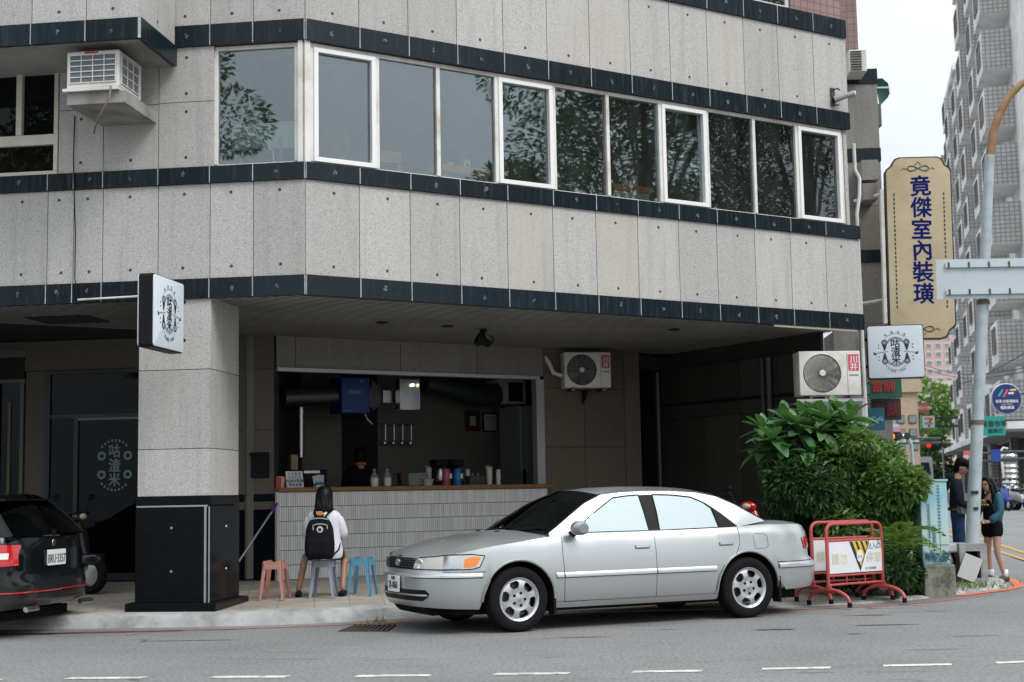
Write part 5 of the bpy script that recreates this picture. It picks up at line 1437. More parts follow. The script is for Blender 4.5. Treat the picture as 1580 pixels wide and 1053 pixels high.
# window unit at upper left with its ledge
p = FLt.uz(150, 108, -.35)
Fq = Frame(FLt.pt(FLt.u(143, 108, -.92), -.92, 0), R(-7.6)); zc_ = FLt.z(143, 107, -.92)
t = thing('window_air_conditioner', 'white window air conditioner with a grid grille under the overhang', 'air conditioner', Fq.P + V3((0, 0, zc_ - .21)), Fq.a)
Mx = Fq.M @ T(0, 0, zc_); aw, ah, ad = .295, .205, .62
mb = MB(Mx); mb.box(-aw, aw, 0, ad, -ah, ah); mb.build('case', G['white_plastic'], t, bevel=.012, seg=1)
mb = MB(Mx); mb.box(-aw + .04, aw - .035, -.003, 0, -ah + .06, ah - .045); mb.build('coil', mat('coil', (.12, .135, .16), .6, var=.2, vs=60), t)
mb = MB(Mx @ T(aw, 0, 0) @ RZ(R(90))); mb.box(.06, .53, -.004, 0, -ah + .04, ah - .04); mb.build('coil', mat('coil_side', (.16, .17, .18), .6), t)
mb = MB(Mx)
for k in range(6): z = -ah + .06 + k * (2 * ah - .105) / 5; mb.box(-aw + .035, aw - .03, -.012, -.003, z - .005, z + .005)
for k in range(5): x = -aw + .04 + k * (2 * aw - .075) / 4; mb.box(x - .004, x + .004, -.013, -.003, -ah + .06, ah - .045)
M2 = T(aw, 0, 0) @ RZ(R(90))
for k in range(4): mb.box(.06, .53, -.012, -.004, -ah + .05 + k * .1 - .005, -ah + .05 + k * .1 + .005, M2)
for k in range(4): mb.box(.06 + k * .155 - .005, .06 + k * .155 + .005, -.012, -.004, -ah + .04, ah - .04, M2)
mb.build('grille', G['white_plastic'], t)
mb = MB(Mx); mb.box(-.09, .06, -.006, 0, ah - .03, ah - .012); mb.build('badge', G['red'], t)
mb = MB(Mx); mb.box(-aw - .03, aw + .005, -.03, .2, -ah - .035, -ah - .003); mb.build('drip_tray', G['white_plastic'], t)
mb = MB(Mx); mb.tube([(.22, -.03, -ah - .0), (.215, -.045, -ah - .12), (.16, -.03, -ah - .22), (.02, .1, -ah - .32), (-.1, .3, -ah - .36), (-.17, .43, -ah - .38)], .012, 6); mb.build('drain_hose', mat('hose', (.25, .2, .16), .6), t, smooth=40)
mb = MB(Mx); mb.box(-aw - .0, aw + .06, .02, .92, -ah - .17, -ah - .04); mb.build('concrete_ledge', mat('ledge_concrete', (.34, .33, .31), .85, var=.15, dirt=(.18, .17, .15), ds=3), bld)
# louvred unit at the top of the wing
p = atY(1324, 93, 22.4); Fv2 = Frame(p, R(-3))
t = thing('louvre_unit', 'small white louvred air unit high up by the pink tiled wall', 'air conditioner', p - V3((0, 0, .18)), R(-3))
mb = MB(Fv2.M @ T(0, 0, p.z)); mb.box(-.14, .14, .02, .5, -.18, .18); mb.build('case', G['white_plastic'], t, bevel=.008, seg=1)
mb = MB(Fv2.M @ T(0, 0, p.z))
for k in range(8): mb.box(-.12, .06, -.0, .018, -.155 + k * .042, -.155 + k * .042 + .014)
mb.build('slat', grille_d, t)
# security camera
p = FRt.uz(1285, 150, -.02); Mx = FRt.M @ T(p[0], -.02, p[1])
t = thing('security_camera', 'small dark security camera bracketed to the granite near the right end', 'camera', FRt.pt(p[0], 0, p[1]), 0)
mb = MB(Mx); mb.box(-.03, .03, -.012, .02, -.13, .13); mb.tube([(0, -.01, .1), (.05, -.05, .12), (.09, -.05, .1)], .012, 6); mb.tube([(0, -.01, -.1), (.05, -.05, -.13), (.09, -.03, -.1)], .012, 6); mb.build('wall_plate', G['metal_dark'], t)
mb = MB(Mx); mb.tube([(0, -.03, -.05), (.12, -.14, .0), (.22, -.2, .03)], [.05, .04, .045], 10); mb.build('housing', G['grey_plastic'], t, smooth=40)
mb = MB(Mx); mb.tube([(.215, -.2, .03), (.235, -.21, .033)], [.042, .03], 10); mb.build('lens', G['plate'], t, smooth=40)
# spotlight under the soffit
d = ray(746, 512); p = CAMO + d * ((ZS - .02 - CAMH) / d.z)
t = thing('spotlight', 'black adjustable spotlight clamped under the slatted ceiling', 'spotlight', p)
mb = MB(T(*p)); mb.lathe([(.05, .04), (.05, 0), (.02, -.02)], 12); mb.tube([(0, 0, 0), (.02, 0, -.09)], .014, 8); mb.build('mount', G['black'], t, smooth=40)
mb = MB(T(*p) @ T(.0, 0, -.13) @ RY(R(-60)) @ RX(R(20))); mb.lathe([(0, -.1), (.05, -.1), (.055, -.02), (.085, .06), (.09, .1), (.08, .1), (.05, .02)], 16); mb.build('lamp_head', G['black'], t, smooth=40)
mb = MB(T(*p)); mb.tube([(-.08, .02, -.07), (-.13, .02, -.16), (-.05, .02, -.2)], .01, 6); mb.tube([(.08, .0, -.05), (.14, 0, -.1), (.11, 0, -.16)], .012, 6); mb.build('yoke', G['black'], t)
# post box
q = FW.uz(400, 718, -.06)
t = thing('letter_box', 'black letter box on the brown stone wall beside the counter', 'letter box', FW.pt(q[0], -.06, q[1] - .17), FW.a)
mb = MB(FW.M @ T(q[0], -.06, q[1])); mb.box(-.12, .12, 0, .1, -.17, .17); mb.build('case', G['black'], t, bevel=.008, seg=1)
mb = MB(FW.M @ T(q[0], -.06, q[1])); mb.box(-.13, .13, -.03, .02, .13, .175); mb.build('lid', G['black'], t, bevel=.006, seg=1)

# ================================================================ stools
def stool(col_name):
    m = G[col_name]
    t = thing('stool', 'plastic stool', 'stool')
    mb = MB(); S_, H_ = .125, .46
    mb.prism(rrect(-S_, S_, -S_, S_, .035), -H_, -H_ + .035, RX(R(90)))
    seat = mb.build('seat', m, t, bevel=.012, seg=2, smooth=40)
    mb = MB()
    for a in range(4):
        M2 = RZ(R(90 * a)); mb.box(-S_ + .03, S_ - .03, -S_ + .001, -S_ + .012, H_ - .105, H_ - .03, M2)
    mb.build('apron', m, t)
    for sx in (-1, 1):
        for sy in (-1, 1):
            mb = MB(); x0, y0 = sx * (S_ - .016), sy * (S_ - .016); x1, y1 = sx * (S_ + .03), sy * (S_ + .03)
            a, b = .024, .02
            for (dx, dy) in ((1, 0), (0, 1)):
                pts = [(x0, y0, H_ - .01), (x0 - sx * dx * .05, y0 - sy * dy * .05, H_ - .01), (x1 - sx * dx * .034, y1 - sy * dy * .034, 0), (x1, y1, 0)]
                off = V3((-sx * dy, -sy * dx, 0)) * .008
                vs = [V3(p_) for p_ in pts] + [V3(p_) + off for p_ in pts]
                mb.add(vs, [(0, 1, 2, 3), (7, 6, 5, 4), (0, 3, 7, 4), (1, 5, 6, 2), (0, 4, 5, 1), (3, 2, 6, 7)])
            mb.build('leg', m, t)
    return t
for nm, c_ in (('pink_plastic', (.50, .245, .20)), ('grey_blue_plastic', (.27, .31, .39)), ('blue_plastic', (.10, .30, .44))): G[nm] = mat(nm, c_, .4, var=.06)
g_ = 'plastic stools in front of the counter'
def footpt(px, py):
    z = .16
    for _ in range(5):
        p = gnd(px, py, z); z = zwalk(p.x, p.y)
    return V3((p.x, p.y, z))
def shade_tree(o, m):
    for ch in o.children: ch.data.materials.clear(); ch.data.materials.append(m)
s1 = stool('pink_plastic'); s1['label'] = 'dusty pink plastic stool, nearest the granite column'; s1['group'] = g_; put(s1, footpt(424, 925.5), R(-6))
s2 = stool('grey_blue_plastic'); s2['label'] = 'grey-blue plastic stool with the girl sitting on it'; s2['group'] = g_; SP = footpt(500, 922); put(s2, SP, R(-4))
s3 = stool('blue_plastic'); s3['label'] = 'sky blue plastic stool beside the nose of the silver car'; s3['group'] = g_; put(s3, footpt(559, 918.5), R(-12))
# mop handle leaning in the corner
a, b = footpt(370, 864), None
pa = atY(371, 863, 18.6); pb = FW.pt(FW.u(431, 777, -.03) , -.12, FW.z(431, 777, -.03))
pg = V3((pa.x - (pb.x - pa.x) * .0, pa.y, pa.z))
t = thing('broom', 'broom with a pale handle and purple grip leaning across the black skirting', 'broom', (pa.x, pa.y, zwalk(pa.x, pa.y)))
e0 = pa + (pa - pb) * 1.0; k_ = (zwalk(pa.x, pa.y) + .05 - pa.z) / (pb.z - pa.z); e0 = pa + (pb - pa) * k_
mb = MB(); mb.tube([e0, pa.lerp(pb, .84)], .011, 8); mb.build('handle', mat('pale_handle', (.5, .5, .5), .4), t, smooth=40)
mb = MB(); mb.tube([pa.lerp(pb, .83), pb], .015, 8); mb.build('grip', mat('purple', (.13, .05, .33), .5), t, smooth=40)
mb = MB(T(e0.x, e0.y, e0.z)); mb.box(-.12, .12, -.03, .03, -.06, .03); mb.build('brush_head', G['grey_plastic'], t, bevel=.01, seg=1)
# ================================================================ people
def skin_mesh(J, edges, rad, infl=0.0, sub=2, root=None):
    names = sorted({n for e in edges for n in e})
    ix = {n: i for i, n in enumerate(names)}
    me = bpy.data.meshes.new('skin'); me.from_pydata([tuple(J[n]) for n in names], [(ix[a], ix[b]) for a, b in edges], [])
    ob = bpy.data.objects.new('skin', me); COL.objects.link(ob)
    ob.modifiers.new('skin', 'SKIN'); ob.modifiers['skin'].use_smooth_shade = True
    sv = me.skin_vertices[0].data
    for n in names:
        r = rad[n]; r = r if isinstance(r, tuple) else (r, r)
        sv[ix[n]].radius = (r[0] + infl, r[1] + infl)
        sv[ix[n]].use_root = (n == (root or names[0]))
    if sub: ob.modifiers.new('sub', 'SUBSURF').levels = sub
    dg = bpy.context.evaluated_depsgraph_get()
    m2 = bpy.data.meshes.new_from_object(ob.evaluated_get(dg))
    vs = [tuple(v.co) for v in m2.vertices]; fs = [tuple(p.vertices) for p in m2.polygons]
    bpy.data.objects.remove(ob); bpy.data.meshes.remove(me); bpy.data.meshes.remove(m2)
    return vs, fs
def std_joints(h):
    k = h / 1.7
    J = {}
    def s(n, x, y, z): J[n] = V3((x * k, y * k, z * k))
    s('pelvis', 0, 0, .93); s('waist', 0, .0, 1.08); s('chest', 0, -.005, 1.27); s('neck', 0, -.015, 1.43); s('skull', 0, .0, 1.53)
    for sd, x in (('l', -1), ('r', 1)):
        s('hip_' + sd, .09 * x, 0, .87); s('knee_' + sd, .10 * x, .01, .47); s('ankle_' + sd, .10 * x, -.03, .08); s('toe_' + sd, .115 * x, .13, .035)
        s('shoulder_' + sd, .165 * x, -.01, 1.37); s('elbow_' + sd, .22 * x, -.03, 1.10); s('wrist_' + sd, .22 * x, .04, .86); s('palm_' + sd, .22 * x, .07, .79)
    return J
RAD = dict(pelvis=(.135, .105), waist=(.115, .09), chest=(.135, .10), neck=.052, skull=.06, hip_l=.085, hip_r=.085, knee_l=.052, knee_r=.052, ankle_l=.036, ankle_r=.036, toe_l=.028, toe_r=.028,
           shoulder_l=.055, shoulder_r=.055, elbow_l=.038, elbow_r=.038, wrist_l=.026, wrist_r=.026, palm_l=.032, palm_r=.032)
SPINE = [('pelvis', 'waist'), ('waist', 'chest'), ('chest', 'neck'), ('neck', 'skull')]
def LEG(sd): return [('pelvis', 'hip_' + sd), ('hip_' + sd, 'knee_' + sd), ('knee_' + sd, 'ankle_' + sd), ('ankle_' + sd, 'toe_' + sd)]
def ARM(sd): return [('chest', 'shoulder_' + sd), ('shoulder_' + sd, 'elbow_' + sd), ('elbow_' + sd, 'wrist_' + sd), ('wrist_' + sd, 'palm_' + sd)]
def head_mesh(mb, c, k, tilt=Matrix.Identity(4)):
    """ellipsoid head with jaw, nose, ears; face toward +y"""
    rows = []
    for i in range(13):
        t = math.pi * i / 12; row = []
        for j in range(20):
            a = 2 * math.pi * j / 20
            x, y, z = .076 * math.sin(t) * math.cos(a), .096 * math.sin(t) * math.sin(a), .118 * math.cos(t)
            if z < 0: x *= 1 - .28 * (-z / .118) ** 1.4; y = y * (1 - .12 * (-z / .118)) + (.012 * (-z / .118) if y > 0 else .02 * (-z / .118))
            row.append((x * k, y * k, z * k))
        rows.append(row)
    M_ = T(*c) @ tilt
    mb.k = 0; mb.grid(rows, M_, True)
    mb.add([(0, .092 * k, .012 * k), (-.015 * k, .094 * k, -.028 * k), (.015 * k, .094 * k, -.028 * k), (0, .118 * k, -.024 * k)], [(0, 1, 3), (0, 3, 2), (1, 2, 3)], M_)
    for sx in (-1, 1):
        mb.k = 0; mb.ball((sx * .077 * k, -.008 * k, -.008 * k), (.012 * k, .02 * k, .032 * k), 8, 6, M_)
        mb.k = 1; mb.ball((sx * .031 * k, .083 * k, .012 * k), (.018 * k, .010 * k, .010 * k), 8, 6, M_)
        mb.tube([(sx * .016 * k, .091 * k, .033 * k), (sx * .05 * k, .077 * k, .034 * k)], .0065 * k, 5, M_)
    mb.k = 2; mb.ball((0, .086 * k, -.056 * k), (.032 * k, .012 * k, .011 * k), 10, 6, M_); mb.k = 0
def fingers(mb, wrist, palm, k, curl=.5, side=1):
    d = (palm - wrist).normalized(); a = d.orthogonal().normalized(); b = d.cross(a)
    for i in range(4):
        o = palm + a * (i - 1.5) * .018 * k; L = (.07, .08, .075, .06)[i] * k
        mb.tube([o, o + d * L * .45, o + d * L * .8 + b * L * curl * .5], [.0095 * k, .009 * k, .007 * k], 6)
    o = wrist.lerp(palm, .5); mb.tube([o, o + a * side * .045 * k + d * .02 * k, o + a * side * .05 * k + d * .055 * k], [.012 * k, .011 * k, .008 * k], 6)
G['skin'] = mat('skin', (.46, .27, .19), .5, var=.06)
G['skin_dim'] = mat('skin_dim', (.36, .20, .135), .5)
G['hair'] = mat('hair', (.006, .005, .005), .45, var=.3, vs=30, spec=.2)
G['lip'] = mat('lip', (.35, .1, .09), .5)
def body(root, J, k, head_c=None, tilt=Matrix.Identity(4), arms='lr', legs='lr', skin='skin', curl=.5):
    E = list(SPINE)
    for s_ in legs: E += LEG(s_)
    for s_ in arms: E += ARM(s_)
    rad = {n: (tuple(q * k for q in r) if isinstance(r, tuple) else r * k) for n, r in RAD.items()}
    vs, fs = skin_mesh(J, E, rad, root='pelvis')
    mb = MB(); mb.add(vs, fs)
    hc = head_c or (J['skull'] + V3((0, .015, .045)) * k)
    head_mesh(mb, hc, k, tilt)
    for s_ in arms: mb.k = 0; fingers(mb, J['wrist_' + s_], J['palm_' + s_], k, curl, 1 if s_ == 'l' else -1)
    return mb.build('body', [G[skin], G['hair'], G['lip']], root, smooth=0), rad
def garment(root, name, J, E, rad, infl, m, sub=2, rootn=None, over=None):
    J = dict(J); J['belt'] = J['pelvis'].lerp(J['waist'], .75)
    r2 = dict(rad); r2['belt'] = (.115, .09); r2['pelvis'] = (.115, .095) if ('belt', 'pelvis') in E else rad['pelvis']; r2.update(over or {})
    vs, fs = skin_mesh(J, E, r2, infl, sub, rootn)
    mb = MB(); mb.add(vs, fs); return mb.build(name, m, root, smooth=0)
def loft(mb, secs, n=24, wob=0.0, seed=0):
    """secs: (cx, cy, z, rx, ry)"""
    r_ = random.Random(seed); ph = [r_.uniform(0, 6.28) for _ in range(3)]
    rows = []
    for cx, cy, z, rx, ry in secs:
        row = []
        for k in range(n):
            a = 2 * math.pi * k / n
            f = 1 + wob * (math.sin(5 * a + ph[0] + z * 9) + .6 * math.sin(9 * a + ph[1] - z * 14))
            row.append((cx + rx * f * math.cos(a), cy + ry * f * math.sin(a), z))
        rows.append(row)
    mb.grid(rows, None, True); mb.add(rows[0], [tuple(range(n))]); mb.add(rows[-1], [tuple(range(n))])
# ---- girl on the grey-blue stool, seen from behind
girl = thing('person', 'long-haired girl in a loose white shirt seated on a stool with her back turned', 'person')
k = .93; J = std_joints(1.58)
J.update(pelvis=V3((0, .0, .56)), waist=V3((0, .01, .69)), chest=V3((0, .02, .87)), neck=V3((0, .035, 1.03)), skull=V3((0, .05, 1.12)))
for s_, x in (('l', -1), ('r', 1)):
    J['hip_' + s_] = V3((.095 * x, .03, .53)); J['knee_' + s_] = V3((.27 * x, .23, .47)); J['ankle_' + s_] = V3((.315 * x if x < 0 else .20, .04 if x < 0 else .10, .09)); J['toe_' + s_] = V3((.34 * x if x < 0 else .23, .18 if x < 0 else .22, .04))
    J['shoulder_' + s_] = V3((.155 * x, .02, .965)); J['elbow_' + s_] = V3((.225 * x, .06, .72)); J['wrist_' + s_] = V3((.13 * x, .27, .72)); J['palm_' + s_] = V3((.09 * x, .33, .74))
J['knee_r'] = V3((.20, .27, .47))
bd, rad = body(girl, J, k, V3((0, .065, 1.185)), skin='skin_dim')
white = mat('white_shirt', (.70, .69, .76), .8, var=.05, vs=5)
mb = MB()
loft(mb, [(0, -.005, .455, .205, .17), (0, -.0, .48, .222, .19), (0, .005, .55, .225, .185), (0, .005, .63, .205, .16), (0, .01, .72, .19, .14), (0, .015, .82, .188, .13), (0, .02, .92, .198, .125), (0, .025, .975, .196, .11), (0, .03, 1.015, .14, .09), (0, .035, 1.04, .066, .066), (0, .035, 1.055, .062, .064)], 28, .012, 3)
mb.build('shirt', white, girl, smooth=0)
for s_ in 'lr':
    E = [('shoulder_' + s_, 'elbow_' + s_), ('elbow_' + s_, 'wrist_' + s_)]
    garment(girl, 'sleeve', J, E, {**rad, 'wrist_' + s_: .05, 'elbow_' + s_: .062, 'shoulder_' + s_: .062}, .008, white, 2, 'shoulder_' + s_)
    E = [('hip_' + s_, 'knee_' + s_)]
    J2 = dict(J); J2['knee_' + s_] = J['hip_' + s_].lerp(J['knee_' + s_], .75)
    garment(girl, 'shorts', J2, E, {**rad, 'knee_' + s_: .075}, .01, G['ink'], 2, 'hip_' + s_)
    mb = MB(); a = J['ankle_' + s_]; b = J['toe_' + s_]
    d = (b - a); d.z = 0; d.normalize(); mb.tube([V3((a.x, a.y, .035)) - d * .05, V3((a.x, a.y, .04)) + d * .02, V3((b.x, b.y, .03))], [.04, .046, .036], 10, flat=.8); mb.build('shoe', G['black'], girl, smooth=0)
mb = MB()
loft(mb, [(0, .065, 1.312, .03, .035), (0, .062, 1.30, .062, .072), (0, .056, 1.26, .088, .098), (0, .045, 1.19, .098, .108), (.0, .03, 1.10, .102, .098), (0, .012, 1.02, .104, .085), (0, .0, .97, .098, .07), (.005, -.008, .945, .085, .055)], 26, .018, 5)
rh = random.Random(12)
for q in range(44):
    a = R(rh.uniform(185, 355)); zt_ = rh.uniform(1.05, 1.24); ze = rh.uniform(.90, .97); rr_ = interp(zt_, [1.0, 1.2], [.105, .1])
    mb.tube([(rr_ * math.cos(a), .05 + (rr_ + .01) * math.sin(a), zt_), (.107 * math.cos(a), .018 + .092 * math.sin(a), 1.04), (.1 * math.cos(a) + rh.uniform(-.015, .015), .0 + .075 * math.sin(a), ze)], [.003, .008, .002], 4)
mb.build('hair', G['hair'], girl, smooth=0)
put(girl, SP, R(-4))
# backpack
bp = thing('backpack', 'black backpack with an orange tag and a pale round patch worn by the seated girl', 'backpack')
cloth = mat('backpack_cloth', (.008, .009, .011), .85, var=.3, vs=25, bump=.2, bs=200, spec=.12)
mb = MB(); rows = []
for i in range(13):
    t = i / 12; z = lerp(.455, .965, t)
    w_ = interp(t, [0, .08, .3, .7, .88, .96, 1], [.14, .168, .175, .158, .12, .08, .03]); d0 = interp(t, [0, .08, .5, .85, 1], [.05, .085, .095, .07, .02])
    rows.append([(w_ * sgnpow(math.cos(a), .55), -.235 + d0 * sgnpow(math.sin(a), .7), z) for a in [2 * math.pi * q / 26 for q in range(26)]])
mb.grid(rows, None, True); mb.add(rows[0], [tuple(range(26))]); mb.add(rows[-1], [tuple(range(26))]); mb.build('bag', cloth, bp, smooth=50)
mb = MB(); rows = []
for i in range(9):
    t = i / 8; z = lerp(.47, .72, t); w_ = interp(t, [0, .15, .8, 1], [.12, .145, .145, .12]); d0 = interp(t, [0, .2, .85, 1], [.02, .045, .04, .012])
    rows.append([(w_ * sgnpow(math.cos(a), .5), -.305 + d0 * sgnpow(math.sin(a), .6), z) for a in [2 * math.pi * q / 22 for q in range(22)]])
mb.grid(rows, None, True); mb.add(rows[-1], [tuple(range(22))]); mb.build('pocket', cloth, bp, smooth=50)
mb = MB(T(.02, -.327, .80) @ RX(R(90)) @ RX(R(0))); mb.lathe([(.0, .004), (.018, .004), (.02, .0)], 16); mb.build('patch_centre', G['ink'], bp)
mb = MB(T(.02, -.322, .80) @ RX(R(90))); mb.lathe([(.0, .003), (.036, .003), (.038, .0)], 20); mb.build('patch', mat('patch_pale', (.6, .62, .52), .6), bp)
zp = mat('zip_grey', (.4, .4, .4), .5)
mb = MB(); mb.tube([(w_, -.325 + .02 * abs(w_) / .1, z) for w_, z in [(-.06, .795), (-.065, .845), (-.02, .862), (.05, .862), (.10, .848), (.105, .80)]], .007, 5); mb.build('stripe', zp, bp, smooth=40)
mb = MB(); mb.tube([(x, -.295 + .7 * x * x, .93 - 1.6 * x * x) for x in [(-.11 + .022 * q) for q in range(11)]], .007, 5); mb.build('zip', zp, bp, smooth=40)
mb = MB(); mb.box(-.028, .03, -.25, -.20, .955, 1.01); mb.build('tag', mat('orange', (.75, .22, .03), .5), bp, bevel=.006, seg=1)
for sx in (-1, 1):
    mb = MB(); mb.tube([(sx * .06, -.17, .95), (sx * .085, -.115, .995), (sx * .11, .0, 1.02), (sx * .125, .10, .985), (sx * .14, .15, .85)], .024, 8, flat=.5); mb.build('strap', cloth, bp, smooth=40)
    mb = MB(); mb.tube([(sx * .15, -.20, .50), (sx * .20, -.1, .56), (sx * .19, .1, .72)], .010, 6); mb.build('lower_strap', cloth, bp, smooth=40)
mb = MB(); mb.tube([(-.04, -.19, .96), (0, -.19, 1.0), (.04, -.19, .96)], .010, 6); mb.build('handle', cloth, bp, smooth=40)
put(bp, SP, R(-4))
# ---- man with a telephone
def hairdo(root, hc, k, tilt=Matrix.Identity(4), seed=1, wob=.03):
    mb = MB(T(*hc) @ tilt); loft(mb, [(0, y * k, z * k, rx * k, ry * k) for y, z, rx, ry in ((0, .142, .02, .025), (0, .135, .058, .072), (-.004, .105, .085, .102), (-.008, .065, .092, .104), (-.016, .04, .093, .094), (-.03, .0, .09, .076), (-.038, -.05, .08, .062), (-.045, -.095, .06, .045))], 24, wob, seed)
    for q in range(9): a = R(30 + 15 * q); mb.tube([(.07 * k * math.cos(a), .07 * k * math.sin(a), .11 * k), (.088 * k * math.cos(a), .098 * k * math.sin(a), .06 * k), (.084 * k * math.cos(a + .12), .1 * k * math.sin(a + .12), .034 * k)], [.02 * k, .016 * k, .005 * k], 6); mb.build('hair', G['hair'], root, smooth=0)
man = thing('person', 'man in a navy jacket and jeans looking down at his telephone beside the lamp post', 'person')
k = .965; J = std_joints(1.70)
J['skull'] += V3((0, .05, -.01)); J['neck'] += V3((0, .02, 0))
for s_, x in (('l', -1), ('r', 1)):
    J['elbow_' + s_] = V3((.22 * x, .04, 1.06)); J['wrist_' + s_] = V3((.09 * x, .27, 1.06)); J['palm_' + s_] = V3((.045 * x, .32, 1.09))
J['toe_l'] += V3((-.03, 0, 0)); J['ankle_l'] += V3((-.05, -.06, 0)); J['knee_l'] += V3((-.02, -.02, 0))
tl_m = RX(R(-28))
bd, rad = body(man, J, k, V3((0, .078, 1.583)), tl_m, skin='skin_dim', curl=1.0)
navy = mat('navy_jacket', (.010, .014, .022), .85, var=.3, vs=9, spec=.1); jeans = mat('jeans', (.014, .036, .075), .9, var=.3, vs=14, spec=.1)
garment(man, 'jacket', {**J, 'collar': J['chest'].lerp(J['neck'], .8)}, [('pelvis', 'waist'), ('waist', 'chest'), ('chest', 'collar')] + [e for s_ in 'lr' for e in ARM(s_)[:3]], {**rad, 'wrist_l': .034, 'wrist_r': .034, 'pelvis': (.15, .115), 'collar': (.06, .055)}, .022, navy, 2, 'chest')
mb = MB(); mb.tube([J['chest'] + V3((0, -.06, .12)), J['neck'] + V3((0, -.07, -.0)), J['neck'] + V3((0, -.03, .04))], [.06, .085, .06], 10); mb.build('hood', navy, man, smooth=0)
garment(man, 'trousers', J, [('belt', 'pelvis'), ('pelvis', 'hip_l'), ('hip_l', 'knee_l'), ('knee_l', 'ankle_l'), ('pelvis', 'hip_r'), ('hip_r', 'knee_r'), ('knee_r', 'ankle_r')], {**rad, 'ankle_l': .055, 'ankle_r': .055, 'knee_l': .065, 'knee_r': .065}, .018, jeans, 2, 'pelvis')
hairdo(man, V3((0, .078, 1.583)), k, tl_m, 4, .035)
for s_ in 'lr':
    mb = MB(); a, b = J['ankle_' + s_], J['toe_' + s_]; mb.tube([(a.x, a.y - .05, .04), (a.x, a.y + .03, .045), (b.x, b.y, .03)], [.042, .048, .036], 10); mb.build('shoe', G['black'], man, smooth=0)
put(man, V3((atY(1478, 800, 20.2).x, 20.2, .03)), R(-108))
t = thing('telephone', 'dark mobile telephone in the hands of the man in navy', 'telephone')
mb = MB(T(.0, .365, 1.13) @ RX(R(-35))); mb.prism(rrect(-.037, .037, -.075, .075, .01), -.004, .004); mb.build('case', G['black'], t); mb = MB(T(.0, .365, 1.13) @ RX(R(-35))); mb.prism(rrect(-.033, .033, -.068, .068, .006), .004, .005) if 0 else mb.prism(rrect(-.033, .033, -.068, .068, .006), -.0052, -.0042); mb.build('screen', mat('phone_screen', (.05, .06, .08), .1), t)
put(t, man.location, R(-108))
t = thing('waist_bag', 'olive waist bag worn across the front of the man in navy', 'bag')
mb = MB(T(.11, .10, 1.0) @ RZ(R(-38))); mb.prism(rrect(-.13, .13, -.075, .075, .04), -.04, .05); mb.build('pouch', mat('olive', (.10, .115, .08), .8, var=.2), t, bevel=.012, seg=2, smooth=50)
mb = MB(); mb.tube([(.19 * math.cos(a), .15 * math.sin(a), 1.0 + .02 * math.cos(a)) for a in [2 * math.pi * q / 24 for q in range(25)]], .014, 6); mb.build('strap', G['black'], t, smooth=40)
put(t, man.location, R(-108))
# ---- woman in the teal jacket
wom = thing('person', 'smiling woman in a teal jacket, black shorts and white socks beside the lamp post', 'person')
k = .86; J = std_joints(1.47)
J['skull'] += V3((0, .03, 0))
for s_, x in (('l', -1), ('r', 1)):
    J['elbow_' + s_] = V3((.20 * x, .05, .95)); J['wrist_' + s_] = V3((.12 * x, .2, .84)); J['palm_' + s_] = V3((.08 * x, .25, .84))
J['knee_l'] += V3((-.01, .03, 0)); J['ankle_l'] += V3((-.02, -.06, 0)); J['toe_l'] += V3((-.02, -.06, 0))
bd, rad = body(wom, J, k, V3((0, .055, 1.355)), RX(R(-6)) @ RZ(R(6)))
teal = mat('teal_jacket', (.012, .085, .135), .75, var=.2, vs=8)
tee = mat('black_tee', (.008, .008, .010), .9, spec=.1)
garment(wom, 'shirt', {**J, 'collar': J['chest'].lerp(J['neck'], .62)}, [('pelvis', 'waist'), ('waist', 'chest'), ('chest', 'collar')], {**rad, 'waist': (.12, .10), 'collar': (.085, .062)}, .012, tee, 2, 'waist')
garment(wom, 'jacket', {**J, 'pelvis': J['pelvis'] + V3((0, -.03, -.06)), 'waist': J['waist'] + V3((0, -.035, 0)), 'chest': J['chest'] + V3((0, -.025, 0))}, [('pelvis', 'waist'), ('waist', 'chest')] + [e for s_ in 'lr' for e in ARM(s_)[:3]], {**rad, 'wrist_l': .045, 'wrist_r': .045, 'pelvis': (.14, .10), 'waist': (.125, .09)}, .022, teal, 2, 'chest')
garment(wom, 'shorts', {**J, 'knee_l': J['hip_l'].lerp(J['knee_l'], .45), 'knee_r': J['hip_r'].lerp(J['knee_r'], .45)}, [('belt', 'pelvis'), ('pelvis', 'hip_l'), ('hip_l', 'knee_l'), ('pelvis', 'hip_r'), ('hip_r', 'knee_r')], {**rad, 'knee_l': .085, 'knee_r': .085}, .022, tee, 2, 'pelvis')
for s_ in 'lr':
    a, b = J['ankle_' + s_], J['toe_' + s_]
    mb = MB(); mb.tube([(a.x, a.y, .05), a + V3((0, 0, .10))], [.043, .046], 12); mb.build('sock', G['plate'], wom, smooth=0)
    mb = MB(); mb.tube([(a.x, a.y - .05, .04), (a.x, a.y + .03, .045), (b.x, b.y, .03)], [.044, .05, .038], 10); mb.build('shoe', mat('shoe_' + s_, (.05, .045, .045), .6), wom, smooth=0)
mb = MB()
loft(mb, [(0, .045, 1.482, .02, .025), (0, .045, 1.474, .052, .062), (0, .04, 1.445, .078, .09), (0, .034, 1.405, .086, .086), (0, .005, 1.36, .09, .072), (0, -.03, 1.30, .094, .062), (0, -.045, 1.2, .10, .058), (0, -.05, 1.12, .10, .05), (0, -.05, 1.05, .08, .04)], 22, .03, 8)
for sx in (-1, 1): mb.tube([(sx * .04, .11, 1.43), (sx * .078, .075, 1.36), (sx * .092, .05, 1.22), (sx * .085, .06, 1.08)], [.014, .024, .032, .012], 8)
mb.build('hair', G['hair'], wom, smooth=0)
mb = MB(T(.0, .125, 1.10) @ RZ(math.pi)); mb.text('Nasty', .06, bold=.02); mb.build('shirt_print', mat('print_yellow', (.6, .5, .12), .6), wom) if 0 else None
yl = mat('print_yellow', (.62, .52, .1), .6)
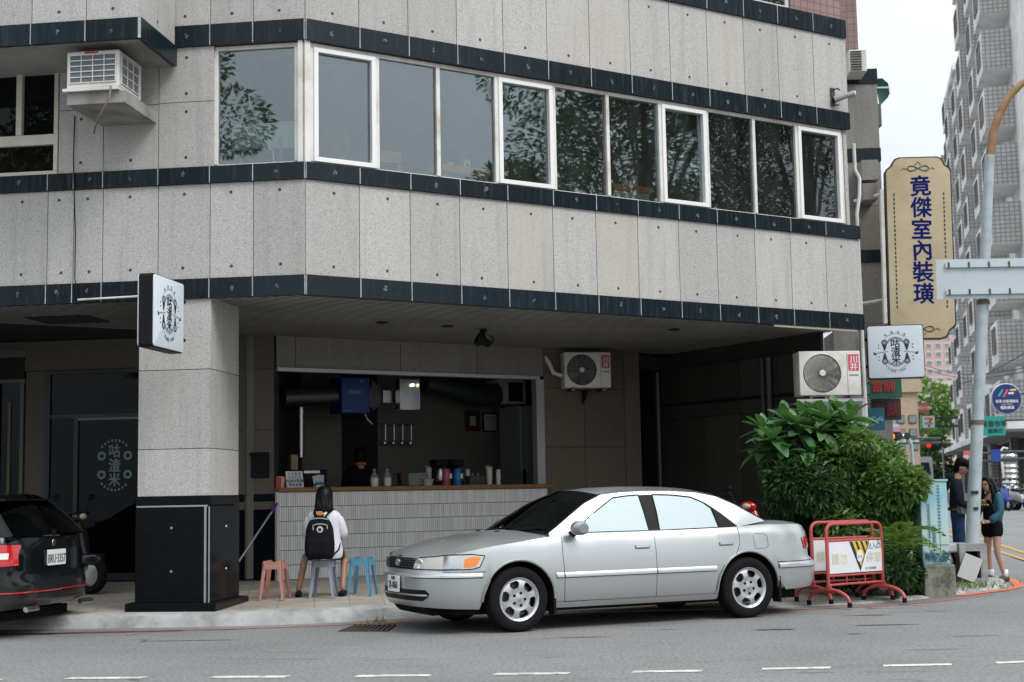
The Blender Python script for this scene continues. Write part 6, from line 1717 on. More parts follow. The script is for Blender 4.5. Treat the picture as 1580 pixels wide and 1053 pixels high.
mb = MB(); mb.tube([(-.07 + .028 * q, .135, 1.075 + (.012 if q % 2 else -.006)) for q in range(6)], .007, 5); mb.build('shirt_print', yl, wom, smooth=40)
put(wom, V3((atY(1530, 800, 20.3).x, 20.3, 0)), R(122))
# ---- cook behind the counter
q = FB.u(556, 730, .8)
cook = thing('person', 'cook in a black shirt standing with his back turned behind the serving counter', 'person')
k = 1; J = std_joints(1.66)
for s_, x in (('l', -1), ('r', 1)): J['elbow_' + s_] = V3((.24 * x, .08, 1.08)); J['wrist_' + s_] = V3((.18 * x, .30, 1.05)); J['palm_' + s_] = V3((.16 * x, .37, 1.05))
bd, rad = body(cook, J, .975, skin='skin_dim')
garment(cook, 'shirt', J, [('pelvis', 'waist'), ('waist', 'chest')] + [e for s_ in 'lr' for e in ARM(s_)[:2]], rad, .03, tee, 2, 'chest')
garment(cook, 'trousers', J, [('belt', 'pelvis')] + [e for s_ in 'lr' for e in LEG(s_)[:3]], rad, .02, G['ink'], 2, 'pelvis')
hairdo(cook, J['skull'] + V3((0, .015, .045)), 1.0, seed=6)
mb = MB(); mb.tube([(-.07, -.06, 1.43), (0, -.085, 1.445), (.07, -.06, 1.43)], .018, 8); mb.build('neckband', mat('orange_band', (.6, .14, .03), .6), cook, smooth=40)
put(cook, FB.pt(q, .8, zfl + .13), R(20))

# ================================================================ kitchen and counter
CT = zc1
def ktop(px, w=.15): return FB.u(px, 745, w)
def onc(px, w=.15, rz=None): return FB.pt(ktop(px, w), w, CT), (FB.a if rz is None else rz)
def simple(name, label, cat, px, w, fn, group=None, z=None):
    p = FB.pt(ktop(px, w), w, CT if z is None else z)
    t = thing(name, label, cat, p, FB.a, group); fn(t, T(*p) @ RZ(FB.a)); return t
def bottle(mname, c_):
    m = mat(mname, c_, .3)
    def f(t, M_):
        mb = MB(M_); mb.lathe([(0, 0), (.058, 0), (.062, .01), (.062, .19), (.056, .205), (0, .205)], 20); mb.build('body', m, t, smooth=40)
        mb = MB(M_); mb.lathe([(.058, .206), (.06, .235), (.05, .245), (0, .245)], 20); mb.build('lid', m, t, smooth=40)
        mb = MB(M_); mb.box(.02, .055, -.066, -.058, .10, .17); mb.build('label', G['plate'], t)
    return f
simple('flask', 'pink flask on the wooden counter, left of the blue one', 'flask', 689, .12, bottle('pink_flask', (.40, .06, .11)))
simple('flask', 'bright blue flask on the wooden counter, right of the pink one', 'flask', 706, .12, bottle('blue_flask', (.01, .16, .38)))
def brewer(t, M_):
    mb = MB(M_); mb.box(-.1, .1, -.1, .12, 0, .05); mb.box(-.1, .1, .04, .12, .05, .34); mb.box(-.105, .105, -.11, .12, .28, .38); mb.build('body', G['black'], t, bevel=.01, seg=1)
    mb = MB(M_); mb.lathe([(0, .06), (.06, .06), (.065, .12), (.05, .22), (.045, .24)], 16, T(0, -.03, 0)); mb.build('jug', G['metal'], t, smooth=40)
for px, l in ((678, 'black coffee brewer with a steel jug behind the pink flask'), (702, 'black coffee brewer with a steel jug, nearest the framed notices')):
    t = simple('coffee_brewer', l, 'coffee maker', px, .75, brewer, 'coffee brewers on the counter', CT + .02)
sh_ = thing('back_bench', 'steel worktop behind the counter carrying the coffee brewers', 'bench', FB.pt(ktop(690, .75), .75, zfl), FB.a)
mb = MB(FB.M); mb.box(FB.u(640, 740), FB.u(812, 740), .55, 1.0, CT - .03, CT + .018); mb.build('top', G['metal_dark'], sh_); mb = MB(FB.M); mb.box(FB.u(645, 740), FB.u(808, 740), .6, .98, zfl, CT - .03); mb.build('cabinet', G['black'], sh_)
def tub(t, M_):
    mb = MB(M_); mb.box(-.13, .13, -.08, .08, .012, .14); mb.build('body', mat('dark_green', (.02, .05, .045), .4), t, bevel=.01, seg=1)
    mb = MB(M_); mb.box(-.15, .15, -.1, .1, 0, .012); mb.build('tray', G['counter_wood'], t)
    for x in (-.05, .05):
        mb = MB(M_ @ T(x, 0, .14)); mb.lathe([(.03, 0), (.03, .03), (.022, .05), (0, .05)], 12); mb.build('cap', G['metal_dark'], t, smooth=40)
simple('condiment_box', 'dark green condiment box on a wooden tray next to the blue flask', 'box', 733, .12, tub)
def cups(t, M_):
    for i in range(6):
        mb = MB(M_ @ T(0, 0, i * .028)); mb.lathe([(.036, 0), (.048, .11), (.051, .112), (.047, .112)], 16); mb.build('cup', G['white_plastic'], t, smooth=40)
    mb = MB(M_ @ T(.0, 0, .262) @ RX(R(20))); mb.lathe([(.0, .012), (.055, .010), (.058, 0)], 16); mb.build('lid', G['white_plastic'], t, smooth=40)
simple('cup_stack', 'stack of white paper cups at the right end of the counter', 'cups', 755, .2, cups)
def pot(t, M_):
    mb = MB(M_); mb.lathe([(0, 0), (.035, 0), (.036, .17), (.028, .19), (.028, .2)], 14); mb.build('body', G['white_plastic'], t, smooth=40)
    mb = MB(M_); mb.lathe([(.032, .2), (.034, .225), (0, .23)], 14); mb.build('cap', G['plate'], t, smooth=40)
simple('sauce_bottle', 'slim white bottle standing right of the paper cups', 'bottle', 769, .2, pot)
def bowl(t, M_):
    mb = MB(M_); mb.lathe([(0, 0), (.06, 0), (.095, .09), (.10, .095), (.092, .09), (.055, .008)], 20); mb.build('shell', G['white_plastic'], t, smooth=40)
    mb = MB(M_); mb.lathe([(.095, .086), (.103, .096), (.095, .1)], 20); mb.build('rim', G['white_plastic'], t, smooth=40)
simple('bowl', 'white bowl on the counter left of the pink flask', 'bowl', 660, .25, bowl)
def bag(t, M_):
    mb = MB(M_); mb.lathe([(0, 0), (.045, 0), (.055, .07), (.052, .12), (.045, .125), (0, .125)], 14); mb.build('cup', G['white_plastic'], t, smooth=40)
    mb = MB(M_); rr = random.Random(t.name); rows = []
    for z, r_ in ((0, .06), (.06, .072), (.12, .066), (.17, .04), (.21, .018), (.25, .03)): rows.append([(r_ * rr.uniform(.85, 1.15) * math.cos(a), r_ * rr.uniform(.8, 1.1) * math.sin(a), z) for a in [2 * math.pi * q_ / 14 for q_ in range(14)]])
    mb.grid(rows, None, True); mb.build('film', G['bagfilm'], t, smooth=0)
m_, t_, b_ = nodes('bag_film'); b_.inputs['Base Color'].default_value = (.8, .8, .8, 1); b_.inputs['Roughness'].default_value = .3; b_.inputs['Alpha'].default_value = .16; G['bagfilm'] = m_
simple('takeaway_bag', 'clear takeaway bag with a white cup, close to the cook', 'bag', 578, .08, bag)
simple('takeaway_bag', 'knotted clear takeaway bag with a white cup, further from the cook', 'bag', 598, .08, bag)
def menu(t, M_):
    M2 = M_ @ RX(R(-14)); mb = MB(M2); mb.box(-.125, .125, 0, .008, 0, .23); mb.build('board', G['plate'], t)
    mb = MB(M2)
    for i, s_ in enumerate(('二十五元', '七七七元', '咕渣米菜單', '飲品有售')): mb.text(s_, .05, T(0, -.001, .195 - i * .052), bold=.02)
    mb.build('lettering', G['ink'], t)
    mb = MB(M_); mb.box(-.12, .12, .0, .1, 0, .01); mb.build('stand', G['plate'], t)
simple('menu_card', 'white menu card with four lines of black characters on the counter', 'menu', 456, .0, menu)
def packs(t, M_):
    for i, (x, c_) in enumerate(((-.05, (.45, .05, .03)), (.0, (.6, .55, .5)), (.05, (.4, .08, .05)))):
        mb = MB(M_); mb.prism([(x - .035, 0), (x + .035, 0), (x + .045, .14), (x - .03, .16)], -.02 + i * .02, .01 + i * .02); mb.build('packet', mat('packet%d' % i, c_, .4), t)
simple('snack_packets', 'red and white snack packets at the left end of the counter', 'packets', 434, .04, packs)
def cards(t, M_):
    mb = MB(M_); mb.box(-.06, .06, -.03, .04, 0, .07); mb.build('holder', mat('green_holder', (.01, .17, .13), .4), t)
    for i, x in enumerate((-.03, .02)): mb = MB(M_); mb.box(x - .045, x + .05, .0 + i * .015, .004 + i * .015, .06, .17, RY(R(-12 + 14 * i))); mb.build('card', mat('pale_card%d' % i, (.5, .52, .62), .5), t)
    mb = MB(M_); mb.box(-.065, .065, -.04, .05, -.0, .025); mb.build('base', G['plate'], t)
simple('card_holder', 'green card holder with pale cards above the seated girl', 'card holder', 493, .02, cards)
def machine(t, M_):
    mb = MB(M_); mb.box(-.26, .26, -.02, .4, 0, .25); mb.build('body', G['black'], t, bevel=.015, seg=1)
    mb = MB(M_); mb.box(-.1, .14, -.03, -.02, .2, .235); mb.build('trim', G['metal'], t)
mc = simple('machine', 'black counter machine behind the menu card, topped with a paper bag', 'machine', 478, .35, machine)
def pbag(t, M_):
    mb = MB(M_); mb.box(-.05, .05, -.04, .04, 0, .2); mb.build('bag', mat('kraft', (.34, .25, .16), .8, var=.15), t); mb = MB(M_); mb.box(-.052, .052, -.01, .01, .2, .215); mb.build('fold', G['wood'], t)
simple('paper_bag', 'brown paper bag standing on the black counter machine', 'bag', 453, .45, pbag, None, CT + .25)
def crate(c_):
    m = mat('crate%d' % int(c_[0] * 1000), c_, .5)
    def f(t, M_):
        mb = MB(M_); mb.box(-.09, .09, -.07, .07, 0, .16); mb.build('body', m, t, bevel=.008, seg=1)
        mb = MB(M_); mb.box(-.095, .095, -.075, .075, .161, .18); mb.build('lid', m, t)
    return f
simple('storage_box', 'dark red storage box on the worktop behind the takeaway bags', 'box', 624, .8, crate((.14, .03, .02)), None, CT + .02)
simple('storage_box', 'pale storage box on the worktop between the bowl and the dark red box', 'box', 648, .8, crate((.34, .33, .29)), None, CT + .02)
simple('storage_box', 'grey storage box on the counter beside the white bowl', 'box', 636, .2, crate((.2, .2, .2)))
simple('sauce_bottle', 'slim white bottle behind the dark green condiment box', 'bottle', 722, .6, pot, None, CT + .02)
simple('cup_stack', 'stack of white paper cups on the worktop left of the coffee brewers', 'cups', 662, .85, cups, None, CT + .02)
tw = thing('utensil_rail', 'steel rail of hanging ladles on the kitchen back wall above the cook', 'rail', FB.pt(FB.u(590, 660, 2.4), 2.4, FB.z(590, 655, 2.4)), FB.a)
ur0, uz0 = FB.uz(560, 655, 2.5); ur1 = FB.u(640, 655, 2.5)
mb = MB(FB.M); mb.tube([(ur0, 2.5, uz0), (ur1, 2.5, uz0)], .012, 6); mb.build('bar', G['metal'], tw)
for q in range(6):
    x_ = lerp(ur0, ur1, (q + .5) / 6); mb = MB(FB.M); mb.tube([(x_, 2.48, uz0), (x_, 2.48, uz0 - .26)], .008, 5); mb.ball((x_, 2.48, uz0 - .3), (.045, .02, .05), 10, 6); mb.build('ladle', G['metal'], tw, smooth=40)
# exhaust fan box with duct, hood with lamp, pipe, ducts, vent, notices, fridge
def kz_(px, py, w): return FB.uz(px, py, w)
u0, z1 = kz_(527, 582, 1.3); u1, z0 = kz_(571, 638, 1.3)
t = thing('exhaust_fan', 'blue exhaust fan box with a flared steel duct hanging in the kitchen', 'fan', FB.pt((u0 + u1) / 2, 1.3, z0), FB.a)
blue_ = mat('fan_blue', (.008, .05, .24), .4)
mb = MB(FB.M); mb.box(u0, u1, 1.3, 1.75, z0, z1); mb.build('case', blue_, t, bevel=.008, seg=1)
mb = MB(FB.M); zc_ = (z0 + z1) / 2; hz = (z1 - z0) / 2
mb.grid([[(u1 + .01 + d, 1.52 + a * r_, zc_ + b * r_) for a, b in ((-1, -1), (1, -1), (1, 1), (-1, 1))] for d, r_ in ((0, hz * .95), (.28, hz * .35), (.55, hz * .33))], None, True); mb.build('duct', G['metal'], t)
mb = MB(FB.M); mb.box(u0 + .12, u0 + .32, 1.292, 1.299, zc_ + .02, zc_ + .08); mb.box(u0 + .03, u0 + .16, 1.292, 1.299, z0 + .02, z0 + .045); mb.box(u0 + .3, u0 + .37, 1.292, 1.299, z1 - .07, z1 - .03); mb.build('label', mat('cyan_label', (.05, .25, .32), .5), t)
mb = MB(FB.M); mb.tube([(u1 - .04, 1.4, z0), (u1 - .02, 1.35, z0 - .09), (u1 + .06, 1.35, z0 - .16)], .012, 6); mb.build('cable', G['white_plastic'], t)
mb = MB(FB.M); mb.tube([(u0 - .02, 1.5, zc_), (FB.u(436, 612, 1.5), 1.5, zc_ - .05)], .15, 14); mb.build('pipe', G['metal_dark'], t, smooth=40)
u0, z1 = kz_(617, 584, 1.2); u1, z0 = kz_(648, 632, 1.2)
t = thing('hood', 'steel cooker hood with a small glowing lamp beside the blue fan box', 'hood', FB.pt((u0 + u1) / 2, 1.2, z0), FB.a)
mb = MB(FB.M); mb.box(u0, u1, 1.32, 1.35, z0, z1); mb.box(u0, u0 + .015, 1.2, 1.32, z0, z1); mb.box(u1 - .015, u1, 1.2, 1.32, z0, z1); mb.build('shell', G['metal'], t)
mb = MB(FB.M @ T(u1 - .07, 1.29, z1 - .09)); mb.ball((0, 0, 0), .022, 10, 8); mb.build('bulb', emit('bulb_glow', (1, .85, .5), 4), t, smooth=0)
u0, z0 = kz_(464, 706, 1.6); u1, z1 = kz_(464, 626, 1.6)
t = thing('flue_pipe', 'shiny steel flue pipe rising behind the counter machine', 'pipe', FB.pt(u0, 1.6, z0), FB.a)
mb = MB(FB.M); mb.tube([(u0, 1.6, z0), (u0, 1.6, z1)], .055, 14); mb.build('pipe', G['metal'], t, smooth=40)
mb = MB(FB.M); mb.tube([(u0, 1.6, z1 - .12), (u0, 1.6, z1 - .08)], .066, 14); mb.build('collar', G['metal'], t, smooth=40)
t = thing('air_duct', 'fat dark flexible air duct sagging below the kitchen ceiling', 'duct', FB.pt(FB.u(730, 610, 1.9), 1.9, FB.z(730, 610, 1.9)), FB.a)
P_ = [kz_(x, y, 1.9) for x, y in ((655, 590), (690, 598), (715, 606), (742, 612), (772, 608))]
mb = MB(FB.M); pts = []
for i in range(len(P_) - 1):
    for k in range(6): pts.append((lerp(P_[i][0], P_[i + 1][0], k / 6), 1.9, lerp(P_[i][1], P_[i + 1][1], k / 6)))
mb.tube(pts, [.17 + (.012 if i % 2 else 0) for i in range(len(pts))], 14); mb.build('hose', mat('duct_foil', (.06, .08, .085), .45, .4), t, smooth=60)
u0, z1 = kz_(781, 590, 1.8); u1, z0 = kz_(811, 624, 1.8)
mb = MB(FB.M); mb.box(u0, u1, 1.8, 1.82, z0, z0 + .04); mb.box(u0, u0 + .04, 1.8, 1.82, z0, z1); mb.box(u1 - .04, u1, 1.8, 1.82, z0, z1); mb.box(u0 - .12, u1, 1.83, 2.3, z0, z1 + .05); mb.build('vent_frame', G['white_plastic'], t)
mb = MB(FB.M); mb.box(u0 + .04, u1 - .04, 1.81, 1.825, z0 + .04, z1); mb.build('vent_opening', G['dark'], t)
fr_m = mat('dark_red_frame', (.10, .02, .018), .5)
for (x0, y0, x1, y1), lb, fm, mg in (((718, 634, 741, 666), 'dark red framed notice on the kitchen back wall', fr_m, .09), ((745, 637, 768, 667), 'black framed white certificate on the kitchen back wall', G['black'], .025)):
    a, zt_ = kz_(x0, y0, KB - .03); b, zb_ = kz_(x1, y1, KB - .03)
    t = thing('framed_notice', lb, 'picture frame', FB.pt((a + b) / 2, KB - .03, zb_), FB.a)
    mb = MB(FB.M); mb.box(a, b, KB - .03, KB, zb_, zt_); mb.build('frame', fm, t)
    mb = MB(FB.M); mb.box(a + mg, b - mg, KB - .034, KB - .03, zb_ + mg, zt_ - mg); mb.build('sheet', mat('sheet' + str(mg), (.5, .5, .48), .6), t)
    if mg < .05:
        mb = MB(FB.M); mb.text('營業登記證', .06, T((a + b) / 2, KB - .036, zt_ - .09), bold=.01)
        for q in range(5): mb.box(a + .07, b - .07, KB - .036, KB - .034, zb_ + .08 + q * .045, zb_ + .088 + q * .045)
        mb.build('lettering', G['grey_ink'], t)
a = FB.u(806, 690, 1.2); b = FB.u(826, 690, 1.2)
t = thing('refrigerator', 'pale grey refrigerator standing at the right end of the kitchen', 'refrigerator', FB.pt(a + .3, 1.2, zfl), FB.a)
mb = MB(FB.M); mb.box(a, a + .62, 1.25, 1.9, zfl, FB.z(812, 626, 1.2)); mb.build('cabinet', mat('fridge', (.22, .23, .24), .4), t, bevel=.01, seg=1)
mb = MB(FB.M); mb.box(a + .03, a + .06, 1.2, 1.25, CT - .1, CT + .25); mb.build('handle', G['black'], t)

# ================================================================ first floor furniture seen through the panes
zsill = ZC['m1'] + .05
def up(name, label, cat, px, py, w):
    u, z = FRt.uz(px, py, w); z += .05; return thing(name, label, cat, FRt.pt(u, w, ZF), FRt.a), u, z
orange = mat('orange_wood', (.68, .27, .075), .4, var=.2, vs=3, stretch=(1, 10, 10))
def table(label, x0, x1, y, w, m, dp=.7, top=None):
    t, u, z = up('table', label, 'table', (x0 + x1) / 2, y, w)
    a, b = FRt.u(x0, y, w), FRt.u(x1, y, w)
    mb = MB(FRt.M); mb.box(a, b, w, w + dp, z - .07, z + .015); mb.build('tabletop', m, t, bevel=.004, seg=1)
    for x in (a + .05, b - .05):
        for yy in (w + .05, w + dp - .05): mb = MB(FRt.M); mb.box(x - .025, x + .025, yy - .025, yy + .025, ZF, z - .04); mb.build('leg', m if top is None else top, t)
    return t, u, z
def chair(label, px, py, w, m, rz, wd_=.4):
    u, z = FRt.uz(px, py, w); z += .05; t = thing('chair', label, 'chair', FRt.pt(u, w, ZF), FRt.a + rz); Mx = FRt.M @ T(u, w, 0) @ RZ(rz); s_ = wd_ / 2
    mb = MB(Mx); mb.box(-s_, s_, -s_, s_, ZF + .42, ZF + .46); mb.build('seat', m, t)
    for x in (-s_ + .02, s_ - .02):
        for y in (-s_ + .02, s_ - .02): mb = MB(Mx); mb.tube([(x, y, ZF), (x, y, ZF + .42)], .016, 6); mb.build('leg', m, t)
        mb = MB(Mx); mb.tube([(x, s_ - .02, ZF + .46), (x, s_ + .06, z)], .016, 6); mb.build('post', m, t)
    mb = MB(Mx); mb.box(-s_, s_, s_ + .02, s_ + .05, z - .14, z); mb.build('back_rail', m, t)
    mb = MB(Mx); mb.box(-s_, s_, s_ + .0, s_ + .03, z - .32, z - .24); mb.build('back_rail', m, t)
    return t
t, u, z = table('orange wooden table by the third pane from the left, with a white box on it', 684, 757, 266, .45, orange)
b_ = thing('napkin_box', 'white napkin box on the orange table behind the pane', 'box', FRt.pt(FRt.u(721, 262, .5), .5, z), FRt.a)
mb = MB(FRt.M @ T(FRt.u(721, 262, .5), .5, z)); mb.box(-.045, .045, 0, .1, 0, .12); mb.build('case', G['plate'], b_); mb = MB(FRt.M @ T(FRt.u(721, 262, .5), .5, z)); mb.box(-.015, .02, -.002, 0, .04, .07); mb.build('slot', G['ink'], b_)
b_ = thing('glass_jar', 'small pale jar on the orange table, left of the napkin box', 'jar', FRt.pt(FRt.u(697, 262, .5), .55, z), FRt.a)
mb = MB(FRt.M @ T(FRt.u(697, 262, .5), .55, z)); mb.lathe([(0, 0), (.05, 0), (.055, .06), (.05, .065)], 14); mb.build('pot', G['white_plastic'], b_, smooth=40); mb = MB(FRt.M @ T(FRt.u(697, 262, .5), .55, z)); mb.lathe([(.052, .062), (.04, .075), (0, .075)], 14); mb.build('lid', G['cream'], b_, smooth=40)
chair('orange wooden chair by the pane with the orange table', 800, 257, .75, orange, R(35))
chair('pale wooden chair with thin posts in the second pane', 605, 235, .9, orange, R(-15), .3)
chair('grey upholstered chair in the fifth pane from the left', 872, 279, .6, mat('grey_cloth', (.22, .2, .19), .8), R(15))
t, u, z = table('white table with a pale wood top in the sixth pane', 946, 1006, 294, .5, orange, .6, G['white_plastic'])
mb = MB(FRt.M); mb.box(FRt.u(950, 296, .52), FRt.u(1002, 296, .52), .52, .56, ZF + .3, z - .04); mb.build('front_panel', G['white_plastic'], t)
for px, lb, h_ in ((965, 'white spoon pot on the pale table behind the pane', .13), (979, 'tall white box on the pale table behind the pane', .16)):
    c_ = FRt.M @ T(FRt.u(px, 290, .55), .56, z); b_ = thing('table_pot' if px < 970 else 'menu_box', lb, 'container', c_.to_translation(), FRt.a)
    mb = MB(c_); (mb.lathe([(0, 0), (.035, 0), (.045, .09), (.04, .095), (0, .095)], 12) if px < 970 else mb.box(-.04, .04, -.03, .03, 0, h_)); mb.build('pot', G['plate'], b_)
    mb = MB(c_); mb.ball((0.01, 0, h_), (.035, .02, .03), 8, 6) if px < 970 else mb.box(-.02, .015, -.032, -.03, .05, .09); mb.build('spoons' if px < 970 else 'print', G['metal'], b_)
# leafy plant, shelf, seated guest, display case
u, z = FRt.uz(1130, 322, .35)
t = thing('potted_plant', 'bright green leafy plant along the sill inside the eighth pane', 'plant', FRt.pt(u, .4, ZF), FRt.a)
G['leaf_light'] = leafmat('leaf_light', (.05, .16, .03), (.16, .30, .05))
mb = MB(FRt.M @ T(u, .42, 0)); mb.lathe([(0, ZF), (.16, ZF), (.2, zsill - .15), (.18, zsill - .15)], 16); mb.build('pot', G['white_plastic'], t, smooth=40)
rp = random.Random(2)
lme = None
for q in range(34):
    a = rp.uniform(0, 6.28); L = rp.uniform(.22, .42); el = rp.uniform(.15, .9)
    mb = MB(FRt.M @ T(u + rp.uniform(-.32, .32), .4 + rp.uniform(-.06, .1), zsill - .16)); d = V3((math.cos(a) * math.cos(el), math.sin(a) * math.cos(el) * .5, math.sin(el)))
    s_ = d.cross(V3((0, 0, 1))).normalized() * .02
    mb.add([V3(), d * L * .5 + s_ + V3((0, 0, .03)), d * L + V3((0, 0, -.03)), d * L * .5 - s_ + V3((0, 0, .03))], [(0, 1, 2, 3)]); mb.build('leaf', G['leaf_light'], t, recalc=False)
u, z = FRt.uz(1270, 290, 1.0)
t = thing('wall_shelf', 'dark shelf with a blue box and a wooden board inside the last pane', 'shelf', FRt.pt(u, 1.0, ZF), FRt.a)
mb = MB(FRt.M); mb.box(u - .22, u + .22, 1.2, 1.25, ZF, ZC['t0']); mb.build('back', G['black'], t)
mb = MB(FRt.M); zq_ = FRt.z(1270, 304, 1.0); mb.box(u - .2, u + .2, .95, 1.2, zq_ - .03, zq_); mb.build('board', orange, t)
zq_ = FRt.z(1270, 264, 1.0); mb = MB(FRt.M); mb.box(u - .18, u + .18, .97, 1.2, zq_ - .07, zq_ + .08); mb.build('box', mat('shelf_blue', (.05, .14, .32), .5), t)
u, z = FRt.uz(1066, 300, .9)
gst = thing('person', 'dark-haired guest seated behind the pane above the parked car', 'person')
J = std_joints(1.62); k = .95
for s_, x in (('l', -1), ('r', 1)): J['knee_' + s_] = V3((.12 * x, .4, .86)); J['ankle_' + s_] = V3((.12 * x, .42, .46)); J['toe_' + s_] = V3((.12 * x, .55, .42)); J['wrist_' + s_] = V3((.12 * x, .3, 1.02)); J['palm_' + s_] = V3((.1 * x, .36, 1.04)); J['elbow_' + s_] = V3((.22 * x, .05, 1.04))
bd, rad = body(gst, J, k)
garment(gst, 'shirt', J, [('pelvis', 'waist'), ('waist', 'chest')] + [e for s_ in 'lr' for e in ARM(s_)[:2]], rad, .025, navy, 2, 'chest')
garment(gst, 'trousers', J, [('belt', 'pelvis')] + [e for s_ in 'lr' for e in LEG(s_)[:3]], rad, .02, G['ink'], 2, 'pelvis')
hairdo(gst, J['skull'] + V3((0, .015, .045)) * k, k, seed=9)
put(gst, FRt.pt(u, .95, z - 1.52), FRt.a + R(110))
t = thing('chair', 'dark chair under the guest seated behind the pane', 'chair', FRt.pt(u, .95, ZF), FRt.a + R(110))
Mx = FRt.M @ T(u, .95, 0) @ RZ(R(110)); zs0 = z - 1.52 + .84
mb = MB(Mx); mb.box(-.2, .2, -.2, .22, zs0 - .05, zs0 - .01); mb.build('seat', G['black'], t)
mb = MB(Mx); mb.box(-.2, .2, -.24, -.2, zs0, zs0 + .4); mb.build('backrest', G['black'], t)
for x in (-.18, .18):
    for y in (-.18, .2): mb = MB(Mx); mb.box(x - .015, x + .015, y - .015, y + .015, ZF, zs0 - .05); mb.build('leg', G['black'], t)
a, zt_ = FLt.uz(342, 195, .35); b, zb_ = FLt.uz(457, 247, .35)
t = thing('display_case', 'pale green glass case on tubular legs inside the large left pane', 'case', FLt.pt((a + b) / 2, .35, ZF), FLt.a)
m_, t_, b__ = nodes('green_glass'); b__.inputs['Base Color'].default_value = (.5, .66, .62, 1); b__.inputs['Roughness'].default_value = .2; b__.inputs['Alpha'].default_value = .9; G['green_glass'] = m_
zm_ = FLt.z(400, 230, .35)
mb = MB(FLt.M); mb.box(a + .12, b, .35, .75, zm_, zt_); mb.build('panel', G['green_glass'], t)
mb = MB(FLt.M); mb.tube([(a + .12, .34, zt_), (b, .34, zt_)], .012, 6); mb.tube([(a + .12, .34, zm_), (b, .34, zm_)], .012, 6); mb.build('rail', G['metal'], t)
for x in (a + .15, lerp(a, b, .8)): mb = MB(FLt.M); mb.tube([(x, .35, ZF), (x, .35, zm_ + .12)], .02, 8); mb.build('leg', mat('leg_teal%d' % int(x * 100), (.2, .34, .34), .3), t)
mb = MB(FLt.M); c_ = lerp(a, b, .5); mb.tube([(c_ - .2, .3, zb_ - .1), (c_ - .17, .3, zm_ - .04), (c_ - .1, .3, zm_), (c_ + .12, .3, zm_), (c_ + .18, .3, zm_ - .05), (c_ + .2, .3, zb_ - .1)], .016, 8); mb.build('hoop', G['metal'], t, smooth=40)
mb = MB(FLt.M); mb.box(a, a + .1, .35, .5, zb_ - .05, zt_ - .05); mb.build('clutter', mat('clutter', (.10, .12, .13), .6, var=.5, vs=14), t)
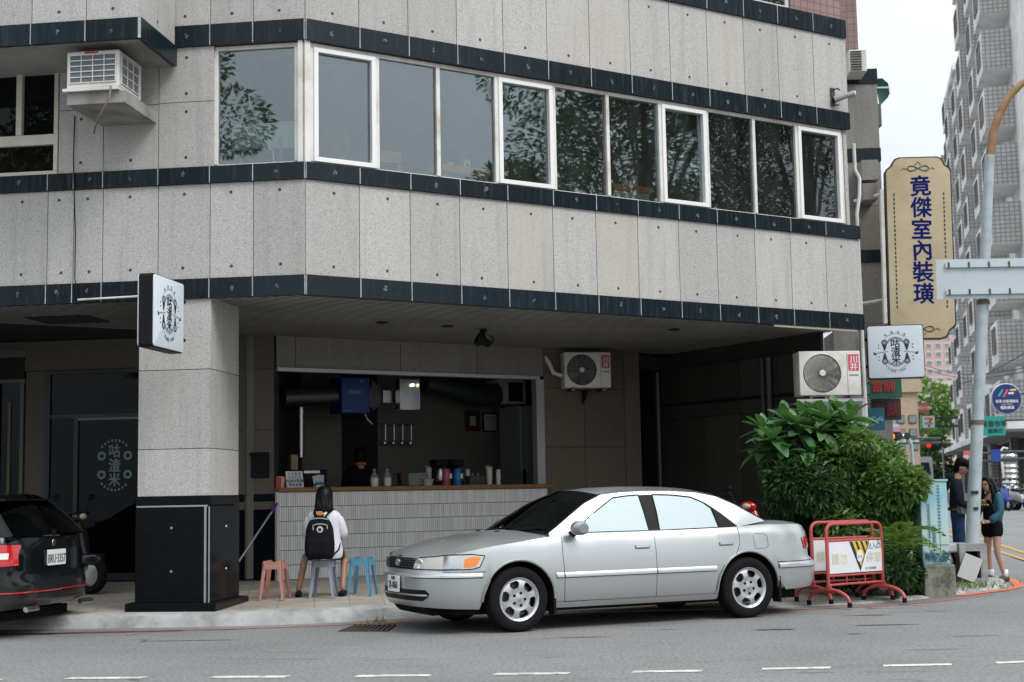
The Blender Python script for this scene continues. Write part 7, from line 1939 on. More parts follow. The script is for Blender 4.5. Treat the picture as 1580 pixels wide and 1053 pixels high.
# ================================================================ street furniture on the corner
G['red_rail'] = mat('red_rail', (.50, .085, .085), .45, var=.15, vs=6, dirt=(.34, .06, .06), ds=6)
def barrier(label):
    t = thing('crowd_barrier', label, 'barrier', (0, 0, 0), 0, 'red steel barriers at the driveway')
    W_, H_ = .45, .92
    mb = MB(); pts = []
    for sx in (-1, 1):
        arc = [(sx * (W_ - .09 + .09 * math.cos(a)), 0, H_ - .09 + .09 * math.sin(a)) for a in [k * math.pi / 10 for k in range(6)]]
        pts += ([(sx * W_, 0, .19)] + arc) if sx < 0 else (arc[::-1] + [(W_, 0, .19)])
    pts = [(-W_, 0, .19)] + [(-W_ + .09 - .09 * math.cos(a), 0, H_ - .09 + .09 * math.sin(a)) for a in [k * math.pi / 10 for k in range(6)]] + [(W_ - .09 + .09 * math.sin(a), 0, H_ - .09 + .09 * math.cos(a)) for a in [k * math.pi / 10 for k in range(6)]] + [(W_, 0, .19)]
    mb.tube(pts, .019, 8); mb.build('frame', G['red_rail'], t, smooth=40)
    for z, r in ((.73, .016), (.335, .013), (.235, .013)):
        mb = MB(); mb.tube([(-W_, 0, z), (W_, 0, z)], r, 8); mb.build('rail', G['red_rail'], t, smooth=40)
    for x in (-.15, .15):
        mb = MB(); mb.tube([(x, 0, .235), (x, 0, .335)], .008, 6); mb.build('rung', G['red_rail'], t, smooth=40)
    for sx in (-1, 1):
        mb = MB(); pts = [(sx * W_, .30 * math.cos(a), .03 + .155 * math.sin(a) ** .8) for a in [math.pi * k / 14 for k in range(15)]]
        mb.tube(pts, .021, 8); mb.prism([(-.07, .14), (.07, .14), (.02, .25), (-.02, .25)], -.008, .008, T(sx * W_, 0, 0) @ RZ(R(90))); mb.build('leg', G['red_rail'], t, smooth=40)
        for sy in (-1, 1):
            mb = MB(T(sx * W_, .30 * sy, 0)); mb.lathe([(.026, 0), (.027, .05), (.02, .055)], 10, cap=True); mb.build('rubber_foot', G['rubber'], t, smooth=40)
    # the board
    mb = MB(); mb.box(-W_ + .02, W_ - .02, -.012, -.004, .36, .715); bd_ = mb.build('board', mat('board_white' + t.name, (.72, .74, .76), .4, var=.03), t)
    y = -.0135
    tri = [(-.09, .712), (.22, .712), (.065, .395)]
    def inside(u, z): return True
    yel, blk = MB(), MB()
    blk.add([(tri[0][0] - .012, y, .712), (tri[1][0] + .012, y, .712), (tri[2][0], y, .368)], [(0, 1, 2)])
    def clip(poly, a, b):
        out = []
        for i in range(len(poly)):
            p, q = poly[i], poly[(i + 1) % len(poly)]
            f = lambda r_: (b[0] - a[0]) * (r_[1] - a[1]) - (b[1] - a[1]) * (r_[0] - a[0])
            fp, fq = f(p), f(q)
            if fp <= 0: out.append(p)
            if fp * fq < 0: tt = fp / (fp - fq); out.append((p[0] + (q[0] - p[0]) * tt, p[1] + (q[1] - p[1]) * tt))
        return out
    for k in range(8):
        x = -.30 + k * .082
        st = [(x, .72), (x + .044, .72), (x + .044 + .17, .38), (x + .17, .38)]
        st = [(x, .72), (x + .044, .72), (x + .044 + .16, .36), (x + .16, .36)]
        for a, b in ((tri[0], tri[1]), (tri[1], tri[2]), (tri[2], tri[0])): st = clip(st, a, b) if st else st
        if len(st) >= 3: yel.add([(u, y - .001, z) for u, z in st], [tuple(range(len(st)))])
    blk.build('triangle', G['ink'], bd_); yel.build('stripe', mat('warn_yellow' + t.name, (.68, .47, .03), .5), bd_)
    mb = MB(); mb.add([(.065 + .052 * math.cos(a), y - .002, .545 + .072 * math.sin(a)) for a in [2 * math.pi * k / 18 for k in range(18)]], [tuple(range(18))]); mb.build('roundel', G['plate'], bd_)
    mb = MB()
    mb.text('出入口', .078, T(.305, y, .655), bold=.02); mb.text('■ 川井停車', .035, T(.24, y, .40), bold=.01)
    for sx in (-1, 1): mb.add([(.065 + sx * .006, y - .003, .53), (.065 + sx * .034, y - .003, .51), (.065 + sx * .03, y - .003, .545), (.065 + sx * .012, y - .003, .555)], [(0, 1, 2, 3)])
    mb.build('lettering', G['grey_ink'], bd_)
    mb = MB(); mb.text('請勿', .135, T(-.27, y, .525), bold=.01, sx=.95); mb.text('停車', .135, T(.295, y, .525), bold=.01, sx=.95); mb.build('faded_lettering', mat('faded_yellow' + t.name, (.66, .60, .46), .6), bd_)
    return t
b1 = barrier('red tubular barrier with a white striped-triangle board, nearest the road')
pb0 = gnd(1279.5, 934.5, .03); pb1 = gnd(1364, 927, .03)
ang = math.atan2(pb1.y - pb0.y, pb1.x - pb0.x)
put(b1, (pb0 + pb1) / 2 + V3((0, 0, .0)), ang, ((pb1 - pb0).length / .9, 1, 1.0)); b1.location.z = .02
b2 = copy_tree(b1); b2['label'] = 'red tubular barrier half hidden behind the one with the readable board'
b2.location = b1.location + V3((-.05, .40, .01)); b2.rotation_euler.z = ang - R(7)
# painted utility cabinet
Fb = Frame(atY(1443, 850, 17.5), R(2)); zb0 = Fb.z(1443, 912); zb1 = Fb.z(1443, 872); zb2 = Fb.z(1443, 741)
x0, x1 = Fb.u(1422, 800), Fb.u(1464, 800)
t = thing('utility_cabinet', 'pale blue utility cabinet painted with lavender stalks on a mossy concrete block', 'cabinet', Fb.pt((x0 + x1) / 2, .2, zb0), Fb.a)
mb = MB(Fb.M); mb.box(x0 + .0, x1 + .05, 0, .42, -.05, zb1); mb.build('plinth', mat('mossy_concrete', (.24, .24, .2), .9, var=.25, vs=8, dirt=(.03, .035, .025), ds=5, bump=.4, bs=30), t, bevel=.01, seg=1)
def cabm():
    m, tt, b = nodes('cabinet_paint')
    g = N(tt, 'ShaderNodeNewGeometry'); s_ = N(tt, 'ShaderNodeSeparateXYZ', {0: g.outputs['Position']})
    f = N(tt, 'ShaderNodeMapRange', {0: s_.outputs[2], 1: zb1, 2: zb2})
    n = N(tt, 'ShaderNodeTexNoise', {'Vector': g.outputs['Position'], 'Scale': 7, 'Detail': 5})
    ad = N(tt, 'ShaderNodeMath', {0: n.outputs[0], 1: -.5}, operation='ADD'); m2 = N(tt, 'ShaderNodeMath', {0: ad.outputs[0], 1: .35}, operation='MULTIPLY'); f2 = N(tt, 'ShaderNodeMath', {0: f.outputs[0], 1: m2.outputs[0]}, operation='ADD')
    c = rampn(tt, f2.outputs[0], [(.0, (.22, .36, .33)), (.12, (.42, .55, .47)), (.3, (.50, .62, .58)), (.6, (.42, .62, .66)), (.82, (.28, .54, .66)), (1, (.38, .60, .64))])
    tt.links.new(c, b.inputs['Base Color']); b.inputs['Roughness'].default_value = .55; return m
mb = MB(Fb.M); mb.box(x0, x1, .02, .38, zb1, zb2 - .015); mb.build('door', cabm(), t, bevel=.008, seg=1)
mb = MB(Fb.M); mb.box(x0 - .012, x1 + .012, .005, .395, zb2 - .015, zb2 + .01); mb.build('lid', mat('cab_lid', (.33, .52, .53), .5), t)
mb = MB(Fb.M); mb.box(x0 + .004, x1 - .004, .012, .02, lerp(zb1, zb2, .235), lerp(zb1, zb2, .24)); mb.build('seam', G['grey_ink'], t)
lav = MB(Fb.M); rl = random.Random(8)
def petal(u, z, a, L):
    d = (math.cos(a), math.sin(a)); n_ = (-d[1], d[0])
    lav.add([(u, .0165, z), (u + d[0] * L * .5 + n_[0] * L * .25, .0165, z + d[1] * L * .5 + n_[1] * L * .25), (u + d[0] * L, .0165, z + d[1] * L), (u + d[0] * L * .5 - n_[0] * L * .25, .0165, z + d[1] * L * .5 - n_[1] * L * .25)], [(0, 1, 2, 3)])
for uu, zt_ in ((x0 + .09, .70), (x0 + .145, .44), (x0 + .22, .92)):
    h_ = zb2 - zb1
    lav.tube([(uu, .017, zb1 + .05), (uu + .01, .017, zb1 + h_ * zt_)], .003, 4)
    for q in range(14):
        z = zb1 + h_ * lerp(zt_ * .45, zt_, q / 13)
        for sgn in (1, -1): petal(uu + .005, z, math.pi / 2 - sgn * rl.uniform(.6, 1.0), .035)
for q in range(46):
    u_ = rl.uniform(x0 + .01, x1 - .01); petal(u_, zb1 + rl.uniform(.0, .09), math.pi / 2 + rl.uniform(-.4, .4), rl.uniform(.05, .13))
lav.build('painted_lavender', mat('lavender_paint', (.10, .24, .30), .6), t)
# lamp post on its pedestal, with the road sign seen from behind
PD = 19.5
p0 = atY(1500, 838, PD); pz = [atY(*q, PD) for q in ((1500, 840), (1506, 700), (1519, 420), (1527, 240))]
base = V3((p0.x, PD, .03))
t = thing('lamp_post', 'pale blue steel lamp post with a rusty curved arm rising from a broken grey pedestal', 'lamp post', base)
Fp = Frame((p0.x, PD, 0), R(-5))
zpd = p0.z
mb = MB(Fp.M); ua_, ub_ = Fp.u(1479, 870, -.25), Fp.u(1524, 870, -.25)
con = mat('pedestal_grey', (.36, .37, .36), .75, var=.12, vs=5, dirt=(.2, .2, .19), ds=4)
G['con'] = con
mb.prism([(ua_ - .02, 0.0), (ub_ + .0, 0.0), (ub_ - .02, zpd), (ua_ + .03, zpd)], -.05, .25); mb.box(ua_ + .02, ua_ + .10, -.25, -.05, .0, zpd); mb.box(ub_ - .09, ub_, -.25, -.05, .0, zpd); mb.box(ua_ + .1, ub_ - .09, -.25, -.05, zpd - .1, zpd); mb.box(ua_ + .1, ub_ - .09, -.25, -.05, 0, .12)
mb.build('pedestal', con, t)
mb = MB(Fp.M); mb.box(ua_ + .1, ub_ - .09, -.06, -.048, .12, zpd - .1); mb.build('recess', G['dark'], t)
mb = MB(Fp.M @ T(lerp(ua_, ub_, .33), -.31, .24) @ RX(R(-14)) @ RY(R(24))); mb.box(-.12, .12, -.008, .008, -.15, .19); mb.build('loose_panel', mat('panel_grey', (.42, .42, .40), .5, .3, var=.06), t)
mb = MB(Fp.M); mb.slab([(ua_ - .15, -.6), (ub_ + .12, -.55), (ub_ + .1, .3), (ua_ - .1, .3)], -.02, .06); mb.build('footing', con, t, bevel=.02, seg=1)
pts = [pz[0] + V3((0, 0, -.05))]
for i in range(3):
    for k in range(4): pts.append(pz[i].lerp(pz[i + 1], k / 4))
pts.append(pz[3])
G['post_blue'] = mat('post_blue', (.42, .48, .50), .45, var=.06, vs=4, dirt=(.30, .37, .40), ds=5)
mb = MB(); mb.tube(pts, [lerp(.096, .064, i / (len(pts) - 1)) for i in range(len(pts))], 16); mb.build('pole', G['post_blue'], t, smooth=50)
ap = [atY(*q, PD) for q in ((1527, 242), (1532, 205), (1541, 178), (1556, 150), (1576, 130), (1610, 112), (1660, 98))]
mb = MB(); mb.tube(ap, [.06, .058, .055, .052, .049, .046, .042], 12); mb.build('arm', mat('arm_rust', (.28, .15, .07), .65, var=.3, vs=6), t, smooth=50)
mb = MB(); mb.ball((ap[-1].x + .35, PD, ap[-1].z + .02), (.4, .14, .07), 14, 8); mb.build('lamp_head', G['grey_plastic'], t, smooth=0)
for q in ((1517, 467), (1519, 409), (1508, 652)):
    c_ = atY(*q, PD); mb = MB(T(*c_)); mb.lathe([(.07, -.03), (.09, -.03), (.09, .03), (.07, .03)], 18); mb.build('band', mat('band_rust%d' % q[1], (.16, .11, .07), .6, var=.4, vs=15), t, smooth=40)
for q, rx in (((1504, 760), .05), ((1506, 785), .03)):
    c_ = atY(*q, PD - .096); mb = MB(T(*c_)); mb.box(-rx, rx, -.004, .012, -.02, .02); mb.build('sticker', G['ink'], t)
# sign plate
t = thing('road_sign', 'wide grey back of a road sign strapped across the lamp post', 'sign', atY(1519, 455, PD - .16))
a, b = atY(1443, 401, PD - .15), atY(1620, 398, PD - .15); c_, d_ = atY(1445, 462, PD - .15), atY(1622, 459, PD - .15)
m2 = mat('sign_back', (.50, .56, .58), .5, .2, var=.05, vs=2)
fr_ = V3((0, -.012, 0)); mb = MB(); mb.add([a, b, d_, c_, a + fr_, b + fr_, d_ + fr_, c_ + fr_], [(0, 1, 2, 3), (7, 6, 5, 4), (0, 4, 5, 1), (1, 5, 6, 2), (2, 6, 7, 3), (3, 7, 4, 0)]); mb.build('plate', m2, t)
for f_ in (.16, .84):
    l, r_ = a.lerp(c_, f_), b.lerp(d_, f_); l = l.lerp(r_, .08); mb = MB(); mb.box(l.x, r_.x, l.y - .045, l.y - .013, l.z - .035, l.z + .035) if 0 else mb.add([l + V3((0, -.045, -.032)), r_ + V3((0, -.045, -.032)), r_ + V3((0, -.045, .032)), l + V3((0, -.045, .032)), l + V3((0, -.014, -.032)), r_ + V3((0, -.014, -.032)), r_ + V3((0, -.014, .032)), l + V3((0, -.014, .032))], [(0, 1, 2, 3), (0, 4, 5, 1), (3, 2, 6, 7), (0, 3, 7, 4), (1, 5, 6, 2)])
    mb.build('channel', mat('channel%d' % int(f_ * 100), (.52, .60, .64), .4, .3), t)
    for k in range(5):
        q = l.lerp(r_, .03 + k * .19); mb = MB(T(*(q + V3((0, -.048, 0))))); mb.box(-.012, .012, -.006, .004, -.04, .04); mb.build('clip', G['iron'], t)

# ================================================================ plants
G['leaf_big'] = leafmat('leaf_big', (.03, .10, .04), (.095, .20, .07), .36, .2)
G['leaf_small'] = leafmat('leaf_small', (.04, .115, .028), (.18, .285, .075), .45, .25)
G['leaf_dark'] = leafmat('leaf_dark', (.014, .052, .018), (.055, .125, .038), .45, .2)
G['fern'] = leafmat('fern_leaf', (.05, .13, .03), (.17, .26, .06), .5, .25)
G['bark'] = mat('bark', (.10, .08, .06), .85, var=.3, vs=12, bump=.5, bs=20)
def leaf_mesh(name, L, W, m, curl=.12, n=5):
    mb = MB(); rows = []
    for i in range(n + 1):
        t_ = i / n; w_ = W * (math.sin(math.pi * min(1, t_ * .93 + .04) ** 1.25) ** .75) * .5; z = -curl * L * t_ * t_ + .05 * L * t_
        rows.append([(-w_, L * t_, z + w_ * .3), (0, L * t_, z), (w_, L * t_, z + w_ * .3)])
    mb.grid(rows); o = mb.build(name, m, None, smooth=0, recalc=False); me = o.data; bpy.data.objects.remove(o); return me
BIG = [leaf_mesh('leaf', .34, .15, G['leaf_big'], c_) for c_ in (.1, .25, .4)]
# frangipani-like shrub of whorled leaves, every leaf an object
pl_base = atY(1262, 800, 18.2); pl_base.z = zwalk(pl_base.x, pl_base.y)
t = thing('broadleaf_shrub', 'tall shrub with whorls of large glossy leaves in the dark driveway mouth', 'shrub', pl_base)
rp = random.Random(21)
hubs = [(1178, 655, 17.9), (1192, 690, 17.8), (1212, 640, 18.1), (1236, 662, 17.7), (1226, 700, 17.8), (1255, 635, 18.2), (1268, 660, 17.7), (1290, 630, 18.2), (1302, 662, 17.8), (1272, 692, 17.8), (1314, 638, 18.4), (1320, 668, 18.0), (1240, 640, 18.5), (1204, 664, 17.9), (1290, 690, 17.9), (1176, 688, 18.1), (1258, 676, 17.9), (1210, 690, 17.6), (1245, 690, 17.6), (1275, 640, 17.8), (1226, 645, 17.7), (1305, 645, 17.8), (1190, 672, 17.6)]
tr = MB(); top = pl_base + V3((0, 0, .9)); tr.tube([pl_base, pl_base + V3((.02, 0, .4)), top], [.07, .05, .04], 8)
nl = 0
for hx, hy, hd in hubs:
    c_ = atY(hx, hy + 8, hd); tr.tube([top, top.lerp(c_, .5) + V3((0, .35, -.12)), c_ + V3((0, 0, -.04))], [.03, .022, .014], 6)
    nleaf = 13 if hy < 675 else 12
    for q in range(nleaf):
        o = bpy.data.objects.new('leaf', BIG[rp.randrange(3)]); COL.objects.link(o)
        az = q * 2.4 + rp.uniform(-.3, .3); el = lerp(1.15, -.45, (q / nleaf) ** .8) + rp.uniform(-.15, .15); s_ = rp.uniform(.75, 1.1) * (.75 + .25 * q / nleaf) * 1.12
        o.matrix_world = T(*c_) @ RZ(az) @ RX(el) @ Matrix.Scale(s_, 4) @ RY(rp.uniform(-.3, .3))
        w_ = o.matrix_world.copy(); o.parent = t; o.matrix_parent_inverse = WM[t].inverted(); nl += 1
tr.build('stem', G['bark'], t, smooth=40)
def foliage(name, clumps, n, L, W, m, parent, seed, flat=.6, outer=True, droop=.3):
    """leaf-sized faces spread through clumps (c, rx, ry, rz)"""
    r_ = random.Random(seed); mb = MB(); tot = sum(c[1] * c[3] for c in clumps)
    for (c, rx, ry, rz) in clumps:
        for q in range(int(n * rx * rz / tot)):
            while True:
                v = V3((r_.uniform(-1, 1), r_.uniform(-1, 1), r_.uniform(-1, 1)))
                if .15 < v.length < 1: break
            if outer: v = v.normalized() * (v.length ** .5)
            p = c + V3((v.x * rx, v.y * ry, v.z * rz))
            d = (v + V3((r_.uniform(-.8, .8), r_.uniform(-.8, .8), r_.uniform(-.4, .6) - droop))).normalized()
            s_ = d.cross(V3((r_.uniform(-.4, .4), r_.uniform(-.4, .4), 1))).normalized(); u_ = s_.cross(d)
            l = L * r_.uniform(.6, 1.2); w_ = W * r_.uniform(.7, 1.2) * .5
            mb.add([p, p + d * l * .45 + s_ * w_ + u_ * w_ * flat, p + d * l - u_ * l * .12, p + d * l * .45 - s_ * w_ + u_ * w_ * flat], [(0, 1, 2, 3)] if r_.random() < 2 else [])
    o = mb.build(name, m, parent, recalc=False); o['kind'] = 'stuff'; return o
def cl(px, py, D, rx, ry, rz): return (atY(px, py, D), rx, ry, rz)
b0 = atY(1345, 850, 17.9); b0.z = .1
t = thing('bushy_shrub', 'dense light green shrub with small leaves behind the red barriers', 'shrub', b0)
rc = random.Random(17); clumps = []
while len(clumps) < 40:
    px, py = rc.uniform(1284, 1412), rc.uniform(650, 812)
    if py < interp(px, [1284, 1330, 1350, 1372, 1400, 1416], [690, 666, 682, 712, 728, 748]): continue
    r_ = rc.uniform(.08, .2); clumps.append(cl(px, py, rc.uniform(17.3, 18.3), r_ * 1.25, r_, r_))
foliage('foliage', clumps, 7600, .12, .056, G['leaf_small'], t, 5)
mb = MB()
for px, py in ((1320, 720), (1360, 730), (1340, 680), (1385, 745), (1300, 765), (1395, 715)): mb.tube([b0 + V3((random.uniform(-.1, .1), 0, 0)), b0.lerp(atY(px, py, 17.8), .5) + V3((0, 0, .05)), atY(px, py, 17.8)], [.028, .018, .008], 6)
mb.build('stem', G['bark'], t, smooth=40)
b0 = atY(1310, 860, 18.3); b0.z = .12
t = thing('dark_shrub', 'dark green undergrowth shrub in shade between the car boot and the barriers', 'shrub', b0)
foliage('foliage', [cl(1220, 735, 18.6, .36, .4, .3), cl(1255, 790, 18.4, .4, .4, .3), cl(1300, 815, 18.2, .5, .4, .3), cl(1350, 825, 18.2, .5, .4, .28), cl(1215, 790, 18.8, .25, .3, .35), cl(1250, 850, 18.4, .3, .3, .25), cl(1310, 860, 18.1, .5, .3, .2), cl(1380, 800, 18.3, .3, .3, .3), cl(1390, 860, 18.0, .3, .3, .2), cl(1205, 745, 18.7, .2, .3, .25), cl(1330, 885, 17.7, .45, .3, .16), cl(1395, 885, 17.7, .25, .25, .2), cl(1280, 880, 17.9, .3, .3, .16), cl(1222, 742, 17.4, .3, .2, .2), cl(1262, 760, 17.3, .32, .2, .24), cl(1212, 762, 17.6, .2, .2, .22), cl(1240, 722, 17.4, .2, .15, .12), cl(1386, 880, 16.95, .18, .12, .16)], 12500, .12, .055, G['leaf_dark'], t, 6)
mb = MB()
for px, py in ((1230, 740), (1260, 790), (1310, 800), (1350, 820)): mb.tube([b0, atY(px, py, 18.4)], [.02, .008], 6)
mb.build('stem', G['bark'], t, smooth=40)
# fern
FR = []
for v_ in range(3):
    mb = MB(); L = .62
    for i in range(17):
        t_ = i / 16; y = L * t_; z = .42 * L * math.sin(t_ * 2.3) - .34 * L * t_ * t_; w_ = .14 * math.sin(math.pi * min(1, t_ * .9 + .1)) ** .8 * (.8 + .1 * v_)
        for sx in (-1, 1): mb.add([(0, y, z), (sx * w_ * .5, y + .03, z + .012), (sx * w_, y + .05, z - .02), (sx * w_ * .5, y - .006, z + .004)], [(0, 1, 2, 3)])
    mb.add([(-.004, 0, 0), (.004, 0, 0), (.003, L, .42 * L * math.sin(2.3) - .34 * L), (-.003, L, .42 * L * math.sin(2.3) - .34 * L)], [(0, 1, 2, 3)])
    o = mb.build('frond', G['fern'], None, recalc=False); FR.append(o.data); bpy.data.objects.remove(o)
for (px, py, D, sc, lb) in ((1382, 838, 17.2, 1.0, 'yellow-green fern with arching fronds beside the painted cabinet'), (1345, 872, 17.6, .7, 'smaller dark fern low behind the barrier board')):
    c_ = atY(px, py + 22, D); c_.z = max(c_.z, .05)
    t = thing('fern', lb, 'fern', (c_.x, c_.y, .03))
    mb = MB(T(c_.x, c_.y, 0)); mb.lathe([(.03, .02), (.03, c_.z * .6), (.02, c_.z)], 8); mb.build('crown', G['leaf_dark'], t)
    for q in range(26):
        o = bpy.data.objects.new('frond', FR[q % 3]); COL.objects.link(o); s_ = rp.uniform(.75, 1.15) * sc
        o.matrix_world = T(*c_) @ RZ(q * 2.4 + rp.uniform(-.2, .2)) @ RX(rp.uniform(-.1, .75)) @ Matrix.Scale(s_, 4)
        o.parent = t; o.matrix_parent_inverse = WM[t].inverted()
# weeds along the kerb corner
mb = MB(); rw = random.Random(4)
for (px, py, n_, spx) in ((1485, 907, 500, 32), (1395, 906, 200, 20), (1215, 918, 90, 8), (583, 955, 24, 6), (1440, 914, 120, 20), (1360, 900, 160, 20)):
    for q in range(n_):
        p = gnd(px + rw.gauss(0, spx), py + rw.gauss(0, 2.2), .035); p.z = zwalk(p.x, p.y) if py != 955 else 0
        a = rw.uniform(0, 6.28); h_ = rw.uniform(.02, .08); d = V3((math.cos(a), math.sin(a), 0)) * .008
        mb.add([p - d, p + d, p + V3((rw.uniform(-.03, .03), rw.uniform(-.03, .03), h_))], [(0, 1, 2)])
weeds = mb.build('weeds', G['leaf_small'], None, recalc=False); tag(weeds, 'low green weeds in the kerb joint by the cabinet and lamp post', 'weeds', kind='stuff')
# trees across the road, seen in the panes
def tree(label, base, h, rx, seed, n=26000, group='street trees across the road', L=.21):
    t = thing('street_tree', label, 'tree', base, 0, group); r_ = random.Random(seed); B = V3(base)
    mb = MB(); mb.tube([B, B + V3((.1, 0, h * .25)), B + V3((.0, .1, h * .55)), B + V3((.2, 0, h * .85))], [.24, .18, .13, .05], 10)
    cls_ = []
    for q in range(24):
        a = r_.uniform(0, 6.28); z = r_.uniform(.38, .95) * h; rr = rx * math.sqrt(max(.05, 1 - ((z / h - .6) / .42) ** 2)) * r_.uniform(.35, .8)
        c_ = B + V3((rr * math.cos(a), rr * math.sin(a), z)); s_ = rx * r_.uniform(.28, .46); cls_.append((c_, s_, s_, s_ * .75))
        mb.tube([B + V3((0, 0, z * .62)), B.lerp(c_, .6) + V3((0, 0, z * .3)), c_], [.07, .05, .02], 6)
    mb.build('trunk', G['bark'], t, smooth=40)
    foliage('crown', cls_, n, L, L * .45, G['leaf_dark'], t, seed, droop=.1)
    return t
tree('tall leafy street tree across the road, reflected in the middle panes of the ribbon window', (21.8, 10.6, 0), 15.5, 4.4, 31)
tree('lower street tree across the road, nearest the corner, reflected at the edge of the sky', (17.6, 9.4, 0), 9.8, 2.7, 34, 15000)
tree('broad street tree across the road, furthest along, reflected in the right-hand panes', (28.5, 13.6, 0), 17, 5.2, 32)
tree('street tree across the road on the other side, reflected in the single corner pane', (-15.6, -3.0, 0), 16.5, 4.2, 33)
# ================================================================ side street in the distance
SA = math.atan2(1, .236)
FS = Frame((9.3 + .236 * 66, 66), SA)            # facade line of the apartment row: u away from us, w toward the street
G['stucco'] = mat('stucco', (.74, .74, .73), .8, var=.12, vs=.6, dirt=(.46, .45, .43), ds=.5)
G['grey_tile'] = mosaic('grey_tile', (.56, .56, .565), (.48, .48, .49), (.24, .24, .24), .26, .24, mort=.03)
G['brown_tile'] = mosaic('brown_tile', (.52, .505, .49), (.43, .415, .405), (.26, .25, .245), .24, .22, mort=.03)
G['far_glass'] = mat('far_glass', (.04, .05, .055), .1)
G['bronze_frame'] = mat('bronze_frame', (.10, .075, .06), .5)
def bay_mesh(w, d, h, side):
    mb = MB(); mb.k = 0; mb.box(0, w, .0, d, 0, h)
    me = bpy.data.meshes.new('bay'); me.from_pydata([tuple(v) for v in mb.v], [], mb.f)
    me.materials.append(G['stucco']); me.materials.append(G[side])
    me.polygons.foreach_set('material_index', [0, 0, 1, 0, 1, 1]); me.update(); return me
def win_meshes(w, h):
    mb = MB(); t_ = .07
    mb.box(0, w, 0, .06, 0, t_); mb.box(0, w, 0, .06, h - t_, h); mb.box(0, t_, 0, .06, t_, h - t_); mb.box(w - t_, w, 0, .06, t_, h - t_); mb.box(w / 2 - .04, w / 2 + .04, 0, .06, t_, h - t_)
    o = mb.build('window', G['bronze_frame'], None); fm = o.data; bpy.data.objects.remove(o)
    mb = MB(); mb.box(t_, w - t_, .0, .03, t_, h - t_); mb.k = 1; mb.box(0, w, 0, .06, 0, t_); mb.box(0, w, 0, .06, h - t_, h); mb.box(0, t_, 0, .06, t_, h - t_); mb.box(w - t_, w, 0, .06, t_, h - t_); mb.box(w / 2 - .04, w / 2 + .04, .03, .06, t_, h - t_); o = mb.build('window', [G['far_glass'], G['bronze_frame']], None); global WMESH; WMESH = o.data; bpy.data.objects.remove(o)
    mb = MB(); mb.box(t_, w - t_, .0, .03, t_, h - t_); o = mb.build('pane', G['far_glass'], None); pm = o.data; bpy.data.objects.remove(o)
    return fm, pm
def inst(name, me, parent, M_):
    o = bpy.data.objects.new(name, me); COL.objects.link(o); o.parent = parent
    o.matrix_parent_inverse = (WM[parent] if parent in WM else Matrix.Identity(4)).inverted(); WM[o] = M_
    o.matrix_basis = M_
    return o
FM, PM = win_meshes(1.7, 1.35)
def apartment(label, u0, u1, H, cols, side, wall, group='apartment blocks along the side street', first=1):
    t = thing('apartment_block', label, 'building', FS.pt((u0 + u1) / 2, -4, .6), FS.a, group)
    mb = MB(FS.M); mb.box(u0, u1, -12, 0, -.5, H); mb.build('wall', G[wall], t)
    mb = MB(FS.M); mb.box(u0 - .05, u1, -12.1, .25, H, H + .5); mb.box(u0 + 1, u0 + 4, -5, -1, H + .5, H + 3); mb.build('roof_parapet', G['stucco'], t)
    st = 3.05
    for (c0, w_, d_) in cols:
        bm_ = bay_mesh(w_, d_, 2.15, side)
        n_ = int((H - 4.6) / st)
        for k in range(n_):
            z = 4.6 + k * st
            if rp.random() < .1: continue
            b = inst('bay', bm_, t, FS.M @ T(u0 + c0, 0, z))
            w0 = inst('window', WMESH, b, FS.M @ T(u0 + c0 + w_ / 2 - .85, d_ + .0, z + .55))
            w0.matrix_basis = FS.M @ T(u0 + c0 + w_ / 2 - .85, d_, z + .55); w0.matrix_parent_inverse = WM[b].inverted()
            mb = None
        # recessed windows between the bays
        for k in range(n_ + 0):
            z = 4.9 + k * st
            wi = inst('window', FM, t, FS.M @ T(u0 + c0 + w_ + .35, .0, z + .3)); p_ = inst('pane', PM, wi, FS.M @ T(u0 + c0 + w_ + .35, .0, z + .3)); p_.matrix_parent_inverse = WM[wi].inverted()
    # shop floor
    mb = MB(FS.M); mb.box(u0 + .3, u1 - .3, .0, .06, .3, 3.9); mb.build('shopfront', G['dark_wall'], t)
    mb = MB(FS.M); mb.box(u0, u1, .0, 1.9, 4.0, 4.35); mb.build('canopy', G['stucco'], t)
    for uu in (u0 + .1, (u0 + u1) / 2, u1 - .5): mb = MB(FS.M); mb.box(uu, uu + .45, .06, .5, 0, 4.0); mb.build('pier', G[side], t)
    return t
# panes inside the bay windows come with the shared frame mesh
a1 = apartment('tall brown-tiled apartment block at the right edge with boxy bays, nearest of its row', 0, 25, 42, [(6.0, 3.6, 1.5), (12.6, 3.4, 1.4), (19.0, 3.6, 1.5)], 'brown_tile', 'stucco')
a2 = apartment('middle grey-tiled apartment block of the row with stacked white bays', 25.6, 40, 30.5, [(1.0, 3.4, 1.3), (8.0, 3.4, 1.3)], 'grey_tile', 'stucco')
a3 = apartment('farthest pale apartment block of the row with stacked white bays', 40.6, 54, 33, [(1.0, 3.0, .9), (7.4, 3.0, .9)], 'grey_tile', 'stucco')
# greenery and a condenser on the row
c0 = atY(1517, 186, 96)
t = thing('balcony_plants', 'trailing green plants on a high balcony of the apartment row', 'plants', c0 - V3((0, 0, .8)))
foliage('foliage', [(c0, 1.1, .8, .55), (c0 + V3((-.5, 0, -.6)), .8, .6, .6)], 900, .3, .14, G['leaf_small'], t, 12)
mb = MB(T(c0.x, c0.y, c0.z)); mb.box(-1.2, 1.1, -.4, .9, -1.0, -.45); mb.build('planter', G['stucco'], t)
p = atY(1573, 366, 76); Fa = Frame(p, R(8)); Fa.zc = p.z
condenser('outdoor_condenser', 'small far condenser with a dark fan high on the brown-tiled block', Fa, .95, .75, .4)
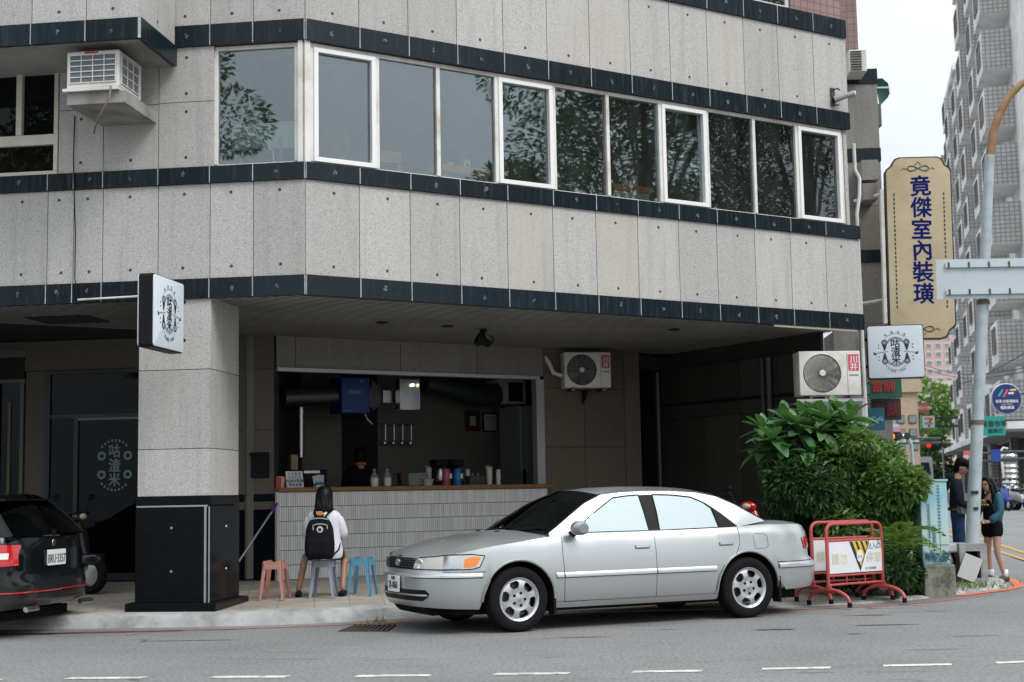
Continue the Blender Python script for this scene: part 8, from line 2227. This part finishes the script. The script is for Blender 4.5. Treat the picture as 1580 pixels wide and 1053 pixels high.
# ---- far buildings closing the street
def block(name, label, x0, x1, y0, D, m, rows, cols, wm, ybase=745, dp=14, sill=.35):
    a, b = atY(x0, y0, D), atY(x1, y0, D); t = thing(name, label, 'building', V3(((a.x + b.x) / 2, D, zroad(D))))
    mb = MB(); mb.box(a.x, b.x, D, D + dp, 0, a.z); mb.build('wall', m, t)
    mb = MB(); mb.box(a.x - .2, b.x + .2, D - .2, D + dp, a.z, a.z + .6); mb.build('roof', m, t)
    zt_, zb_ = a.z - 1, atY(x0, 700, D).z
    for r_ in range(rows):
        for c_ in range(cols):
            uu = lerp(a.x, b.x, (c_ + .5) / cols); ww = (b.x - a.x) / cols * .32; z = lerp(zb_, zt_, (r_ + .5) / rows); hh = (zt_ - zb_) / rows * .3
            mb = MB(); mb.box(uu - ww, uu + ww, D - .06, D - .0, z - hh, z + hh); w0 = mb.build('window', wm, t)
            mb = MB(); mb.box(uu - ww * .85, uu + ww * .85, D - .08, D - .062, z - hh * .8, z + hh * .8); mb.build('pane', G['far_pane'], w0)
    return t
G['far_pane'] = mat('far_pane', (.22, .25, .27), .2)
pinkw = mat('pink_wall', (.55, .38, .36), .8, var=.06, vs=.2); whitew = mat('white_wall', (.66, .68, .68), .8, var=.05)
block('tower_block', 'tall pink tower far down the side street with white window rows', 1424, 1482, 505, 230, pinkw, 14, 4, whitew)
block('tower_block', 'white tower with balcony rows beside the pink tower far away', 1396, 1428, 560, 245, whitew, 12, 3, whitew)
block('corner_shop', 'beige three-storey building with a dark window beyond the bushes', 1378, 1415, 606, 70, mat('beige_wall', (.46, .36, .25), .8, var=.1), 3, 2, G['bronze_frame'], dp=8)
block('shop_house', 'cream building with a teal sign strip left of the grey apartments', 1447, 1470, 597, 150, mat('cream_wall', (.60, .56, .44), .8, var=.1), 4, 2, whitew, dp=10)
block('shop_house', 'low pale grey building behind the shop sign at the end of the street', 1412, 1450, 655, 160, mat('pale_wall', (.46, .47, .48), .8, var=.1), 3, 3, G['bronze_frame'], dp=10)
# trees at the end of the street
def far_tree(label, px, py, D, r_, seed, m='leaf_small'):
    c_ = atY(px, py, D); t = thing('roadside_tree', label, 'tree', V3((c_.x, D, zroad(D))))
    foliage('crown', [(c_, r_, r_, r_ * .8), (c_ + V3((r_ * .5, 0, -r_ * .5)), r_ * .7, r_ * .7, r_ * .6), (c_ + V3((-r_ * .6, 0, -r_ * .6)), r_ * .6, r_ * .6, r_ * .5)], 1500, r_ * .28, r_ * .14, G[m], t, seed)
    mb = MB(); mb.tube([V3((c_.x, D, zroad(D))), c_], [.25, .12], 8); mb.build('trunk', G['bark'], t, smooth=40)
far_tree('round green tree in front of the far pink tower', 1432, 622, 138, 2.6, 41)
far_tree('yellow-green tree under the shop sign far down the street', 1424, 680, 125, 1.5, 42)
far_tree('small dark tree beside the grey shop house in the distance', 1446, 688, 120, 1.1, 43, 'leaf_dark')
far_tree('leafy tree low at the end of the side street by the signals', 1440, 722, 110, 1.4, 44, 'leaf_dark')
# ---- signs along the street
def board(name, label, px, D, m, depth=.12, bracket=None, texts=(), border=None):
    x0, y0, x1, y1 = px; a, b = atY(x0, y0, D), atY(x1, y1, D); c_ = (a + b) / 2
    t = thing(name, label, 'sign', V3((c_.x, D, b.z)))
    mb = MB(); mb.prism(rrect(a.x, b.x, b.z, a.z, min(abs(a.x - b.x), abs(a.z - b.z)) * .06), D, D + depth); f = mb.build('panel', m, t)
    if border:
        g_ = abs(b.x - a.x) * .07; mb = MB(); mb.box(a.x + g_, b.x - g_, D - .012, D - .002, b.z + g_, a.z - g_); mb.build('face', border, t)
    for s_, fx, fy, sz, ink in texts:
        mb = MB(); mb.text(s_, (a.z - b.z) * sz, T(lerp(a.x, b.x, fx), D - .02, lerp(b.z, a.z, fy)), bold=.03); mb.build('lettering', ink, t)
    if bracket:
        for fz in (.2, .8):
            mb = MB(); z = lerp(b.z, a.z, fz); xe = (b.x if bracket > 0 else a.x); mb.tube([(xe, D + depth / 2, z), (xe + bracket, D + depth / 2 + .3, z)], .03 * D / 40, 6); mb.build('bracket', G['metal_dark'], t)
    return t, a, b
sg = mat('sign_green_dark', (.01, .10, .06), .5); sr = mat('sign_red', (.42, .02, .02), .5); sdk = mat('sign_black', (.012, .014, .016), .5); teal_ = mat('sign_teal', (.01, .28, .24), .5); cy = mat('sign_cyan', (.25, .55, .62), .5); pk = mat('sign_pink', (.65, .22, .38), .5); rw_ = mat('sign_red_light', (.55, .12, .10), .5)
board('shop_sign', 'dark green signboard with big red characters just under the right lightbox', (1341, 585, 1392, 614), 21.9, sg, .12, -.25, [('當舖', .42, .62, .62, sr)])
board('shop_sign', 'black signboard with dim red characters below the green one', (1343, 616, 1391, 648), 22.2, sdk, .12, -.25, [('當舖', .5, .5, .66, mat('dim_red', (.16, .012, .012), .5))])
t, a, b = board('shop_sign', 'dark teal rounded signboard poking out above the light shrub', (1340, 630, 1366, 664), 21.5, mat('sign_sea', (.01, .10, .15), .5), .08, -.25, [('Café', .5, .5, .3, cy)])
board('shop_sign', 'cyan and pink shop sign between the shrub and the beige building', (1366, 655, 1388, 676), 55, cy, .2, -1.5, [('早餐', .5, .55, .6, pk)])
board('shop_sign', 'small red and white signboard left of the round green tree', (1413, 622, 1434, 637), 95, rw_, .2, -2.0, [('川味小館', .5, .5, .42, G['plate'])])
board('shop_sign', 'narrow teal vertical sign on the far cream building', (1457, 606, 1463, 640), 140, mat('sign_teal2', (.03, .25, .30), .5), .3, None, [('診', .5, .7, .2, G['plate']), ('所', .5, .4, .2, G['plate'])])
t, a, b = board('convenience_store_sign', 'white store sign with a green border, red and orange seven and a bracket', (1421, 641, 1444, 662), 80, mat('seven_green', (.01, .25, .12), .4), .25, 1.4, [], G['plate'])
mb = MB(); cx, cz, s_ = (a.x + b.x) / 2, (a.z + b.z) / 2, (a.z - b.z)
mb.add([(cx - .30 * s_, 79.97, cz + .32 * s_), (cx + .30 * s_, 79.97, cz + .32 * s_), (cx + .30 * s_, 79.97, cz + .2 * s_), (cx - .30 * s_, 79.97, cz + .2 * s_)], [(0, 1, 2, 3)]); mb.build('seven_bar', mat('seven_orange', (.8, .2, .02), .4), t)
mb = MB(); mb.add([(cx + .30 * s_, 79.968, cz + .2 * s_), (cx + .14 * s_, 79.968, cz + .2 * s_), (cx - .02 * s_, 79.968, cz - .02 * s_), (cx + .12 * s_, 79.968, cz - .02 * s_)], [(0, 1, 2, 3)]); mb.add([(cx + .09 * s_, 79.968, cz - .18 * s_), (cx - .05 * s_, 79.968, cz - .18 * s_), (cx - .05 * s_, 79.968, cz - .36 * s_), (cx + .09 * s_, 79.968, cz - .36 * s_)], [(0, 1, 2, 3)]); mb.build('seven_stem', mat('seven_red', (.7, .03, .03), .4), t)
mb = MB(); mb.text('ELEVEN', s_ * .17, T(cx, 79.965, cz - .09 * s_), bold=.05); mb.build('lettering', mat('seven_ink', (.01, .2, .1), .4), t)
# round blue sign and green sign on brackets from the block at right
t, a, b = board('shop_sign', 'green shop sign with dark characters hung behind the lamp post', (1516, 643, 1552, 672), 62, teal_, .2, 2.4, [('黃昏市場', .5, .62, .34, G['ink']), ('機車行', .55, .25, .26, G['ink'])])
c_ = atY(1553, 615.5, 58); rr_ = 23 / FPX * 58
t = thing('round_sign', 'round navy sign with blue, pink and yellow stripes right of the lamp post', 'sign', c_ - V3((0, 0, rr_)))
mb = MB(T(*c_) @ RX(R(90))); mb.lathe([(0, .03), (rr_ * .97, .03), (rr_, .0), (rr_, -.12), (0, -.12)], 40); mb.build('disc', mat('navy_disc', (.012, .03, .13), .4), t)
mb = MB(T(*c_) @ RX(R(90))); mb.lathe([(rr_ * .99, .02), (rr_ * 1.04, .0), (rr_ * 1.04, -.1), (rr_, -.12)], 40); mb.build('rim', mat('rim_pale', (.35, .5, .6), .4), t)
for x0, x1, z0, z1, col_, sl_ in ((-.62, -.48, .15, .62, (.02, .35, .6), .3), (-.30, -.14, .12, .62, (.6, .08, .14), .3), (.22, .62, .52, .64, (.75, .55, .12), .05), (.08, .46, .30, .42, (.7, .72, .75), .05)):
    mb = MB(); mb.add([(c_.x + x0 * rr_, 57.95, c_.z + z0 * rr_), (c_.x + x1 * rr_, 57.95, c_.z + z0 * rr_), (c_.x + (x1 + sl_) * rr_, 57.95, c_.z + z1 * rr_), (c_.x + (x0 + sl_) * rr_, 57.95, c_.z + z1 * rr_)], [(0, 1, 2, 3)]); mb.build('stripe', mat('stripe%d' % int(x0 * 100), col_, .5), t)
mb = MB(); mb.text('智慧·低碳運輸站', rr_ * .21, T(c_.x, 57.95, c_.z - .17 * rr_), bold=.03); mb.text('Smart Mobility', rr_ * .12, T(c_.x, 57.95, c_.z - .38 * rr_)); mb.text('電動機車', rr_ * .24, T(c_.x, 57.95, c_.z - .6 * rr_), bold=.03); mb.build('lettering', G['plate'], t)
mb = MB(); mb.tube([(c_.x + rr_, 58, c_.z + .2), (c_.x + 3.5, 58.5, c_.z + .2)], .04, 6); mb.build('bracket', G['metal_dark'], t)
for (q, col_, lb, s_) in (((1487, 696, 1501, 716), rw_, 'small red and white poster on the dark shopfront beside the man', '特價'), ((1529, 694, 1545, 712), mat('oval_blue', (.01, .06, .28), .4), 'small blue oval sign on the dark shopfront behind the lamp post', '')):
    board('poster', lb, q, 60, col_, .08, 2.0, [(s_, .5, .5, .4, G['plate'])] if s_ else ())
# signals and street name
for (px, lit, lb, DD) in (((1368, 667, 1390, 680), (1.0, .22, .03), 'traffic signal with a glowing orange lamp over the light shrub', 48), ((1428, 683, 1446, 692), (.8, .03, .02), 'far traffic signal with a red lamp on a post', 85)):
    a, b = atY(px[0], px[1], DD), atY(px[2], px[3], DD); t = thing('traffic_signal', lb, 'traffic light', V3((b.x, DD, zroad(DD))))
    mb = MB(); mb.box(a.x, b.x, DD, DD + .25, b.z, a.z); mb.build('housing', G['black'], t)
    r_ = (a.z - b.z) * .42; mb = MB(T(a.x + r_ * 1.2, DD - .02, (a.z + b.z) / 2) @ RX(R(90))); mb.lathe([(0, .02), (r_, .0)], 16); mb.build('lamp', emit('signal%d' % DD, lit, .55), t)
    for k in (1, 2): mb = MB(T(a.x + r_ * (1.2 + 2.2 * k), DD - .02, (a.z + b.z) / 2) @ RX(R(90))); mb.lathe([(0, .02), (r_, .0)], 16); mb.build('dark_lamp', G['dark_wall'], t)
    mb = MB(); zt_ = (a.z + b.z) / 2; mb.tube([(b.x + .4, DD + .2, zroad(DD)), (b.x + .4, DD + .2, zt_ - .3), (b.x + .3, DD + .2, zt_), (a.x, DD + .2, zt_ + .1)], .07, 8); mb.build('post', G['metal'], t, smooth=40)
board('street_name_sign', 'green street name sign hung beside the orange signal', (1386, 675, 1412, 686), 50, sg, .05, 1.0, [('美村路 Meicun', .5, .5, .5, G['plate'])])
# water tank, van, wires
c_ = atY(1559, 742, 62); t = thing('water_tank', 'ribbed stainless steel water tank by the dark shopfront at the right edge', 'tank', V3((c_.x, 62, zroad(62))))
mb = MB(T(c_.x, 62, 0)); zt_ = atY(1559, 700, 62).z; mb.lathe([(0, zroad(62))] + [q for k in range(10) for q in ((.30, lerp(zroad(62), zt_, (k + .05) / 10)), (.36, lerp(zroad(62), zt_, (k + .5) / 10)), (.30, lerp(zroad(62), zt_, (k + .95) / 10)))] + [(.2, zt_ + .1), (0, zt_ + .12)], 24); mb.build('tank', G['metal'], t, smooth=50)
mb = MB(); mb.tube([(c_.x - .35, 61.8, zt_ - 1.0), (c_.x - .42, 61.8, zt_ + .1), (c_.x - .3, 61.8, zt_ + .25), (c_.x - .1, 61.8, zt_ + .2)], .05, 8); mb.build('pipe', G['white_plastic'], t, smooth=40)
vb = atY(1412, 735, 88); t = thing('delivery_van', 'white box van far down the side street above the shrub', 'van', V3((vb.x, 88, zroad(88))), R(8)); Mv = WM[t]
mb = MB(Mv); mb.prism([(-1.0, .35), (1.0, .35), (1.0, 2.3), (.9, 2.45), (-.9, 2.45), (-1.0, 2.3)], -.4, 3.8); mb.build('body', G['plate'], t)
mb = MB(Mv); mb.prism([(-.85, 1.35), (.85, 1.35), (.75, 2.1), (-.75, 2.1)], -.43, -.38); mb.build('windscreen', G['far_glass'], t)
for x in (-.9, .7): mb = MB(Mv @ T(x, .3, .36) @ RY(R(90))); mb.lathe([(0, 0), (.36, 0), (.36, .2), (0, .2)], 16); mb.build('wheel', G['rubber'], t)
for x in (-.8, .8): mb = MB(Mv); mb.box(x - .15, x + .15, -.44, -.4, .75, .95); mb.build('headlight', G['plate'], t)
for k, (ya, yb) in enumerate(((569, 572), (563, 566), (600, 540))):
    A, B = atY(1426, ya, 100), atY(1590, yb, 60); t = thing('overhead_wire', ('thin overhead wire crossing in front of the apartments, lower of the level pair', 'thin overhead wire crossing in front of the apartments, upper of the level pair', 'slanting overhead wire rising to the right across the apartments')[k], 'wire', A)
    mb = MB(); mb.tube([A.lerp(B, q / 12) - V3((0, 0, 1.0 * math.sin(math.pi * q / 12) * .5)) for q in range(13)], .022, 5); mb.build('cable', G['black'], t)
# ---- scooters
def scooter(label, col_, rough=.3):
    t = thing('scooter', label, 'scooter', (0, 0, 0), 0, 'parked scooters')
    pm = mat('scooter_' + label[:12].replace(' ', '_'), col_, rough, coat=.6)
    for y, nm in ((.62, 'front_wheel'), (-.60, 'rear_wheel')):
        mb = MB(T(.05, y, .24) @ RY(R(-90))); mb.lathe([(.15, .0), (.21, -.005), (.24, .02), (.245, .05), (.24, .08), (.21, .105), (.15, .1)], 24); w_ = mb.build(nm, G['rubber'], t, smooth=40)
        mb = MB(T(.05, y, .24) @ RY(R(-90))); mb.lathe([(0, .02), (.06, .02), (.15, .03), (.16, .05), (.15, .08), (0, .09)], 16); mb.build('rim', G['metal'], w_, smooth=40)
    def sec(y, rows): return [(x, y, z) for x, z in rows]
    mb = MB(); rows = []
    for y, w_, z0, z1 in ((-.85, .03, .62, .68), (-.75, .13, .48, .76), (-.5, .17, .36, .77), (-.2, .18, .30, .74), (-.02, .16, .26, .62), (.05, .12, .24, .32)):
        rows.append([(w_ * sgnpow(math.cos(a), .7), y, (z0 + z1) / 2 + (z1 - z0) / 2 * sgnpow(math.sin(a), .7)) for a in [2 * math.pi * k / 16 for k in range(16)]])
    mb.grid(rows, None, True); mb.add(rows[0], [tuple(range(16))]); mb.build('body', pm, t, smooth=50)
    mb = MB(); mb.box(-.14, .14, .0, .42, .24, .30); mb.build('footboard', G['black'], t, bevel=.015, seg=1)
    mb = MB(); rows = []
    for z, w_, y in ((.26, .14, .42), (.5, .18, .44), (.75, .17, .40), (.9, .10, .36)): rows.append([(w_ * sgnpow(math.cos(a), .7), y + .06 * sgnpow(math.sin(a), .8), z) for a in [2 * math.pi * k / 14 for k in range(14)]])
    mb.grid(rows, None, True); mb.add(rows[-1], [tuple(range(14))]); mb.build('front_shield', pm, t, smooth=50)
    mb = MB(); mb.tube([(0, .62, .24), (0, .50, .55), (0, .38, .95)], .03, 8); mb.build('fork', G['metal_dark'], t, smooth=40)
    mb = MB(); mb.prism(rrect(-.09, .09, .36, .5, .04), .44, .78); mb.build('mudguard', pm, t, bevel=.02, seg=1, smooth=50)
    mb = MB(); mb.tube([(-.34, .26, 1.0), (-.15, .36, .98), (0, .38, .95), (.15, .36, .98), (.34, .26, 1.0)], .018, 8); mb.build('handlebar', G['black'], t, smooth=40)
    mb = MB(); mb.ball((0, .42, .955), (.12, .07, .07), 12, 8); mb.build('headset', pm, t, smooth=0)
    mb = MB(); mb.ball((0, .485, .96), (.06, .035, .04), 12, 8); mb.build('headlight', G['lampglass'], t, smooth=0)
    for sx in (-1, 1):
        mb = MB(); mb.tube([(sx * .2, .34, .99), (sx * .27, .34, 1.13), (sx * .3, .33, 1.17)], .008, 6); mb.ball((sx * .32, .33, 1.2), (.07, .018, .045), 12, 8); mb.build('mirror', G['black'], t, smooth=40)
    mb = MB(); rows = []
    for y, w_, z in ((-.82, .09, .80), (-.6, .14, .82), (-.3, .15, .79), (-.05, .11, .77)): rows.append([(w_ * math.cos(a), y, z + .045 * math.sin(a)) for a in [2 * math.pi * k / 14 for k in range(14)]])
    mb.grid(rows, None, True); mb.add(rows[0], [tuple(range(14))]); mb.add(rows[-1], [tuple(range(14))]); mb.build('seat', G['black'], t, smooth=50)
    mb = MB(); mb.ball((0, -.84, .66), (.08, .03, .04), 12, 8); mb.build('tail_light', G['redlens'], t, smooth=0)
    mb = MB(); mb.box(-.08, .08, -.90, -.89, .42, .55); mb.build('number_plate', G['plate'], t)
    mb = MB(); mb.tube([(.13, -.15, .28), (.17, -.45, .27), (.19, -.85, .36)], [.03, .05, .045], 10); mb.build('exhaust', G['metal_dark'], t, smooth=40)
    return t
s_ = scooter('red scooter half hidden in the dark driveway behind the silver car boot', (.55, .01, .012)); p = atY(1172, 800, 20.3); put(s_, V3((p.x, 20.3, zwalk(p.x, 20.0))), R(150), 1.05)
s_ = scooter('dark scooter parked in the arcade between the black estate and the shop door', (.012, .012, .014)); p = atY(82, 830, 18.2); put(s_, V3((p.x, 18.2, zwalk(p.x, 18.2))), R(-115))
s_ = scooter('grey scooter tucked between the fern and the painted cabinet', (.35, .37, .38)); p = atY(1404, 830, 18.9); put(s_, V3((p.x, 18.9, .1)), R(-60))
s0 = scooter('white scooter in the far row, second from the right edge', (.6, .6, .6)); p = atY(1553, 770, 57); put(s0, V3((p.x, 57, zroad(57))), R(200))
s_ = scooter('blue scooter leading the far row beside the woman in teal', (.01, .05, .3)); p = atY(1541, 770, 56); put(s_, V3((p.x, 56, zroad(56))), R(195))
s_ = scooter('black scooter in the far row, nearest the right edge', (.012, .012, .014)); p = atY(1567, 770, 56.5); put(s_, V3((p.x, 56.5, zroad(56.5))), R(205))
s_ = scooter('silver scooter at the very right edge of the far row', (.3, .3, .32)); p = atY(1580, 770, 56); put(s_, V3((p.x, 56, zroad(56))), R(200))
# awning and unit on the far side of the wing
p = atY(1366, 135, 26.5)
t = thing('awning', 'small teal awning sticking out behind the top of the granite wing', 'awning', p - V3((.2, 0, .3)))
mb = MB(T(p.x, p.y, p.z)); mb.grid([[(-.25, y, .17), (-.05, y, .18), (.06, y, .08), (.08, y, -.12), (.04, y, -.2)] for y in (0, .8)]); mb.build('canvas', mat('teal_canvas', (.01, .25, .2), .6), t)
mb = MB(T(p.x, p.y, p.z)); mb.box(-.25, .09, -.01, .0, -.02, .01); mb.box(-.3, -.24, 0, .8, -1.0, .2); mb.build('frame', G['white_paint'], t)
mb = MB(T(p.x, p.y, p.z)); mb.box(-.24, -.08, .05, .5, -.75, -.3); mb.build('lamp_box', G['metal_dark'], t, bevel=.02, seg=1)
